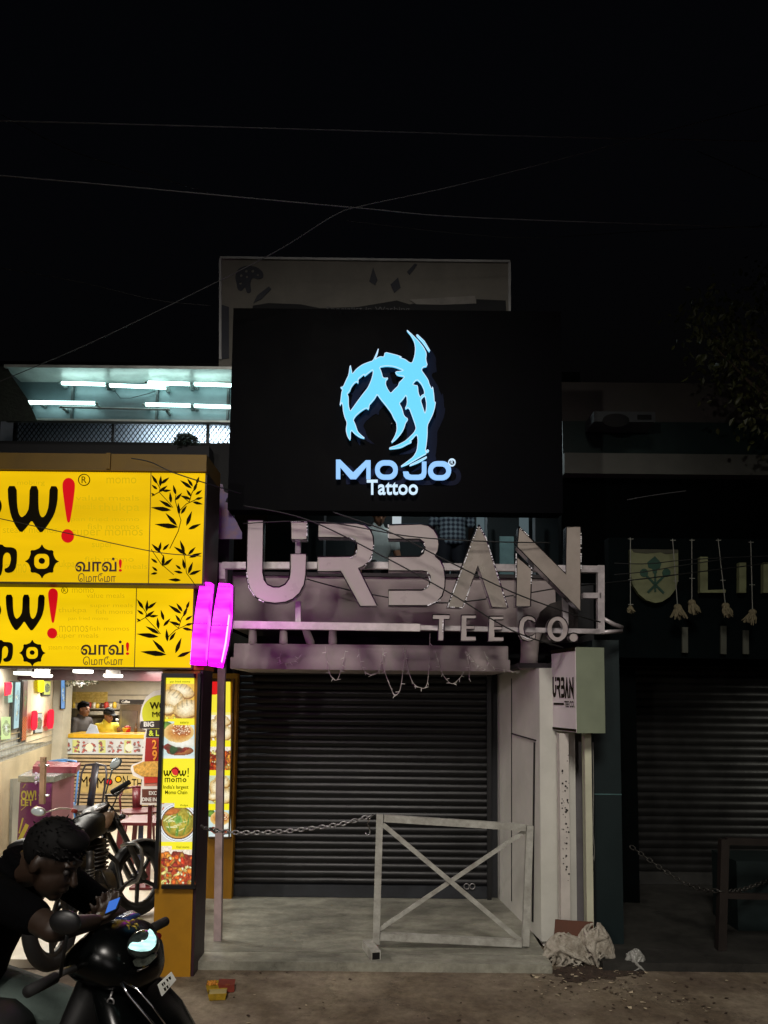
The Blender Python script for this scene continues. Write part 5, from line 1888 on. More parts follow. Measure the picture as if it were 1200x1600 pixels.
for nm_, pl in (('L', [(1094, 870), (1106, 870), (1106, 922), (1134, 921), (1134, 926), (1094, 926)]), ('I', [(1155, 879), (1166, 879), (1166, 926), (1155, 926)]), ('N', [(1193, 879), (1203, 879), (1232, 912), (1232, 879), (1243, 879), (1243, 926), (1233, 926), (1204, 893), (1204, 926), (1193, 926)])):
    mb = MB()
    mb.shape(pl, [], fs6, 0, .05)
    mb.build('letter', OLIVE, sg)
for px, a, b in ((1070, 980, 1020), (1130, 978, 1022), (1165, 985, 1022)):
    mb = MB()
    mb.bar(P(px, a, 6.56), P(px + (0 if px < 1160 else 0), b, 6.56), .05, .02, (0, 1, 0))
    mb.build('support', m('dim_olive_post', (66, 68, 58), .7), sg)
# straw bundles on cords
STRAW = m('pale_straw_knot', (104, 96, 72), .85, var=.35, scale=30)
CORD = m('pale_cord', (120, 120, 112), .7)
labs = ['faint straw bundle hanging just left of the pale shield', 'straw bundle hanging under the right edge of the shield', 'straw bundle on a straight cord between the shield and the letter L', 'straw bundle on a slanted cord right of the letter L', 'straw bundle nearest the right edge of the photo, below the letter I']
for i, (xt, yt, xb_, yb_, ti) in enumerate(((985, 840, 985, 950, 0), (1051, 842, 1059, 952, .1), (1081, 842, 1081, 945, .35), (1122, 842, 1134, 950, .3), (1173, 845, 1176, 960, -.35))):
    Yq = 6.36
    a, b = P(xt, yt, Yq), P(xb_, yb_, Yq)
    t = thing('straw_bundle', labs[i], 'hanging bundle', tuple(b), 'straw bundles hung along the fascia')
    mb = MB()
    mb.tube([a, b], .004, 5)
    for f_ in (.02, .6, .95):
        q = a.lerp(b, f_)
        mb.bar(q - Vector((.02, 0, 0)), q + Vector((.025, 0, 0)), .006, .006)
    mb.build('cord', CORD, t)
    mb = MB()
    sc_ = .5 if i == 0 else 1
    for k in range(34):
        an = random.uniform(-.55, .55) + ti
        ln_ = random.uniform(.06, .115) * sc_
        o = b + Vector((random.uniform(-.02, .02), random.uniform(-.02, .02), .015)) * sc_
        e = o + Vector((math.sin(an) * ln_, random.uniform(-.03, .03), -math.cos(an) * ln_))
        mb.tube([o, o.lerp(e, .5) + Vector((random.uniform(-.012, .012), 0, 0)), e], [.008, .009, .004], 5)
    mb.ell(b + Vector((0, 0, .02 * sc_)), (.035 * sc_, .03 * sc_, .028 * sc_), nu=9, nv=6)
    mb.build('straw', STRAW, t)
# dark cabinet, barrier and chain at the right
cb = thing('cabinet', 'dark green metal cabinet standing behind the black barrier at the right edge', 'cabinet', (P(1190, 1480, 6.1).x, 6.2, Z_SLAB))
MB().box(P(1152, 1400, 6.1).x, P(1152, 1400, 6.1).x + .75, 6.1, 6.55, Z_SLAB, P(1170, 1346, 6.1).z).build('body', m('dark_green_cabinet', (12, 26, 26), .55, var=.3), cb)
MB().box(P(1152, 1400, 6.1).x + .36, P(1152, 1400, 6.1).x + .37, 6.094, 6.099, Z_SLAB + .04, P(1170, 1350, 6.1).z).build('door_joint', M_BLACK, cb)
br2 = thing('barrier', 'dark rusty steel barrier frame in front of the right hand shutter', 'barrier', tuple(G(1126, 1484, Z_SLAB)))
yb2 = G(1126, 1484, Z_SLAB).y
mb = MB()
mb.bar(G(1126, 1484, Z_SLAB), P(1131, 1311, yb2), .06, .06, (0, 1, 0))
mb.build('post', m('dark_brown_steel', (38, 32, 28), .6, .3), br2)
mb = MB()
mb.bar(P(1134, 1314, yb2), P(1320, 1318, yb2), .05, .05)
mb.bar(P(1130, 1399, yb2), P(1320, 1404, yb2), .04, .04)
mb.build('rail', m('dark_brown_steel', (38, 32, 28), .6, .3), br2)


def chain(name, label, pts, r, mat, ll):
    """links along a smooth curve"""
    P_ = [Vector(p) for p in pts]
    dense = []
    for i in range(len(P_) - 1):
        p0, p1, p2, p3 = P_[max(0, i - 1)], P_[i], P_[i + 1], P_[min(len(P_) - 1, i + 2)]
        for k in range(40):
            t = k / 40
            dense.append(.5 * ((2 * p1) + (-p0 + p2) * t + (2 * p0 - 5 * p1 + 4 * p2 - p3) * t * t + (-p0 + 3 * p1 - 3 * p2 + p3) * t ** 3))
    dense.append(P_[-1])
    mb = MB()
    acc, last, k = 0, dense[0], 0
    nodes = [dense[0]]
    for q in dense[1:]:
        acc += (q - last).length
        last = q
        if acc >= ll:
            nodes.append(q)
            acc = 0
    for a, b in zip(nodes[:-1], nodes[1:]):
        t = (b - a).normalized()
        u = Vector((0, 1, 0)) if k % 2 else t.cross(Vector((0, 1, 0))).normalized()
        c = (a + b) / 2
        L, W = ll * .68, ll * .36
        mb.tube([c + t * math.cos(q) * L + u * math.sin(q) * W for q in [2 * PI * j / 14 for j in range(14)]], r, 6, True)
        k += 1
    o = mb.build(name, mat, None, True)
    return tag(o, label, 'chain', 'chains')


chain('chain', 'dark hanging chain sagging across the right hand shop front to the brown barrier', [P(985, 1322, 6.3), P(1045, 1365, 6.0), P(1090, 1388, 5.8), P(1128, 1392, yb2 - .02), P(1160, 1390, yb2 + .2), P(1210, 1372, yb2 + .5)], .006, m('dark_chain_steel', (70, 68, 64), .5, .7), .04)

# ================================================================== BOX SIGN ON TWO POSTS
bs = thing('box_sign', 'white box sign on two posts with small black block letters beside the white wall', 'sign', (P(900, 1440, 5.62).x, 5.62, 0))
nearT, nearB = P(900, 1011, 5.40), P(902, 1145.5, 5.40)
zt_, zb_ = nearT.z, nearB.z
xn = (nearT.x + nearB.x) / 2
# receding left face reaches px 862, right face stays frontal to px 945
yb_l = 5.40 + .42
xlf = P(863, 1080, yb_l).x
xrt = P(945.5, 1080, 5.42).x
foot = [(xn, 5.40), (xrt, 5.43), (xrt + .02, 5.43 + .42), (xlf, yb_l)]
mb = MB()
mb.prism([(x, y, zb_) for x, y in foot], (0, 0, zt_ - zb_))
mb.build('cabinet', m('pale_green_grey_sheet', (122, 130, 110), .5, var=.12, scale=3), bs)
e0, e1 = Vector((xlf, yb_l, zt_)), Vector((xn, 5.40, zt_))
eu = (e1 - e0)
en = eu.normalized().cross(Vector((0, 0, 1)))
if en.y > 0:
    en = -en
# coordinates of the face: u 0..1 across, v 0..1 downwards


def bsf(u, v, d):
    return e0 + eu * u + Vector((0, 0, -(zt_ - zb_) * v)) - en * d


mb = MB()
mb.shape([(.01, .01), (.99, .01), (.99, .99), (.01, .99)], [], bsf, -.006, -.001)
fo = mb.build('face_panel', m('white_flex_face', (214, 206, 206), .45, var=.06), bs)
for u0_, v0_, u1_, v1_ in ((0, 0, 1, .045), (0, .955, 1, .985), (.10, .655, .52, .68)):
    mb = MB()
    mb.shape([(u0_, v0_), (u1_, v0_), (u1_, v1_), (u0_, v1_)], [], bsf, -.010, -.0065)
    mb.build('printed_rule', INK, bs)
lt = MB()
sx0_, sx1_, sy0_, sy1_ = 386, 908, 812, 955
for k in 'URBAN':
    for pl in LET[k]:
        lt.shape([(.06 + (p[0] - sx0_) / (sx1_ - sx0_) * .86, .33 + (p[1] - sy0_) / (sy1_ - sy0_) * .28) for p in pl], [], bsf, -.0095, -.0065)
lt.build('lettering', INK, bs)
lettering('TEE CO.', (.56, .63, .95, .705), bsf, .0095, INK, bs, bold=.02)
# two posts
WP = m('torn_paper_post', (196, 190, 182), .7, var=.12, scale=5)
mb = MB()
pa = P(882, 1440, 5.66)
mb.pbox(875.5, 1146, 890, 1480, 5.62, .08)
p1_ = mb.build('post', WP, bs)
mb = MB()
mb.pbox(915.5, 1146, 926, 1480, 5.60, .08)
p2_ = mb.build('post', m('pale_cream_post', (190, 190, 166), .6, var=.1), bs)
random.seed(4)
mb = MB()
for _ in range(46):
    py = random.choice((random.uniform(1180, 1300), random.uniform(1215, 1380), random.uniform(1200, 1360)))
    px = random.uniform(878, 889)
    s = random.uniform(.7, 2.4)
    k = random.randint(4, 6)
    a0 = random.random() * 6
    mb.shape([(px + s * random.uniform(.5, 1) * math.cos(a0 + 2 * PI * i / k), py + s * 1.1 * random.uniform(.5, 1) * math.sin(a0 + 2 * PI * i / k)) for i in range(k)], [], plane_px(5.62), -.003, -.001)
mb.build('torn_spot', m('dark_torn_spot', (38, 34, 32), .9), p1_)
mb = MB()
mb.tube([P(926.5, 1160, 5.6), P(927.5, 1230, 5.6), P(926.5, 1300, 5.6), P(929, 1330, 5.6), P(928, 1345, 5.6), P(926, 1335, 5.6)], .003, 5)
mb.build('loose_wire', CORD, bs)

# ================================================================== WHITE CROSS-BRACED BARRIER, CHAIN
WB = m('chipped_white_paint', (190, 190, 181), .55, .05, var=.2, scale=12, bump=.2, rgb2=(144, 141, 132))
YA, YBB = 5.42, 5.78
bl, brr = G(588, 1474, Z_SLAB + .05), G(823, 1474, Z_SLAB + .03)
yl, yr = bl.y, brr.y
ba = thing('barrier', 'white cross braced barrier with chipped paint before the black shutter', 'barrier', (bl.x, yl, Z_SLAB))
TL_, TR_ = P(594, 1278, yl), P(826, 1293, yr)
BL_, BR_ = P(588, 1462, yl), P(820, 1474, yr)
BR_.z = max(BR_.z, Z_SLAB + .03)
mb = MB()
mb.bar(P(587.5, 1474, yl), P(593.5, 1272.5, yl), .05, .05, (0, 1, 0))
mb.build('post', WB, ba)
mb = MB()
mb.bar(P(820.5, 1477, yr), P(827.5, 1290, yr), .05, .05, (0, 1, 0))
mb.build('post', WB, ba)
dv = (TR_ - TL_).normalized()
for a, b, nm in ((TL_, TR_, 'top_rail'), (BL_, BR_, 'bottom_rail')):
    mb = MB()
    mb.bar(a + dv * .027, b - dv * .027, .046, .05)
    mb.build(nm, WB, ba)
mb = MB()
mb.bar(P(598, 1288, yl - .004), P(813, 1469, yr - .008), .012, .034, (0, 0, 1))
mb.build('brace', WB, ba)
mb = MB()
mb.bar(P(590, 1454, yl + .012), P(821, 1298, yr + .012), .012, .03, (0, 0, 1))
mb.build('brace', WB, ba)
mb = MB()
ft = P(588, 1474, yl)
mb.bar((ft.x - .07, ft.y + .05, Z_SLAB + .032), (ft.x + .0, ft.y - .21, Z_SLAB + .032), .07, .06)
ft_o = mb.build('foot', WB, ba)
mb = MB()
e_ = Vector((ft.x + .0, ft.y - .21, Z_SLAB + .032))
d_f = (e_ - Vector((ft.x - .07, ft.y + .05, Z_SLAB + .032))).normalized()
mb.bar(e_ + d_f * .0005, e_ + d_f * .002, .054, .046)
mb.build('open_end_shade', M_BLACK, ft_o)  # black plate paints the shade inside the open tube
mb = MB()
hk = [P(583, 1272, yl - .04), P(578, 1279, yl - .04), P(574, 1287, yl - .04), P(578, 1296, yl - .04), P(578, 1303, yl - .04), P(573, 1305, yl - .04), P(571, 1300, yl - .04)]
mb.tube(hk, .005, 7)
mb.build('hook', M_CHROME, ba, True)
chain('chain', 'steel link chain sagging from the painted post to the white barrier', [P(312, 1291, 5.25), P(338, 1298, 5.48), P(375, 1301, 5.48), P(430, 1300, 5.48), P(480, 1295, 5.47), P(535, 1287, 5.46), P(585, 1273, yl - .035)], .0055, M_STEEL, .036)

# ================================================================== GROUND CLUTTER
random.seed(9)
SACKW = m('dirty_white_sackcloth', (188, 182, 168), .85, var=.2, scale=14, bump=.5, rgb2=(120, 110, 96))


def crumple(name, label, cat, c, r, mat, seed, drape=1.0, sub=5, amp=.35, ridge=7.0):
    """crumpled cloth lump from a displaced icosphere"""
    import bmesh
    from mathutils import noise
    bm = bmesh.new()
    bmesh.ops.create_icosphere(bm, subdivisions=sub + 1, radius=1.0)
    off = Vector((seed * 3.1, seed * 1.7, seed))
    vs = []
    A_r = Matrix.Rotation(seed * 1.3, 3, 'Z') @ Matrix.Rotation(.5, 3, 'X')
    for v in bm.verts:
        n = v.co.normalized()
        q = A_r @ n
        q = Vector((q.x * 1.0, q.y * 2.3, q.z * 1.4))
        w1 = Vector((noise.noise(q * .9 + off), noise.noise(q * .9 + off * 2), noise.noise(q * .9 - off))) * .9
        f1 = 1 - 2 * abs(noise.noise(q * 1.0 + w1 + off))
        f2 = 1 - 2 * abs(noise.noise(q * 2.1 + w1 * 1.6 - off))
        f3 = 1 - 2 * abs(noise.noise(q * 4.6 + w1 * 2 + off * 3))
        k = .82 + amp * (.30 * noise.noise(n * 1.3 + off) + .26 * f1 + .16 * f2 + .06 * f3)
        p = Vector((n.x * r[0], n.y * r[1], n.z * r[2])) * k
        p.z = max(p.z, -r[2] * .55)
        vs.append(Vector(c) + p)
    fs = [tuple(w.index for w in f.verts) for f in bm.faces]
    bm.free()
    o = link_mesh(name, vs, fs, mat, None, True)
    return tag(o, label, cat)


sc_ = G(905, 1486, 0)


def cloth_heap(name, label, cat, c, r, n, mat, seed, thick=(.012, .03), vox=.006):
    """bunched cloth: folds swept over a low mound and fused"""
    rg = random.Random(seed)
    c = Vector(c)
    mb = MB()
    mb.ell(c + Vector((0, 0, r[2] * .25)), (r[0] * .6, r[1] * .6, r[2] * .5), None, 20, 12)

    def surf(a, t, k=1.0):
        # a: azimuth, t: 0 top .. 1 rim
        rr = t ** .8
        return c + Vector((math.cos(a) * r[0] * rr * k, math.sin(a) * r[1] * rr * k, r[2] * max(.02, (1 - t ** 1.8)) * k))
    for i in range(n):
        a = rg.uniform(0, 2 * PI)
        sw = rg.uniform(-2.6, 2.6)
        t0, t1 = rg.uniform(0, .5), rg.uniform(.6, 1.08)
        w = rg.uniform(*thick)
        pts, rs = [], []
        off = rg.uniform(.82, 1.15)
        for q in range(9):
            u_ = q / 8
            pts.append(surf(a + sw * u_ + .15 * math.sin(u_ * 7 + i), t0 + (t1 - t0) * u_, off))
            rs.append(w * (.25 + .9 * math.sin(PI * min(1, .12 + u_ * .86))) )
        mb.tube(pts, rs, 8)
    for v in mb.v:
        v.z = max(v.z, c.z + .002)
    o = remesh(name, mb, mat, None, vox, 1)
    return tag(o, label, cat)


cloth_heap('sack', 'crumpled dirty white sack slumped at the foot of the box sign posts', 'sack', (P(884, 1480, 5.50).x, 5.50, 0), (.18, .085, .19), 105, SACKW, 3, (.008, .017), .005)
cloth_heap('sack', 'twisted upper fold of white sackcloth leaning on the teal pillar', 'sack', (P(930, 1480, 5.50).x, 5.50, 0), (.15, .085, .25), 105, SACKW, 8, (.008, .017), .005)
cloth_heap('plastic_bag', 'small pale knotted plastic bag on the ground right of the teal pillar', 'bag', (P(991, 1488, 5.42).x, 5.42, 0), (.085, .06, .12), 30, m('pale_plastic_bag', (150, 150, 144), .35, var=.2, scale=10), 21, (.006, .016), .005)
mb = MB()
c0 = P(866, 1462, 5.55)
mb.prism([c0, P(926, 1464, 5.55), P(927, 1441, 5.58), P(868, 1437, 5.585)], (0, .012, 0))
tag(mb.build('cardboard', m('brown_cardboard', (92, 56, 40), .8, var=.15, scale=6)), 'brown cardboard sheet tucked between the white sack and the posts', 'cardboard')
# dropped food boxes
for lab, a, ang, dims, mt, mt2 in (('open yellow snack box lying nearest the camera on the road', (340, 1560), .15, (.115, .09, .045), m('yellow_card_box', (166, 134, 30), .7, var=.35, scale=30), m('cream_inside_card', (176, 160, 104), .6)),
                                   ('yellow and red snack box lying behind the open yellow one', (341, 1548), .12, (.15, .085, .05), m('yellow_card_box', (166, 134, 30), .7, var=.35, scale=30), m('red_card', (128, 50, 34), .7, var=.3, scale=30))):
    g = G(a[0], a[1], 0)
    t = thing('snack_box', lab, 'food box', (g.x, g.y, 0), 'snack boxes dropped on the road')
    R = Matrix.Rotation(ang, 3, 'Z')
    q = lambda x, y, z: Vector((g.x, g.y, 0)) + R @ Vector((x, y, z))
    mb = MB()
    w_, d_, h_ = dims
    bot = [q(-w_ * .42, -d_ * .42, .003), q(w_ * .42, -d_ * .42, .003), q(w_ * .42, d_ * .42, .003), q(-w_ * .42, d_ * .42, .003)]
    top = [q(-w_ / 2, -d_ / 2, h_), q(w_ / 2, -d_ / 2, h_), q(w_ / 2, d_ / 2, h_), q(-w_ / 2, d_ / 2, h_)]
    mb.add(bot + top, [(0, 3, 2, 1), (0, 1, 5, 4), (1, 2, 6, 5), (2, 3, 7, 6), (3, 0, 4, 7)])
    mb.build('tray', mt, t)
    mb = MB()
    if 'red' in lab:
        mb.add([q(0, -d_ / 2, h_ + .002), q(w_ / 2 + .03, -d_ / 2, h_ - .004), q(w_ / 2 + .03, d_ / 2, h_ + .004), q(0, d_ / 2, h_ + .008), q(.02, -d_ / 2 - .001, .004), q(w_ / 2 + .03, -d_ / 2 - .001, .004)], [(0, 1, 2, 3), (0, 4, 5, 1)])
        mb.build('flap', mt2, t)
        mb = MB()
        for _ in range(16):
            mb.ell(q(random.uniform(-w_ * .42, 0), random.uniform(-d_ * .35, d_ * .4), h_ + random.uniform(-.005, .01)), random.uniform(.006, .012), nu=7, nv=5)
        mb.build('scraps', m('food_scraps', (200, 130, 40), .6, var=.5, scale=40), t, True)
    else:
        mb.add([q(-w_ * .46, -d_ * .46, h_ * .75), q(w_ * .46, -d_ * .46, h_ * .75), q(w_ * .46, d_ * .46, h_ * .9), q(-w_ * .46, d_ * .46, h_ * .9)], [(0, 1, 2, 3)])
        mb.build('inside', mt2, t)
# litter, leaves, soil: nobody could count it
mb, mb2 = MB(), MB()


def scrap(mb, c, s, flat=.3):
    k = random.randint(4, 6)
    a0 = random.random() * 6
    ti = Vector((random.uniform(-flat, flat), random.uniform(-flat, flat), 0))
    ps = []
    for i in range(k):
        a = a0 + 2 * PI * i / k
        rr = s * random.uniform(.45, 1)
        x, y = rr * math.cos(a), rr * math.sin(a) * random.uniform(.5, 1)
        ps.append(Vector((c[0] + x, c[1] + y, c[2] + .004 + max(0, (x * ti.x + y * ti.y)) + random.uniform(0, s * .15))))
    mb.add(ps, [tuple(range(k))])


for _ in range(560):
    px = min(1240, max(780, random.gauss(925, 85)))
    py = min(1640, max(1486, random.gauss(1525, 28) + (px - 930) * .16))
    g = G(px, py, 0)
    scrap(mb if random.random() < .35 else mb2, (g.x, g.y, 0), random.choice((.004, .005, .007, .009, .012, .020)), .6)
for _ in range(190):
    g = G(random.uniform(330, 1200), random.uniform(1498, 1640), 0)
    scrap(mb if random.random() < .4 else mb2, (g.x, g.y, 0), random.choice((.004, .006, .006, .012, .018)), .5)
for _ in range(30):
    g = G(random.uniform(360, 860), random.uniform(1496, 1508), 0)
    scrap(mb if random.random() < .4 else mb2, (g.x, g.y, 0), random.uniform(.008, .03), .5)
for _ in range(14):
    g = G(random.uniform(360, 760), random.uniform(1400, 1480), Z_SLAB)
    scrap(mb, (g.x, g.y, Z_SLAB), random.uniform(.006, .018), .3)
tag(mb.build('pale_litter', m('pale_leaf_litter', (170, 156, 130), .8, var=.4, scale=20)), kind='stuff')
tag(mb2.build('dark_litter', m('dark_leaf_litter', (58, 44, 32), .9, var=.4, scale=20)), kind='stuff')
# dark soil patch by the sack
so_ = []
for i in range(90):
    a = 2 * PI * i / 90
    wv_ = 1 + .16 * math.sin(3 * a + 1) + .12 * math.sin(7 * a) + .07 * math.sin(17 * a + 2) + random.uniform(-.05, .05)
    g = G(928 + 66 * math.cos(a) * wv_, 1514 + 20 * math.sin(a) * wv_, 0)
    so_.append((g.x, g.y, .004))
tag(link_mesh('spilled_soil', so_, [tuple(range(90))], m('dark_damp_soil', (66, 52, 41), .95, var=.5, scale=18, bump=.8)), kind='stuff')

# ================================================================== STRING LIGHTS OVER THE SHUTTER
SLW = m('pale_string_wire', (172, 166, 160), .6)
BULB = m('clear_dead_bulb', (210, 208, 200), .2)
strands = [([(440, 1018), (437, 1030), (443, 1036), (460, 1033), (472, 1022)], 'leftmost unlit string light loop under the white beam'),
           ([(508, 1010), (512, 1040), (518, 1058), (527, 1062), (534, 1042), (540, 1016)], 'narrow unlit string light loop left of the beam centre'),
           ([(560, 1014), (565, 1040), (577, 1054), (592, 1048), (600, 1014)], 'wide unlit string light loop near the beam centre'),
           ([(597, 1012), (600, 1045), (612, 1078), (617, 1086), (626, 1074), (634, 1012)], 'longest unlit string light loop, dangling lowest over the shutter'),
           ([(630, 1012), (642, 1060), (655, 1074), (668, 1066), (672, 990)], 'unlit string light loop tied to the frame above the letters'),
           ([(680, 1018), (690, 1050), (705, 1068), (718, 1060), (724, 1050)], 'unlit string light loop right of the longest one'),
           ([(727, 1018), (733, 1040), (733, 1062)], 'straight unlit string light end hanging at the right of the beam'),
           ([(728, 1018), (745, 1038), (760, 1046)], 'slanted unlit string light tail across the beam at the right'),
           ([(756, 1018), (768, 1040), (790, 1047), (812, 1050)], 'rightmost unlit string light sweeping to the broken column')]
for pts, lab in strands:
    P_ = [P(x, y, YB - .05) for x, y in pts]
    dense = []
    for i in range(len(P_) - 1):
        p0, p1, p2, p3 = P_[max(0, i - 1)], P_[i], P_[i + 1], P_[min(len(P_) - 1, i + 2)]
        for k in range(8):
            t = k / 8
            dense.append(.5 * ((2 * p1) + (-p0 + p2) * t + (2 * p0 - 5 * p1 + 4 * p2 - p3) * t * t + (-p0 + 3 * p1 - 3 * p2 + p3) * t ** 3))
    dense.append(P_[-1])
    t = thing('string_light', lab, 'string light', tuple(P_[0]), 'unlit string lights under the beam')
    mb = MB()
    mb.tube(dense, .003, 5)
    mb.build('wire', SLW, t)
    mb = MB()
    for i in range(3, len(dense), 3):
        dd = Vector((random.uniform(-1, 1), random.uniform(-.5, .5), random.uniform(-1.2, .2))).normalized()
        mb.tube([dense[i], dense[i] + dd * .03], [.004, .002], 5)
    mb.build('bulbs', BULB, t)

# ================================================================== CABLES
CB = m('black_cable', (18, 18, 18), .6)
CG = m('grey_cable', (72, 72, 74), .6)


def cable(label, pts, mat, r=.004):
    P_ = [P(x, y, Y) for x, y, Y in pts]
    dense = []
    for i in range(len(P_) - 1):
        p0, p1, p2, p3 = P_[max(0, i - 1)], P_[i], P_[i + 1], P_[min(len(P_) - 1, i + 2)]
        for k in range(12):
            t = k / 12
            dense.append(.5 * ((2 * p1) + (-p0 + p2) * t + (2 * p0 - 5 * p1 + 4 * p2 - p3) * t * t + (-p0 + 3 * p1 - 3 * p2 + p3) * t ** 3))
    dense.append(P_[-1])
    mb = MB()
    mb.tube(dense, r, 6)
    tag(mb.build('cable', mat, None, True), label, 'cable', 'overhead cables')


cable('highest overhead cable, almost level across the dark sky', [(-60, 187, 4.4), (300, 197, 4.6), (640, 207, 4.8), (870, 214, 5), (1260, 222, 5.4)], CG)
cable('second level overhead cable crossing above the faded signboard', [(-60, 269, 4.3), (180, 290, 4.5), (340, 305, 4.6), (560, 325, 4.8), (760, 341, 5), (1260, 358, 5.6)], CG)
cable('cable rising from the tube sign box to the upper right of the sky', [(-10, 600, 5.4), (150, 532, 5.3), (340, 440, 5.2), (440, 388, 5.1), (520, 338, 5.0), (565, 322, 5.0), (700, 293, 5.0), (860, 253, 5.1), (1005, 214, 5.2), (1250, 150, 5.4)], CG, .0035)
cable('faint cable dropping from the upper left corner of the sky', [(0, 178, 5), (110, 235, 5.2), (230, 272, 5.4), (340, 306, 5.6)], m('dim_cable', (34, 34, 36), .6), .0035)
cable('faint low cable running into the left edge of the faded signboard', [(-20, 415, 5.4), (120, 440, 5.5), (240, 468, 5.6), (330, 478, 5.7)], m('dim_cable', (34, 34, 36), .6), .0035)
cable('faint cable at the far right of the sky', [(1090, 236, 6), (1150, 262, 6), (1250, 305, 6)], m('dim_cable', (34, 34, 36), .6), .0035)
cable('faint cable in the middle right of the sky', [(540, 345, 5.6), (800, 371, 5.8), (1000, 362, 6), (1260, 350, 6.2)], m('dim_cable', (34, 34, 36), .6), .003)
cable('thin black cable slanting across the upper yellow sign', [(-20, 806, 4.75), (100, 832, 4.75), (235, 861, 4.75), (300, 868, 4.8), (325, 869, 5.2)], CB, .003)
cable('black cable drooping over the ochre cap of the yellow sign', [(205, 716, 4.8), (235, 722, 4.8), (270, 738, 4.8), (325, 756, 4.9), (380, 772, 5.3)], CB)
cable('black cable slanting down across the letters to the box sign', [(380, 790, 5.25), (480, 812, 5.2), (600, 870, 5.2), (700, 925, 5.2), (800, 985, 5.2), (880, 1012, 5.3)], CB, .005)
cable('upper black cable slanting down across the letters', [(520, 800, 5.25), (610, 832, 5.2), (700, 877, 5.2), (800, 925, 5.2), (890, 958, 5.25), (938, 972, 5.4)], CB, .005)
cable('black cable running level across the tops of the big letters', [(380, 818, 5.3), (500, 815, 5.25), (640, 838, 5.25), (760, 846, 5.25), (860, 848, 5.3)], CB, .0045)
cable('black cable looping behind the letters over the slab edge', [(480, 905, 5.6), (560, 925, 5.6), (680, 942, 5.6), (790, 932, 5.6), (880, 918, 5.6), (1000, 905, 5.9), (1200, 880, 6.3)], CB, .005)
cable('pale cable stub across the dark wall on the right', [(980, 781, 6.4), (1020, 774, 6.4), (1072, 767, 6.4)], CG, .004)
cable('black cable crossing the pale shield emblem', [(960, 880, 6.3), (1010, 881, 6.3), (1060, 876, 6.3), (1120, 872, 6.3), (1220, 868, 6.3)], CB, .004)
cable('lower black cable crossing the pale shield emblem', [(960, 898, 6.3), (1010, 893, 6.3), (1062, 884, 6.3), (1130, 874, 6.3)], CB, .004)

# ================================================================== TREE AT THE RIGHT EDGE
random.seed(17)
tr = thing('tree', 'dark leafy tree crown reaching in from the right edge above the grey ledge', 'tree', (4.15, 6.3, 0))
BARK = m('grey_brown_bark', (74, 62, 50), .9, var=.3, scale=12, bump=.6)
LEAF = m('dusty_olive_leaf', (78, 80, 40), .45, var=.5, scale=3, rgb2=(40, 50, 24))
mb = MB()
base = Vector((4.15, 6.3, 0))
mb.tube([base, base + Vector((.03, 0, 1.5)), base + Vector((-.05, 0, 3.0)), base + Vector((0, 0, 4.2)), base + Vector((.1, 0, 5.2))], [.13, .11, .09, .06, .03], 10)
mb.build('trunk', BARK, tr, True)
mb, ml = MB(), MB()
clumps = [(1150, 500, 6.2), (1195, 470, 6.3), (1180, 545, 6.1), (1130, 530, 6.2), (1110, 470, 6.3), (1165, 590, 6.2), (1200, 610, 6.2), (1140, 575, 6.4), (1120, 545, 6.1), (1230, 540, 6.4), (1240, 470, 6.5), (1260, 600, 6.3), (1185, 640, 6.2), (1225, 660, 6.2), (1098, 508, 6.2), (1290, 520, 6.3), (1330, 450, 6.4), (1300, 640, 6.5), (1210, 420, 6.6), (1280, 400, 6.5)]
for px, py, Y in clumps:
    e = P(px, py, Y)
    s = base + Vector((0, 0, random.uniform(3.2, 4.6)))
    mid = s.lerp(e, .5) + Vector((0, 0, .15))
    mb.tube([s, mid, e], [.03, .018, .006], 6)
    for _ in range(70):
        o = Vector((random.gauss(0, .13), random.gauss(0, .14), random.gauss(0, .12)))
        p = e + o
        a = Vector((random.gauss(0, .6), random.gauss(0, .6), -random.uniform(.2, 1.2))).normalized()
        b = a.cross(Vector((random.gauss(0, 1), random.gauss(0, 1), random.gauss(0, .4)))).normalized()
        L = random.uniform(.045, .085)
        n_ = a.cross(b) * L * .12
        ml.add([p, p + a * L * .35 + b * L * .26 + n_, p + a * L * .7 + b * L * .2 + n_, p + a * L, p + a * L * .7 - b * L * .2 + n_, p + a * L * .35 - b * L * .26 + n_], [(0, 1, 2, 3), (0, 3, 4, 5)])
mb.build('branches', BARK, tr, True)
ml.build('crown', LEAF, tr)

# ================================================================== PEOPLE
random.seed(31)


def frame_from(fwd, up=(0, 0, 1)):
    f = Vector(fwd).normalized()
    s = f.cross(Vector(up)).normalized()      # to the person's right
    u = s.cross(f)
    return f, s, u


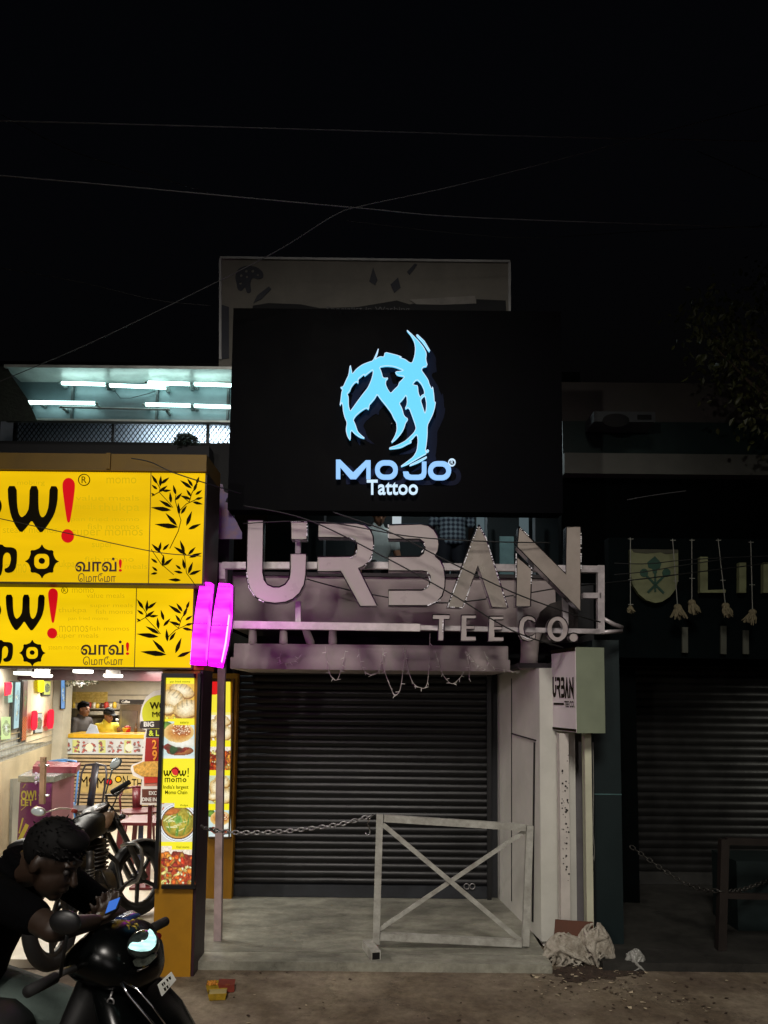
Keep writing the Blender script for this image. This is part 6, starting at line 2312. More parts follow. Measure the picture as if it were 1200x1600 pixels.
def add_hand(mb, wrist, d, palm, side, curl=.6, sc=1.0):
    """palm + five fingers; d = pointing direction, palm = palm normal, side = direction of the thumb"""
    d = Vector(d).normalized()
    palm = Vector(palm)
    palm = (palm - d * palm.dot(d)).normalized()
    sd_ = d.cross(palm)
    if sd_.dot(Vector(side)) < 0:
        sd_ = -sd_
    w = Vector(wrist)
    R = Matrix((sd_, d, palm)).transposed()
    mb.ell(w + d * .048 * sc, (.040 * sc, .052 * sc, .015 * sc), R, 12, 8)
    for k, (o, ln_, dl) in enumerate(((.030, .070, -.004), (.010, .078, 0), (-.010, .072, -.002), (-.029, .056, -.010))):
        p = w + d * (.088 + dl) * sc + sd_ * o * sc
        a = .15
        r = .0092 * sc
        for j, fr_ in enumerate((.45, .32, .24)):
            a += curl * (.7 + .12 * k) * (.9 if j == 0 else 1.0)
            q = p + (d * math.cos(a) + palm * math.sin(a)) * ln_ * fr_ * sc * 1.05
            mb.limb(p, q, r, r * .9, 8)
            p, r = q, r * .9
    p = w + d * .03 * sc + sd_ * .034 * sc
    q = p + (sd_ * .7 + d * .6 + palm * .35).normalized() * .036 * sc
    e = q + (sd_ * .15 + d * .75 + palm * .6).normalized() * .032 * sc
    mb.limb(p, q, .012 * sc, .0105 * sc, 8)
    mb.limb(q, e, .0105 * sc, .0085 * sc, 8)


def figure(label, J, face, mats, vox=.01, group=None, cap=None, beard=False, sc=1.0, sleeve=.6, hairlen=0):
    skin, shirt, trousers, hair, shoe = mats
    J = {k: Vector(v) for k, v in J.items()}
    base = Vector((J['pelvis'].x, J['pelvis'].y, min(v.z for v in J.values()) - .08 * sc))
    t = thing('person', label, 'person', base, group)
    f, s, u = frame_from(face)
    R = Matrix((s, f, u)).transposed()
    h = J['head']
    mb = MB()
    # head: skull, face, jaw, nose, ears, neck
    mb.ell(h + u * .02 * sc - f * .012 * sc, (.076 * sc, .096 * sc, .098 * sc), R, 20, 14)
    mb.ell(h - u * .045 * sc + f * .028 * sc, (.060 * sc, .066 * sc, .078 * sc), R, 18, 12)
    mb.ell(h - u * .098 * sc + f * .062 * sc, (.03 * sc, .026 * sc, .024 * sc), R, 12, 8)
    mb.limb(h + u * .012 * sc + f * .088 * sc, h - u * .03 * sc + f * .112 * sc, .009 * sc, .014 * sc, 8)
    mb.ell(h - u * .066 * sc + f * .088 * sc, (.024 * sc, .012 * sc, .012 * sc), R, 10, 6)
    mb.ell(h + u * .028 * sc + f * .08 * sc, (.05 * sc, .016 * sc, .012 * sc), R, 10, 6)
    for q in (-1, 1):
        mb.ell(h + s * q * .078 * sc - u * .012 * sc - f * .008 * sc, (.011 * sc, .02 * sc, .032 * sc), R, 10, 8)
    mb.limb(J['neck'] - u * .02 * sc, h - u * .05 * sc - f * .02 * sc, .058 * sc, .052 * sc)
    # torso and limbs under the clothes
    fp, sp, up_ = frame_from(J['rsh'] - J['lsh'], J['neck'] - J['pelvis'])
    mid = J['pelvis'].lerp(J['neck'], .5)
    mb.limb(J['pelvis'], J['chest'], .11 * sc, .125 * sc)
    mb.limb(J['chest'], J['neck'], .115 * sc, .06 * sc)
    for q in 'lr':
        mb.limb(J['chest'].lerp(J[q + 'sh'], .6), J[q + 'sh'], .07 * sc, .056 * sc)
        mb.limb(J[q + 'sh'], J[q + 'el'], .052 * sc, .041 * sc)
        mb.limb(J[q + 'el'], J[q + 'wr'], .042 * sc, .027 * sc)
        mb.limb(J['pelvis'], J[q + 'hip'], .09 * sc, .085 * sc)
        mb.limb(J[q + 'hip'], J[q + 'kn'], .085 * sc, .056 * sc)
        mb.limb(J[q + 'kn'], J[q + 'an'], .056 * sc, .036 * sc)
        dr = (J[q + 'wr'] - J[q + 'el']).normalized()
        hd = J.get(q + 'hd')
        dd = (hd - J[q + 'wr']) if hd is not None else dr
        add_hand(mb, J[q + 'wr'], dd, (J['head'] - J[q + 'wr']) * .3 + Vector((0, 0, .1)), Vector((0, 0, 1)), .45, sc)
    remesh('body', mb, skin, t, vox, 2)
    # shirt
    mb = MB()
    ch, pl, nk = J['chest'], J['pelvis'], J['neck']
    ax = (nk - pl).normalized()
    sx = (J['rsh'] - J['lsh']).normalized()
    fy = ax.cross(sx).normalized()
    dk = .0
    def ring(c, a, b):
        return (c, sx * a * sc, fy * b * sc)
    mb.loft([ring(pl - ax * .10 * sc, .165, .115), ring(pl + ax * .0, .17, .125), ring(pl.lerp(ch, .5), .165, .12), ring(ch, .185, .13), ring(ch.lerp(nk, .55), .165, .11), ring(ch.lerp(nk, .9), .09, .075), ring(nk + ax * .015, .070, .070), ring(nk + ax * .05, .064, .066)], 22, 2.4)
    for q in 'lr':
        mb.limb(ch.lerp(nk, .5), J[q + 'sh'], .085 * sc, .072 * sc)
        mb.limb(J[q + 'sh'], J[q + 'sh'].lerp(J[q + 'el'], sleeve), .070 * sc, .058 * sc)
        if sleeve > 1:
            mb.limb(J[q + 'el'], J[q + 'el'].lerp(J[q + 'wr'], sleeve - 1), .055 * sc, .038 * sc)
    remesh('shirt', mb, shirt, t, vox * 1.1, 3)
    mb = MB()
    for q in 'lr':
        mb.limb(J['pelvis'] - ax * .02, J[q + 'hip'], .118 * sc, .105 * sc)
        mb.limb(J[q + 'hip'], J[q + 'kn'], .102 * sc, .072 * sc)
        mb.limb(J[q + 'kn'], J[q + 'an'] + Vector((0, 0, .03)), .072 * sc, .052 * sc)
    remesh('trousers', mb, trousers, t, vox * 1.1, 3)
    for q in 'lr':
        mb = MB()
        ff = Vector((f.x, f.y, 0)).normalized()
        a = J[q + 'an'] - Vector((0, 0, .045 * sc))
        mb.limb(a - ff * .05 * sc, a + ff * .14 * sc, .042 * sc, .036 * sc)
        mb.build('shoe', shoe, t, True)
    # hair: rough cap of small tufts over a close shell
    mb = MB()
    mb.ell(h + u * .038 * sc - f * .022 * sc, (.086 * sc, .103 * sc, .100 * sc), R, 20, 14)
    mb.ell(h + u * .095 * sc + f * .028 * sc, (.066 * sc, .062 * sc, .034 * sc), R, 14, 8)
    hv = []
    for v in mb.v:
        r = v - h
        # keep the face and ears clear
        if r.dot(u) < .03 * sc and r.dot(f) > -.02 * sc:
            v = h + (r - f * (r.dot(f) + .02 * sc)) * .9
        if r.dot(u) < -.06 * sc:
            v = h + (v - h) * .8
        hv.append(v + Vector((random.uniform(-1, 1), random.uniform(-1, 1), random.uniform(-1, 1))) * .0015 * sc)
    mb.v = hv
    hb = mb.build('hair', hair, t, True)
    tf = MB()
    for _ in range(int(260)):
        d_ = Vector((random.gauss(0, 1), random.gauss(0, 1), abs(random.gauss(0, 1)))).normalized()
        p = h + u * .036 * sc - f * .022 * sc + R @ Vector((d_.x * .086, d_.y * .104, d_.z * .102)) * sc
        o = (R @ d_ * .35 + f * random.uniform(.3, .9) + Vector((random.gauss(0, .25), random.gauss(0, .25), 0))).normalized()
        a = o.orthogonal().normalized() * .004 * sc
        tf.add([p - a, p + a, p + o * random.uniform(.012, .022) * sc], [(0, 1, 2)])
    tf.build('hair_tufts', hair, hb)
    for q in (-1, 1):
        mb = MB()
        mb.ell(h + s * q * .031 * sc + u * .005 * sc + f * .084 * sc, .011 * sc, None, 10, 8)
        mb.build('eye', m('dark_eye', (26, 20, 18), .6), t, True)
    if cap is not None:
        mb = MB()
        mb.ell(h + u * .055 * sc - f * .012 * sc, (.092 * sc, .108 * sc, .085 * sc), R, 20, 12)
        mb.loft([(h + u * .05 * sc + f * .08 * sc, s * .075 * sc, u * .008 * sc), (h + u * .035 * sc + f * .165 * sc, s * .05 * sc, u * .006 * sc)], 16)
        mb.build('cap', cap, t, True)
    return t


SKIN = m('shaded_brown_skin', (40, 27, 18), .5, var=.12, scale=20)  # darkened so the colour carries the shade on the rider
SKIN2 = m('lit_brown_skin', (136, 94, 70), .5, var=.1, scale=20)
HAIR = m('black_hair', (8, 7, 7), .75, var=.3, scale=60, spec=.15)
SHOE = m('dark_shoe', (24, 22, 22), .5)

# ------------------------------------------------------------------ scooter frame of reference
sh_ = Vector((.96, -.28, 0)).normalized()
sn_ = Vector((sh_.y, -sh_.x, 0))             # rider's right, towards the camera
HH = Vector((-.83, 2.62, 0))


def S_(uu, vv, z):
    return HH + sh_ * uu + sn_ * vv + Vector((0, 0, z))


rider = {
    'pelvis': S_(-.77, 0, .80), 'chest': (-1.42, 2.76, 1.14), 'neck': (-1.275, 2.68, 1.28), 'head': (-1.128, 2.60, 1.325),
    'rsh': (-1.355, 2.575, 1.235), 'lsh': (-1.27, 2.90, 1.225),
    'rel': P(84, 1452, 2.40), 'rwr': P(146, 1441, 2.58), 'rhd': P(166, 1426, 2.66),
    'lel': (-1.03, 2.98, 1.02), 'lwr': P(140, 1436, 2.80), 'lhd': P(160, 1424, 2.74),
    'rhip': S_(-.76, .11, .77), 'lhip': S_(-.76, -.11, .77), 'rkn': S_(-.50, .25, .50), 'lkn': S_(-.33, -.17, .70), 'ran': S_(-.56, .30, .09), 'lan': S_(-.36, -.15, .40)}
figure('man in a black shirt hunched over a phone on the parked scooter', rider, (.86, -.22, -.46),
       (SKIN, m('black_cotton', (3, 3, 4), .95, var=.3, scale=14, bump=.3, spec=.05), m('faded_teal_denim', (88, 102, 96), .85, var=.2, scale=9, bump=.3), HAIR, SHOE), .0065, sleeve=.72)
ph = thing('phone', 'mobile phone with a lit blue screen in the hands of the man on the scooter', 'phone', tuple(P(176, 1428, 2.58)))
qd = [P(163.5, 1428, 2.535), P(170, 1408, 2.585), P(188.5, 1401, 2.60), P(181, 1420, 2.55)]
nrm_ = (qd[1] - qd[0]).cross(qd[3] - qd[0]).normalized()
if nrm_.y < 0:
    nrm_ = -nrm_
mb = MB()
mb.prism([p + nrm_ * .0012 for p in qd], nrm_ * .008)
mb.build('case', M_BLACK, ph)
ce = sum(qd, Vector()) / 4
mb = MB()
mb.prism([ce + (p - ce) * .93 for p in qd], nrm_ * .001)
mb.build('screen', em('blue_phone_screen', (62, 112, 205), .8), ph)

# ------------------------------------------------------------------ scooter
scoot = thing('scooter', 'black scooter with a lit crescent headlamp and a white plate at the lower left', 'scooter', S_(-.4, 0, 0))
GLOSS = m('gloss_black_bodywork', (4, 5, 5), .22, 0.0, var=.2, scale=3, spec=.25)
up = Vector((0, 0, 1))
mb = MB()
mb.loft([(S_(u_, 0, z), sn_ * w_, up * h_) for u_, z, w_, h_ in ((-.265, .965, .05, .022), (-.22, .985, .11, .05), (-.16, 1.0, .15, .085), (-.09, 1.012, .165, .105), (-.03, .998, .155, .102), (.02, .975, .125, .082), (.05, .962, .085, .055), (.062, .955, .03, .02))], 26, 2.3)
mb.build('handlebar_cowl', GLOSS, scoot, True)
hl = thing
mb = MB()
cL = P(224, 1476, 2.505)
Rl = Matrix((sh_, sn_, up)).transposed()
mb.ell(cL, (.052, .05, .046), Rl, 22, 14)
lens = mb.build('headlight', m('smoky_headlamp_lens', (70, 80, 78), .06, .6, var=.5, scale=40), scoot, True)
fl = plane_px(2.452)
mb = MB()
mb.shape(smooth_loop([(200, 1482), (203, 1474), (216, 1474), (228, 1470), (233, 1460), (230, 1453), (236, 1457), (242, 1468), (241, 1480), (234, 1486), (216, 1487)]), [], fl, 0, .018)
mb.build('running_light', em('white_running_light', (190, 240, 236), 1.25, var=.45, scale=40), lens)
mb = MB()
mb.shape(smooth_loop([(206, 1500), (222, 1497), (240, 1490), (244, 1496), (232, 1508), (212, 1512)]), [], plane_px(2.475), 0, .02)
mb.build('reflector', m('mottled_chrome_reflector', (150, 160, 150), .12, .9, var=.6, scale=60), lens)
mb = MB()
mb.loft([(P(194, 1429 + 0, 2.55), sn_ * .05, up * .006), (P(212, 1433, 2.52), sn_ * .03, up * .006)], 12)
mb.build('painted_cowl_highlight', m('blue_cowl_highlight', (40, 60, 110), .2, .3), scoot, True)  # thin blue strip paints a highlight along the cowl top
mb = MB()
random.seed(2)
for (x0_, y0_, x1_, y1_) in ((196, 1440, 204, 1446), (203, 1440, 211, 1438), (206, 1447, 214, 1452), (198, 1445, 202, 1452), (210, 1444, 216, 1447)):
    mb.tube([P(x0_, y0_, 2.462), P((x0_ + x1_) / 2 + 1, (y0_ + y1_) / 2 - 2, 2.46), P(x1_, y1_, 2.462)], .003, 5)
mb.build('gold_decal', m('gold_decal', (150, 130, 50), .35, .5), scoot, True)
# apron (leg shield) with chrome edges, nose and front mudguard
mb = MB()
mb.loft([(S_(u_, 0, z), sn_ * w_, sh_ * h_) for u_, z, w_, h_ in ((-.08, .93, .11, .05), (-.03, .88, .15, .07), (.03, .80, .19, .075), (.09, .70, .205, .08), (.12, .58, .20, .085), (.11, .46, .18, .08), (.05, .34, .15, .06), (-.03, .28, .12, .03))], 24, 2.6)
mb.build('apron', GLOSS, scoot, True)
mb = MB()
mb.tube([P(189, 1535, 2.462), P(200, 1553, 2.455), P(224, 1582, 2.45), P(250, 1612, 2.45), P(262, 1640, 2.46)], .0045, 6)
mb.tube([P(192, 1534, 2.46), P(214, 1545, 2.45), P(238, 1572, 2.44), P(262, 1606, 2.44)], .003, 6)
mb.tube([P(214, 1518, 2.50), P(232, 1508, 2.52)], .004, 6)
mb.build('chrome_trim', M_CHROME, scoot, True)
pq = [P(247.5, 1538, 2.43), P(268, 1518.5, 2.50), P(275.5, 1531, 2.50), P(254, 1556, 2.43)]
pn = (pq[1] - pq[0]).cross(pq[3] - pq[0]).normalized()
if pn.y > 0:
    pn = -pn
mb = MB()
mb.prism(pq, -pn * .004)
plate = mb.build('number_plate', m('white_number_plate', (206, 206, 198), .5, var=.1), scoot)
pfn = lambda a, b, d: pq[0] + (pq[1] - pq[0]) * a + (pq[3] - pq[0]) * b - pn * d
mb = MB()
for a0, a1, b0, b1 in ((.16, .24, .14, .42), (.28, .36, .16, .44), (.50, .60, .14, .42), (.66, .80, .16, .44), (.18, .30, .56, .86), (.36, .48, .58, .86), (.54, .64, .56, .84), (.70, .82, .58, .86)):
    mb.shape([(a0, b0), (a1, b0 + .03), (a1 - .02, b1), (a0 + .02, b1 - .04)], [], pfn, -.003, -.001)
mb.build('worn_characters', INK, plate)
mb = MB()
mb.loft([(S_(u_, 0, z), sn_ * w_, up * h_) for u_, z, w_, h_ in ((-.12, .40, .06, .03), (-.02, .50, .085, .05), (.12, .55, .09, .06), (.26, .50, .08, .05), (.36, .40, .06, .03))], 18)
mb.build('front_mudguard', GLOSS, scoot, True)


def wheel(name, c, axis, R_, r_, parent, spokes=0, rim_mat=None):
    ax = Vector(axis).normalized()
    a = ax.orthogonal().normalized()
    b = ax.cross(a)
    mb = MB()
    mb.tube([c + (a * math.cos(q) + b * math.sin(q)) * R_ for q in [2 * PI * i / 40 for i in range(40)]], r_, 12, True)
    w = mb.build(name, M_RUBBER, parent, True)
    rm = MB()
    rm.tube([c + (a * math.cos(q) + b * math.sin(q)) * (R_ - r_ * 1.05) for q in [2 * PI * i / 40 for i in range(40)]], r_ * .42, 8, True)
    rm.tube([c - ax * .05, c + ax * .05], .045, 14)
    for i in range(spokes):
        q = 2 * PI * i / spokes
        d = a * math.cos(q) + b * math.sin(q)
        rm.bar(c + d * .03, c + d * (R_ - r_), .03, .018, ax)
    rm.build('rim', rim_mat or M_BLACK, w)
    return w


mb = MB()
mb.loft([(S_(u_, 0, z), sn_ * w_, sh_ * .05) for u_, z, w_ in ((-.14, .93, .10), (-.16, .80, .17), (-.16, .62, .19), (-.14, .45, .18), (-.1, .33, .14))], 20, 3)
mb.build('inner_leg_shield', m('matt_black_plastic', (9, 9, 9), .7), scoot, True)
wheel('wheel', S_(.12, 0, .225), sn_, .175, .05, scoot, 5)
wheel('wheel', S_(-1.12, 0, .225), sn_, .175, .05, scoot, 5)
mb = MB()
mb.bar(S_(-.02, 0, .31), S_(-.50, 0, .29), .30, .05)
mb.build('floorboard', M_BLACK, scoot)
mb = MB()
mb.loft([(S_(u_, 0, z), sn_ * w_, up * h_) for u_, z, w_, h_ in ((-.44, .45, .12, .16), (-.55, .53, .15, .17), (-.8, .56, .16, .17), (-1.1, .62, .14, .14), (-1.32, .70, .07, .06))], 20, 2.5)
mb.build('body', GLOSS, scoot, True)
mb = MB()
mb.loft([(S_(u_, 0, z), sn_ * w_, up * h_) for u_, z, w_, h_ in ((-.46, .70, .06, .03), (-.55, .735, .12, .04), (-.85, .745, .14, .045), (-1.2, .79, .12, .045), (-1.3, .80, .06, .02))], 18, 2.5)
mb.build('seat', m('black_vinyl_seat', (18, 18, 18), .6, bump=.1), scoot, True)
mb = MB()
mb.tube([S_(-.13, -.36, 1.0), S_(-.14, -.2, 1.0), S_(-.11, 0, .98), S_(-.14, .2, 1.0), S_(-.13, .36, 1.0)], .013, 8)
mb.build('handlebar', M_STEEL, scoot, True)
for v_ in (-1, 1):
    mb = MB()
    mb.tube([S_(-.13, .25 * v_, 1.0), S_(-.13, .37 * v_, 1.0)], .018, 10)
    mb.build('grip', M_RUBBER, scoot, True)
mb = MB()
mb.ell(P(102, 1441, 2.34), (.050, .018, .037), Matrix.Rotation(.15, 3, 'Y'), 18, 12)
mb.tube([P(106, 1452, 2.35), S_(-.12, .24, 1.0)], .006, 6)
mb.build('mirror', M_BLACK, scoot, True)
mb = MB()
mb.ell(P(247, 1463, 2.70), (.012, .012, .012))
mb.build('indicator', em('red_side_reflector', (90, 10, 14), .3), scoot, True)
mb = MB()
kq = [P(173 + 5 * math.cos(a), 1566 + 6 * math.sin(a), 2.5) for a in [2 * PI * i / 12 for i in range(12)]]
mb.tube(kq, .0035, 6, True)
mb.tube([P(172, 1560, 2.5), P(176, 1548, 2.52)], .004, 6)
mb.tube([P(171, 1573, 2.5), P(166, 1584, 2.5), P(168, 1589, 2.5), P(172, 1580, 2.5)], .003, 6)
mb.build('key_ring', M_STEEL, scoot, True)

# ------------------------------------------------------------------ motorcycle parked on the shop floor
bk = thing('motorcycle', 'black motorcycle leaning on its stand, parked nose in at the food shop entrance', 'motorcycle', (-2.12, 5.75, Z_SLAB))
bo = Vector((-2.17, 5.12, Z_SLAB))
bh = Vector((.09, 1.0, 0)).normalized()
bn = Vector((bh.y, -bh.x, 0))
LEAN = math.radians(10)


def B_(u_, v_, z):
    return bo + bh * u_ + bn * (v_ * math.cos(LEAN) - z * math.sin(LEAN)) + Vector((0, 0, z * math.cos(LEAN) + v_ * math.sin(LEAN)))


def bv(u_, v_, z):
    return B_(u_, v_, z) - bo


BLK = m('black_motorcycle_enamel', (9, 9, 10), .5, 0, var=.3, scale=6, spec=.2)
ENG = m('grimy_engine_alloy', (62, 60, 58), .45, .7, var=.4, scale=14)
wheel('wheel', B_(0, 0, .30), bv(0, 1, 0), .255, .048, bk, 5, ENG)
st_ = math.radians(24)
fh = bh * math.cos(st_) + bn * math.sin(st_)
fn_ = Vector((fh.y, -fh.x, 0)) + Vector((0, 0, math.sin(LEAN)))
fc = G(213, 1430, Z_SLAB) + Vector((0, 0, .30))
wheel('wheel', fc, fn_, .255, .045, bk, 5, ENG)
mb = MB()
arc = [fc + (fh * math.cos(q) + Vector((0, 0, 1)) * math.sin(q)) * .325 for q in [math.radians(a) for a in range(-10, 171, 12)]]
vs_, fs_ = [], []
for p in arc:
    vs_ += [p - fn_ * .055 - (p - fc) * .06, p - fn_ * .03, p + fn_ * .03, p + fn_ * .055 - (p - fc) * .06]
for i in range(len(arc) - 1):
    for j in range(3):
        fs_.append((4 * i + j, 4 * i + j + 1, 4 * i + 5 + j, 4 * i + 4 + j))
mb.add(vs_, fs_)
mb.build('front_mudguard', BLK, bk, True)
hd_ = B_(.93, 0, .92)
for v_ in (-1, 1):
    mb = MB()
    mb.tube([fc + fn_ * .085 * v_, hd_ + fn_ * .085 * v_], [.026, .022], 10)
    mb.build('fork_leg', ENG, bk, True)
mb = MB()
mb.tube([B_(0, .06, .30), B_(.35, .1, .35), B_(.5, .11, .40)], .02, 8)
mb.tube([B_(0, -.06, .30), B_(.35, -.1, .35), B_(.5, -.11, .40)], .02, 8)
mb.tube([B_(.93, 0, .86), B_(.80, 0, .45), B_(.62, 0, .24), B_(.4, 0, .25)], .022, 8)
mb.tube([B_(.93, 0, .88), B_(.55, .05, .76), B_(.1, .09, .74), B_(-.15, .07, .78)], .018, 8)
mb.tube([B_(.93, 0, .88), B_(.55, -.05, .76), B_(.1, -.09, .74), B_(-.15, -.07, .78)], .018, 8)
mb.build('frame', M_BLACK, bk, True)
mb = MB()
mb.loft([(B_(u_, 0, z), bv(0, w_, 0), bv(0, 0, h_)) for u_, z, w_, h_ in ((.36, .74, .06, .04), (.44, .78, .10, .07), (.58, .82, .13, .095), (.74, .83, .12, .095), (.85, .82, .07, .06), (.9, .81, .03, .03))], 22, 2.4)
mb.build('fuel_tank', BLK, bk, True)
mb = MB()
mb.loft([(B_(u_, 0, z), bv(0, w_, 0), bv(0, 0, h_)) for u_, z, w_, h_ in ((-.28, .86, .07, .03), (-.15, .85, .12, .05), (.15, .83, .13, .05), (.35, .80, .12, .05), (.47, .82, .07, .04))], 18, 2.6)
mb.build('seat', m('black_vinyl_seat', (18, 18, 18), .6, bump=.1), bk, True)
mb = MB()
mb.loft([(B_(u_, 0, z), bv(0, w_, 0), bv(0, 0, h_)) for u_, z, w_, h_ in ((-.36, .84, .05, .03), (-.2, .76, .10, .06), (.1, .68, .12, .09), (.35, .62, .12, .10), (.45, .60, .08, .06))], 18, 2.6)
mb.build('side_panel', BLK, bk, True)
mb = MB()
mb.ell(B_(-.37, 0, .80), (.06, .025, .035))
mb.build('tail_light', em('dim_red_tail_lens', (120, 14, 16), .35), bk, True)
mb = MB()
mb.loft([(B_(u_, 0, z), bv(0, .075, 0), bv(.0, 0, .01)) for u_, z in ((-.36, .74), (-.42, .62), (-.44, .48))], 12, 3)
mb.build('rear_mudguard', BLK, bk, True)
# engine: crankcase, finned cylinder, exhaust
mb = MB()
mb.loft([(B_(.55, v_, .38), bv(.19 * s_, 0, 0), bv(0, 0, .13 * s_)) for v_, s_ in ((-.15, .7), (-.12, 1), (.12, 1), (.155, .7))], 20, 2.6)
for i in range(7):
    z = .50 + i * .03
    mb.loft([(B_(.66 + i * .012, 0, z), bv(0, .10, 0), bv(.09, 0, 0)), (B_(.66 + i * .012, 0, z + .012), bv(0, .10, 0), bv(.09, 0, 0))], 16, 3)
mb.tube([B_(.66, 0, .48), B_(.74, 0, .72)], .07, 14)
mb.build('engine', ENG, bk, True)
mb = MB()
mb.tube([B_(.78, .04, .62), B_(.90, .07, .50), B_(.86, .11, .30), B_(.6, .13, .24), B_(.35, .16, .27), P(168, 1390, 5.65)], .02, 8)
me_, mf_ = P(131, 1396, 5.25), P(170, 1389, 5.75)
md_ = (mf_ - me_).normalized()
mb.tube([me_, me_ + md_ * .04, me_.lerp(mf_, .6), mf_], [.052, .056, .056, .028], 16)
mb.build('exhaust', m('matt_black_exhaust', (24, 23, 23), .5, .3), bk, True)
mb = MB()
aa = md_.orthogonal().normalized()
bb = md_.cross(aa)
for r_ in (.05, .026):
    mb.tube([me_ - md_ * .003 + (aa * math.cos(q) + bb * math.sin(q)) * r_ for q in [2 * PI * i / 20 for i in range(20)]], .006, 6, True)
mb.build('exhaust_tip', M_STEEL, bk, True)
# shock absorber with its spring
s0, s1 = P(140, 1395, 5.35), P(141, 1330, 5.42)
mb = MB()
mb.tube([s0, s1], .014, 10)
mb.tube([s0.lerp(s1, .45), s1], .028, 12)
mb.build('shock_absorber', ENG, bk, True)
mb = MB()
mb.tube([s0.lerp(s1, .08 + .5 * k / 80) + Vector((math.cos(k * .55), math.sin(k * .55), 0)) * .03 for k in range(81)], .005, 6)
mb.build('spring', m('grey_coil_spring', (110, 108, 104), .4, .6), bk, True)
mb = MB()
mb.tube([P(190, 1322, 5.98), P(200, 1318, 5.93), P(212, 1318, 5.9), P(220, 1326, 5.9), P(223, 1342, 5.9), P(220, 1362, 5.9), P(214, 1376, 5.9), P(203, 1381, 5.93), P(190, 1386, 6.0)], .014, 10)
mb.build('crash_guard', m('worn_silver_guard', (132, 132, 130), .35, .8, var=.3), bk, True)
mb = MB()
mb.bar(P(150, 1392, 5.55), P(190, 1398, 5.85), .03, .02)
mb.tube([P(158, 1360, 5.6), P(168, 1382, 5.6), P(184, 1392, 5.7), P(206, 1374, 5.85)], .01, 6)
mb.tube([P(163, 1395, 5.55), P(180, 1391, 5.6)], .016, 8)
mb.build('foot_peg', ENG, bk, True)
mb = MB()
mb.tube([B_(.45, -.1, .25), B_(.40, -.27, .0)], .013, 8)
mb.build('side_stand', ENG, bk, True)
# cockpit
gr, gl = P(202, 1222, 5.88), P(116, 1283, 5.72)
hb0 = P(160, 1262, 5.86)
mb = MB()
mb.tube([gr, gr.lerp(hb0, .55) + Vector((0, .05, 0)), P(166, 1243, 5.93), P(167, 1258, 5.95), hb0, P(145, 1268, 5.9), P(132, 1272, 5.85), gl], .0125, 8)
mb.build('handlebar', m('grey_handlebar', (96, 92, 90), .35, .8), bk, True)
for a, b in ((gr, gr.lerp(P(166, 1243, 5.93), .75)), (gl, gl.lerp(P(132, 1272, 5.85), .8))):
    mb = MB()
    mb.tube([a, b], .02, 10)
    mb.build('grip', M_RUBBER, bk, True)
mb = MB()
mb.tube([P(200, 1230, 5.90), P(184, 1238, 5.97), P(178, 1240, 5.97)], .007, 6)
mb.tube([P(122, 1296, 5.75), P(134, 1288, 5.9)], .007, 6)
mb.build('brake_lever', M_STEEL, bk, True)
mb = MB()
mb.tube([P(184, 1238, 5.96), P(180, 1252, 5.96), P(172, 1268, 5.98)], .006, 6)
mb.tube([P(166, 1250, 5.93), P(174, 1262, 6.0), P(172, 1290, 6.05)], .006, 6)
mb.build('brake_hose', M_BLACK, bk, True)
gz = MB()
gz.loft([(P(147, 1272, 5.95), Vector((.10, .02, .03)), Vector((-.01, .04, .035))), (P(148, 1267, 5.92), Vector((.105, .02, .035)), Vector((-.012, .045, .04)))], 20, 2.6)
gg = gz.build('gauge_cluster', M_BLACK, bk, True)
for px, py, r_ in ((151, 1264, .045), (137, 1272, .032)):
    mb = MB()
    c = P(px, py, 5.90)
    a, b = Vector((1, .1, .25)).normalized(), Vector((-.1, .55, .55)).normalized()
    mb.loft([(c, a * r_, b * r_), (c + Vector((0, -.006, .006)), a * r_, b * r_)], 20)
    mb.build('gauge', m('grey_dial', (150, 150, 148), .25, var=.2), gg, True)
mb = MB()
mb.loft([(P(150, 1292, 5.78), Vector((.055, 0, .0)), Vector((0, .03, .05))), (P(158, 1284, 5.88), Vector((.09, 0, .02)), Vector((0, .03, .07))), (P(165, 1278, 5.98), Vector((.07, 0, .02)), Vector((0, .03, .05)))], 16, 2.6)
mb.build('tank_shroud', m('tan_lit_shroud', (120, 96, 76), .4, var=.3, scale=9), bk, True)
mb = MB()
mb.ell(P(171, 1284, 6.15), (.085, .10, .085))
mb.build('headlight', BLK, bk, True)
mb = MB()
mb.bar(P(183, 1281, 6.0), P(188, 1279, 6.0), .02, .02)
mb.ell(P(191, 1276, 6.0), (.03, .02, .022))
mb.build('indicator', M_BLACK, bk, True)
mb = MB()
cm = P(181, 1193, 5.85)
Rm = Matrix.Rotation(math.radians(-30), 3, 'Y')
mb.ell(cm, (.055, .02, .036), Matrix.Rotation(math.radians(-42), 3, 'Y'), 18, 12)
mb.tube([cm - Vector((.02, 0, .03)), P(171, 1218, 5.9), P(165, 1240, 5.93)], .006, 6)
mr_ = mb.build('mirror', m('pale_blue_mirror_back', (110, 130, 138), .25, .5), bk, True)
mb = MB()
mb.ell(cm - Vector((0, .016, 0)), (.046, .010, .028), Matrix.Rotation(math.radians(-42), 3, 'Y'), 18, 10)
mb.build('mirror_glass', m('mirror_glass', (225, 238, 240), .2, .15, var=.02), mr_, True)  # bright reflection is painted in as a pale diffuse colour
mb = MB()
cm = P(60, 1268, 5.6)
mb.ell(cm, (.058, .02, .034), Matrix.Rotation(math.radians(8), 3, 'Y'), 18, 12)
mb.tube([cm + Vector((.055, 0, -.005)), P(93, 1263, 5.68), P(110, 1264, 5.75), P(126, 1274, 5.8)], .006, 6)
ml_ = mb.build('mirror', m('grey_mirror_shell', (150, 140, 124), .3, .4), bk, True)
mb = MB()
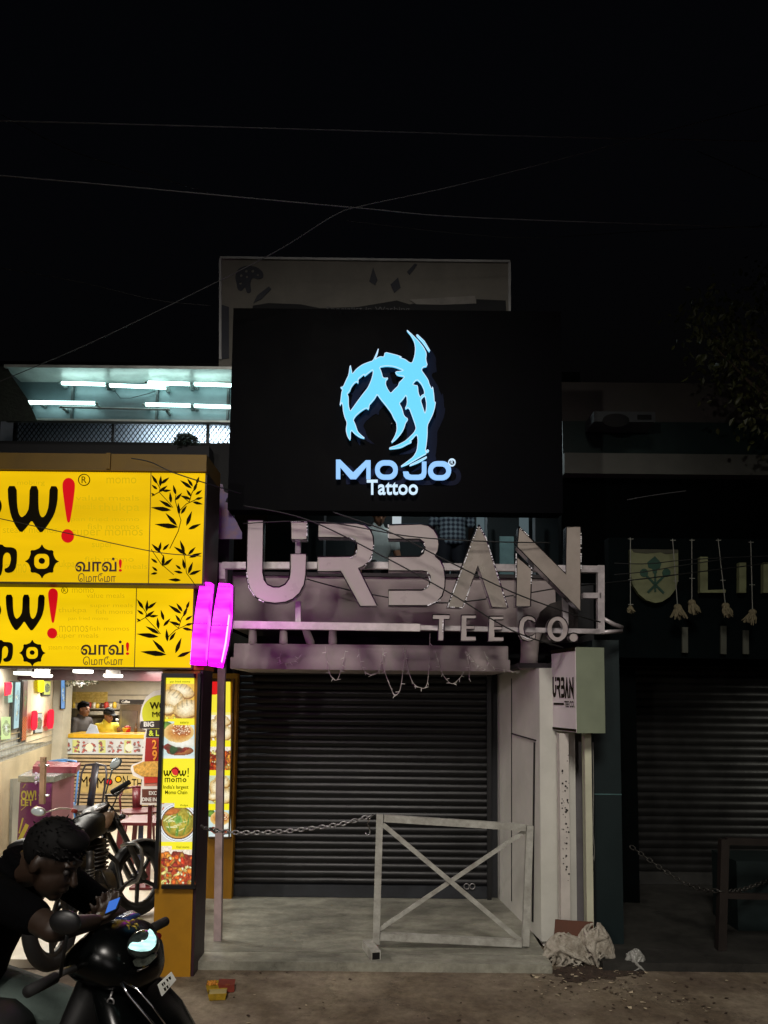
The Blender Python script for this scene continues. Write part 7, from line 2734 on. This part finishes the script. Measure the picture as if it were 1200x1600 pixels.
mb.ell(cm - Vector((0, .014, 0)), (.049, .011, .027), Matrix.Rotation(math.radians(8), 3, 'Y'), 18, 10)
mb.build('mirror_glass', m('mirror_glass', (230, 235, 235), .04, 1.0), ml_, True)
mb = MB()
mb.bar(P(112, 1266, 5.72), P(120, 1268, 5.74), .03, .03)
mb.build('switch', m('dull_red_switch', (150, 50, 40), .4), bk, True)


# ------------------------------------------------------------------ standing helper for the background people
def stander(label, px, y_head, Y, zf, H, face, mats, arms=None, lean=0, **kw):
    c = P(px, y_head, Y)
    x = c.x
    k = H / 1.7
    f = Vector((face[0], face[1], 0)).normalized()
    s = Vector((f.y, -f.x, 0))
    o = Vector((x, Y, zf))
    q = lambda a, b, z: o + s * a * k + f * b * k + Vector((0, 0, z * k))
    J = {'pelvis': q(0, 0, .95), 'chest': q(0, .02 + lean * .6, 1.25), 'neck': q(0, .02 + lean, 1.45), 'head': q(0, .05 + lean * 1.25, 1.58),
         'rsh': q(.18, .02 + lean, 1.38), 'lsh': q(-.18, .02 + lean, 1.38),
         'rel': q(.25, .03 + lean, 1.10), 'lel': q(-.25, .03 + lean, 1.10), 'rwr': q(.25, .16 + lean, .88), 'lwr': q(-.25, .16 + lean, .88),
         'rhip': q(.09, 0, .9), 'lhip': q(-.09, 0, .9), 'rkn': q(.1, .03, .5), 'lkn': q(-.1, .03, .5), 'ran': q(.11, -.01, .09), 'lan': q(-.11, -.01, .09)}
    if arms:
        for a, v in arms.items():
            J[a] = q(*v)
    return figure(label, J, face, mats, .014, sc=k, **kw)


CHECK = bpy.data.materials.new('checked_shirt_cloth')
CHECK.use_nodes = True
nt = CHECK.node_tree
bs_ = nt.nodes['Principled BSDF']
bs_.inputs['Roughness'].default_value = .85
tc = nt.nodes.new('ShaderNodeTexCoord')
mixes = []
for ang in ('X', 'Z'):
    w_ = nt.nodes.new('ShaderNodeTexWave')
    w_.bands_direction = ang
    w_.inputs['Scale'].default_value = 5.5
    nt.links.new(tc.outputs['Object'], w_.inputs['Vector'])
    mixes.append(w_)
ad = nt.nodes.new('ShaderNodeMath')
ad.operation = 'ADD'
nt.links.new(mixes[0].outputs['Fac'], ad.inputs[0])
nt.links.new(mixes[1].outputs['Fac'], ad.inputs[1])
rp = nt.nodes.new('ShaderNodeValToRGB')
rp.color_ramp.elements[0].position = .3
rp.color_ramp.elements[1].position = 1.0
rp.color_ramp.elements[0].color = (*lin((24, 30, 46)), 1)
rp.color_ramp.elements[1].color = (*lin((120, 132, 140)), 1)
mdv = nt.nodes.new('ShaderNodeMath')
mdv.operation = 'MULTIPLY'
mdv.inputs[1].default_value = .6
nt.links.new(ad.outputs[0], mdv.inputs[0])
nt.links.new(mdv.outputs[0], rp.inputs['Fac'])
nt.links.new(rp.outputs['Color'], bs_.inputs['Base Color'])

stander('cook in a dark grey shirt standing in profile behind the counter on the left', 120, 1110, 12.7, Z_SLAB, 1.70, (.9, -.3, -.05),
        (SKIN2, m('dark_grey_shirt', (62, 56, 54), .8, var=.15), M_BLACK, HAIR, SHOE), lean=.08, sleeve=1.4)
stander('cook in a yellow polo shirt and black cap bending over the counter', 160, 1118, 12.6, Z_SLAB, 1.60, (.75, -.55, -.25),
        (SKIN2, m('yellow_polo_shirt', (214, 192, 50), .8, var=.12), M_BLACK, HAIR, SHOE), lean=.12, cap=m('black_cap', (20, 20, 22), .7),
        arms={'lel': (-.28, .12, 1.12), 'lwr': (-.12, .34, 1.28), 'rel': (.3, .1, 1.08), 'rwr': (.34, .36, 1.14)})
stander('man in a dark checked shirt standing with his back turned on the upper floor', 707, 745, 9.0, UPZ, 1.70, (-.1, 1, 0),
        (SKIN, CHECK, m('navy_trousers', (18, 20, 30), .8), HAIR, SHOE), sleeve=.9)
# the other man sits low behind the letter R
c_ = P(586, 810, 8.7)
stander('man in a pale shirt sitting low behind the letter R on the upper floor', 586, 810, 8.7, c_.z - 1.58, 1.70, (.25, -.8, -.4),
        (SKIN2, m('pale_grey_shirt', (170, 176, 172), .8, var=.15), M_BLACK, HAIR, SHOE), lean=.1, sleeve=.6,
        arms={'rkn': (.12, .42, .93), 'lkn': (-.12, .42, .93), 'ran': (.12, .46, .50), 'lan': (-.12, .46, .50)})
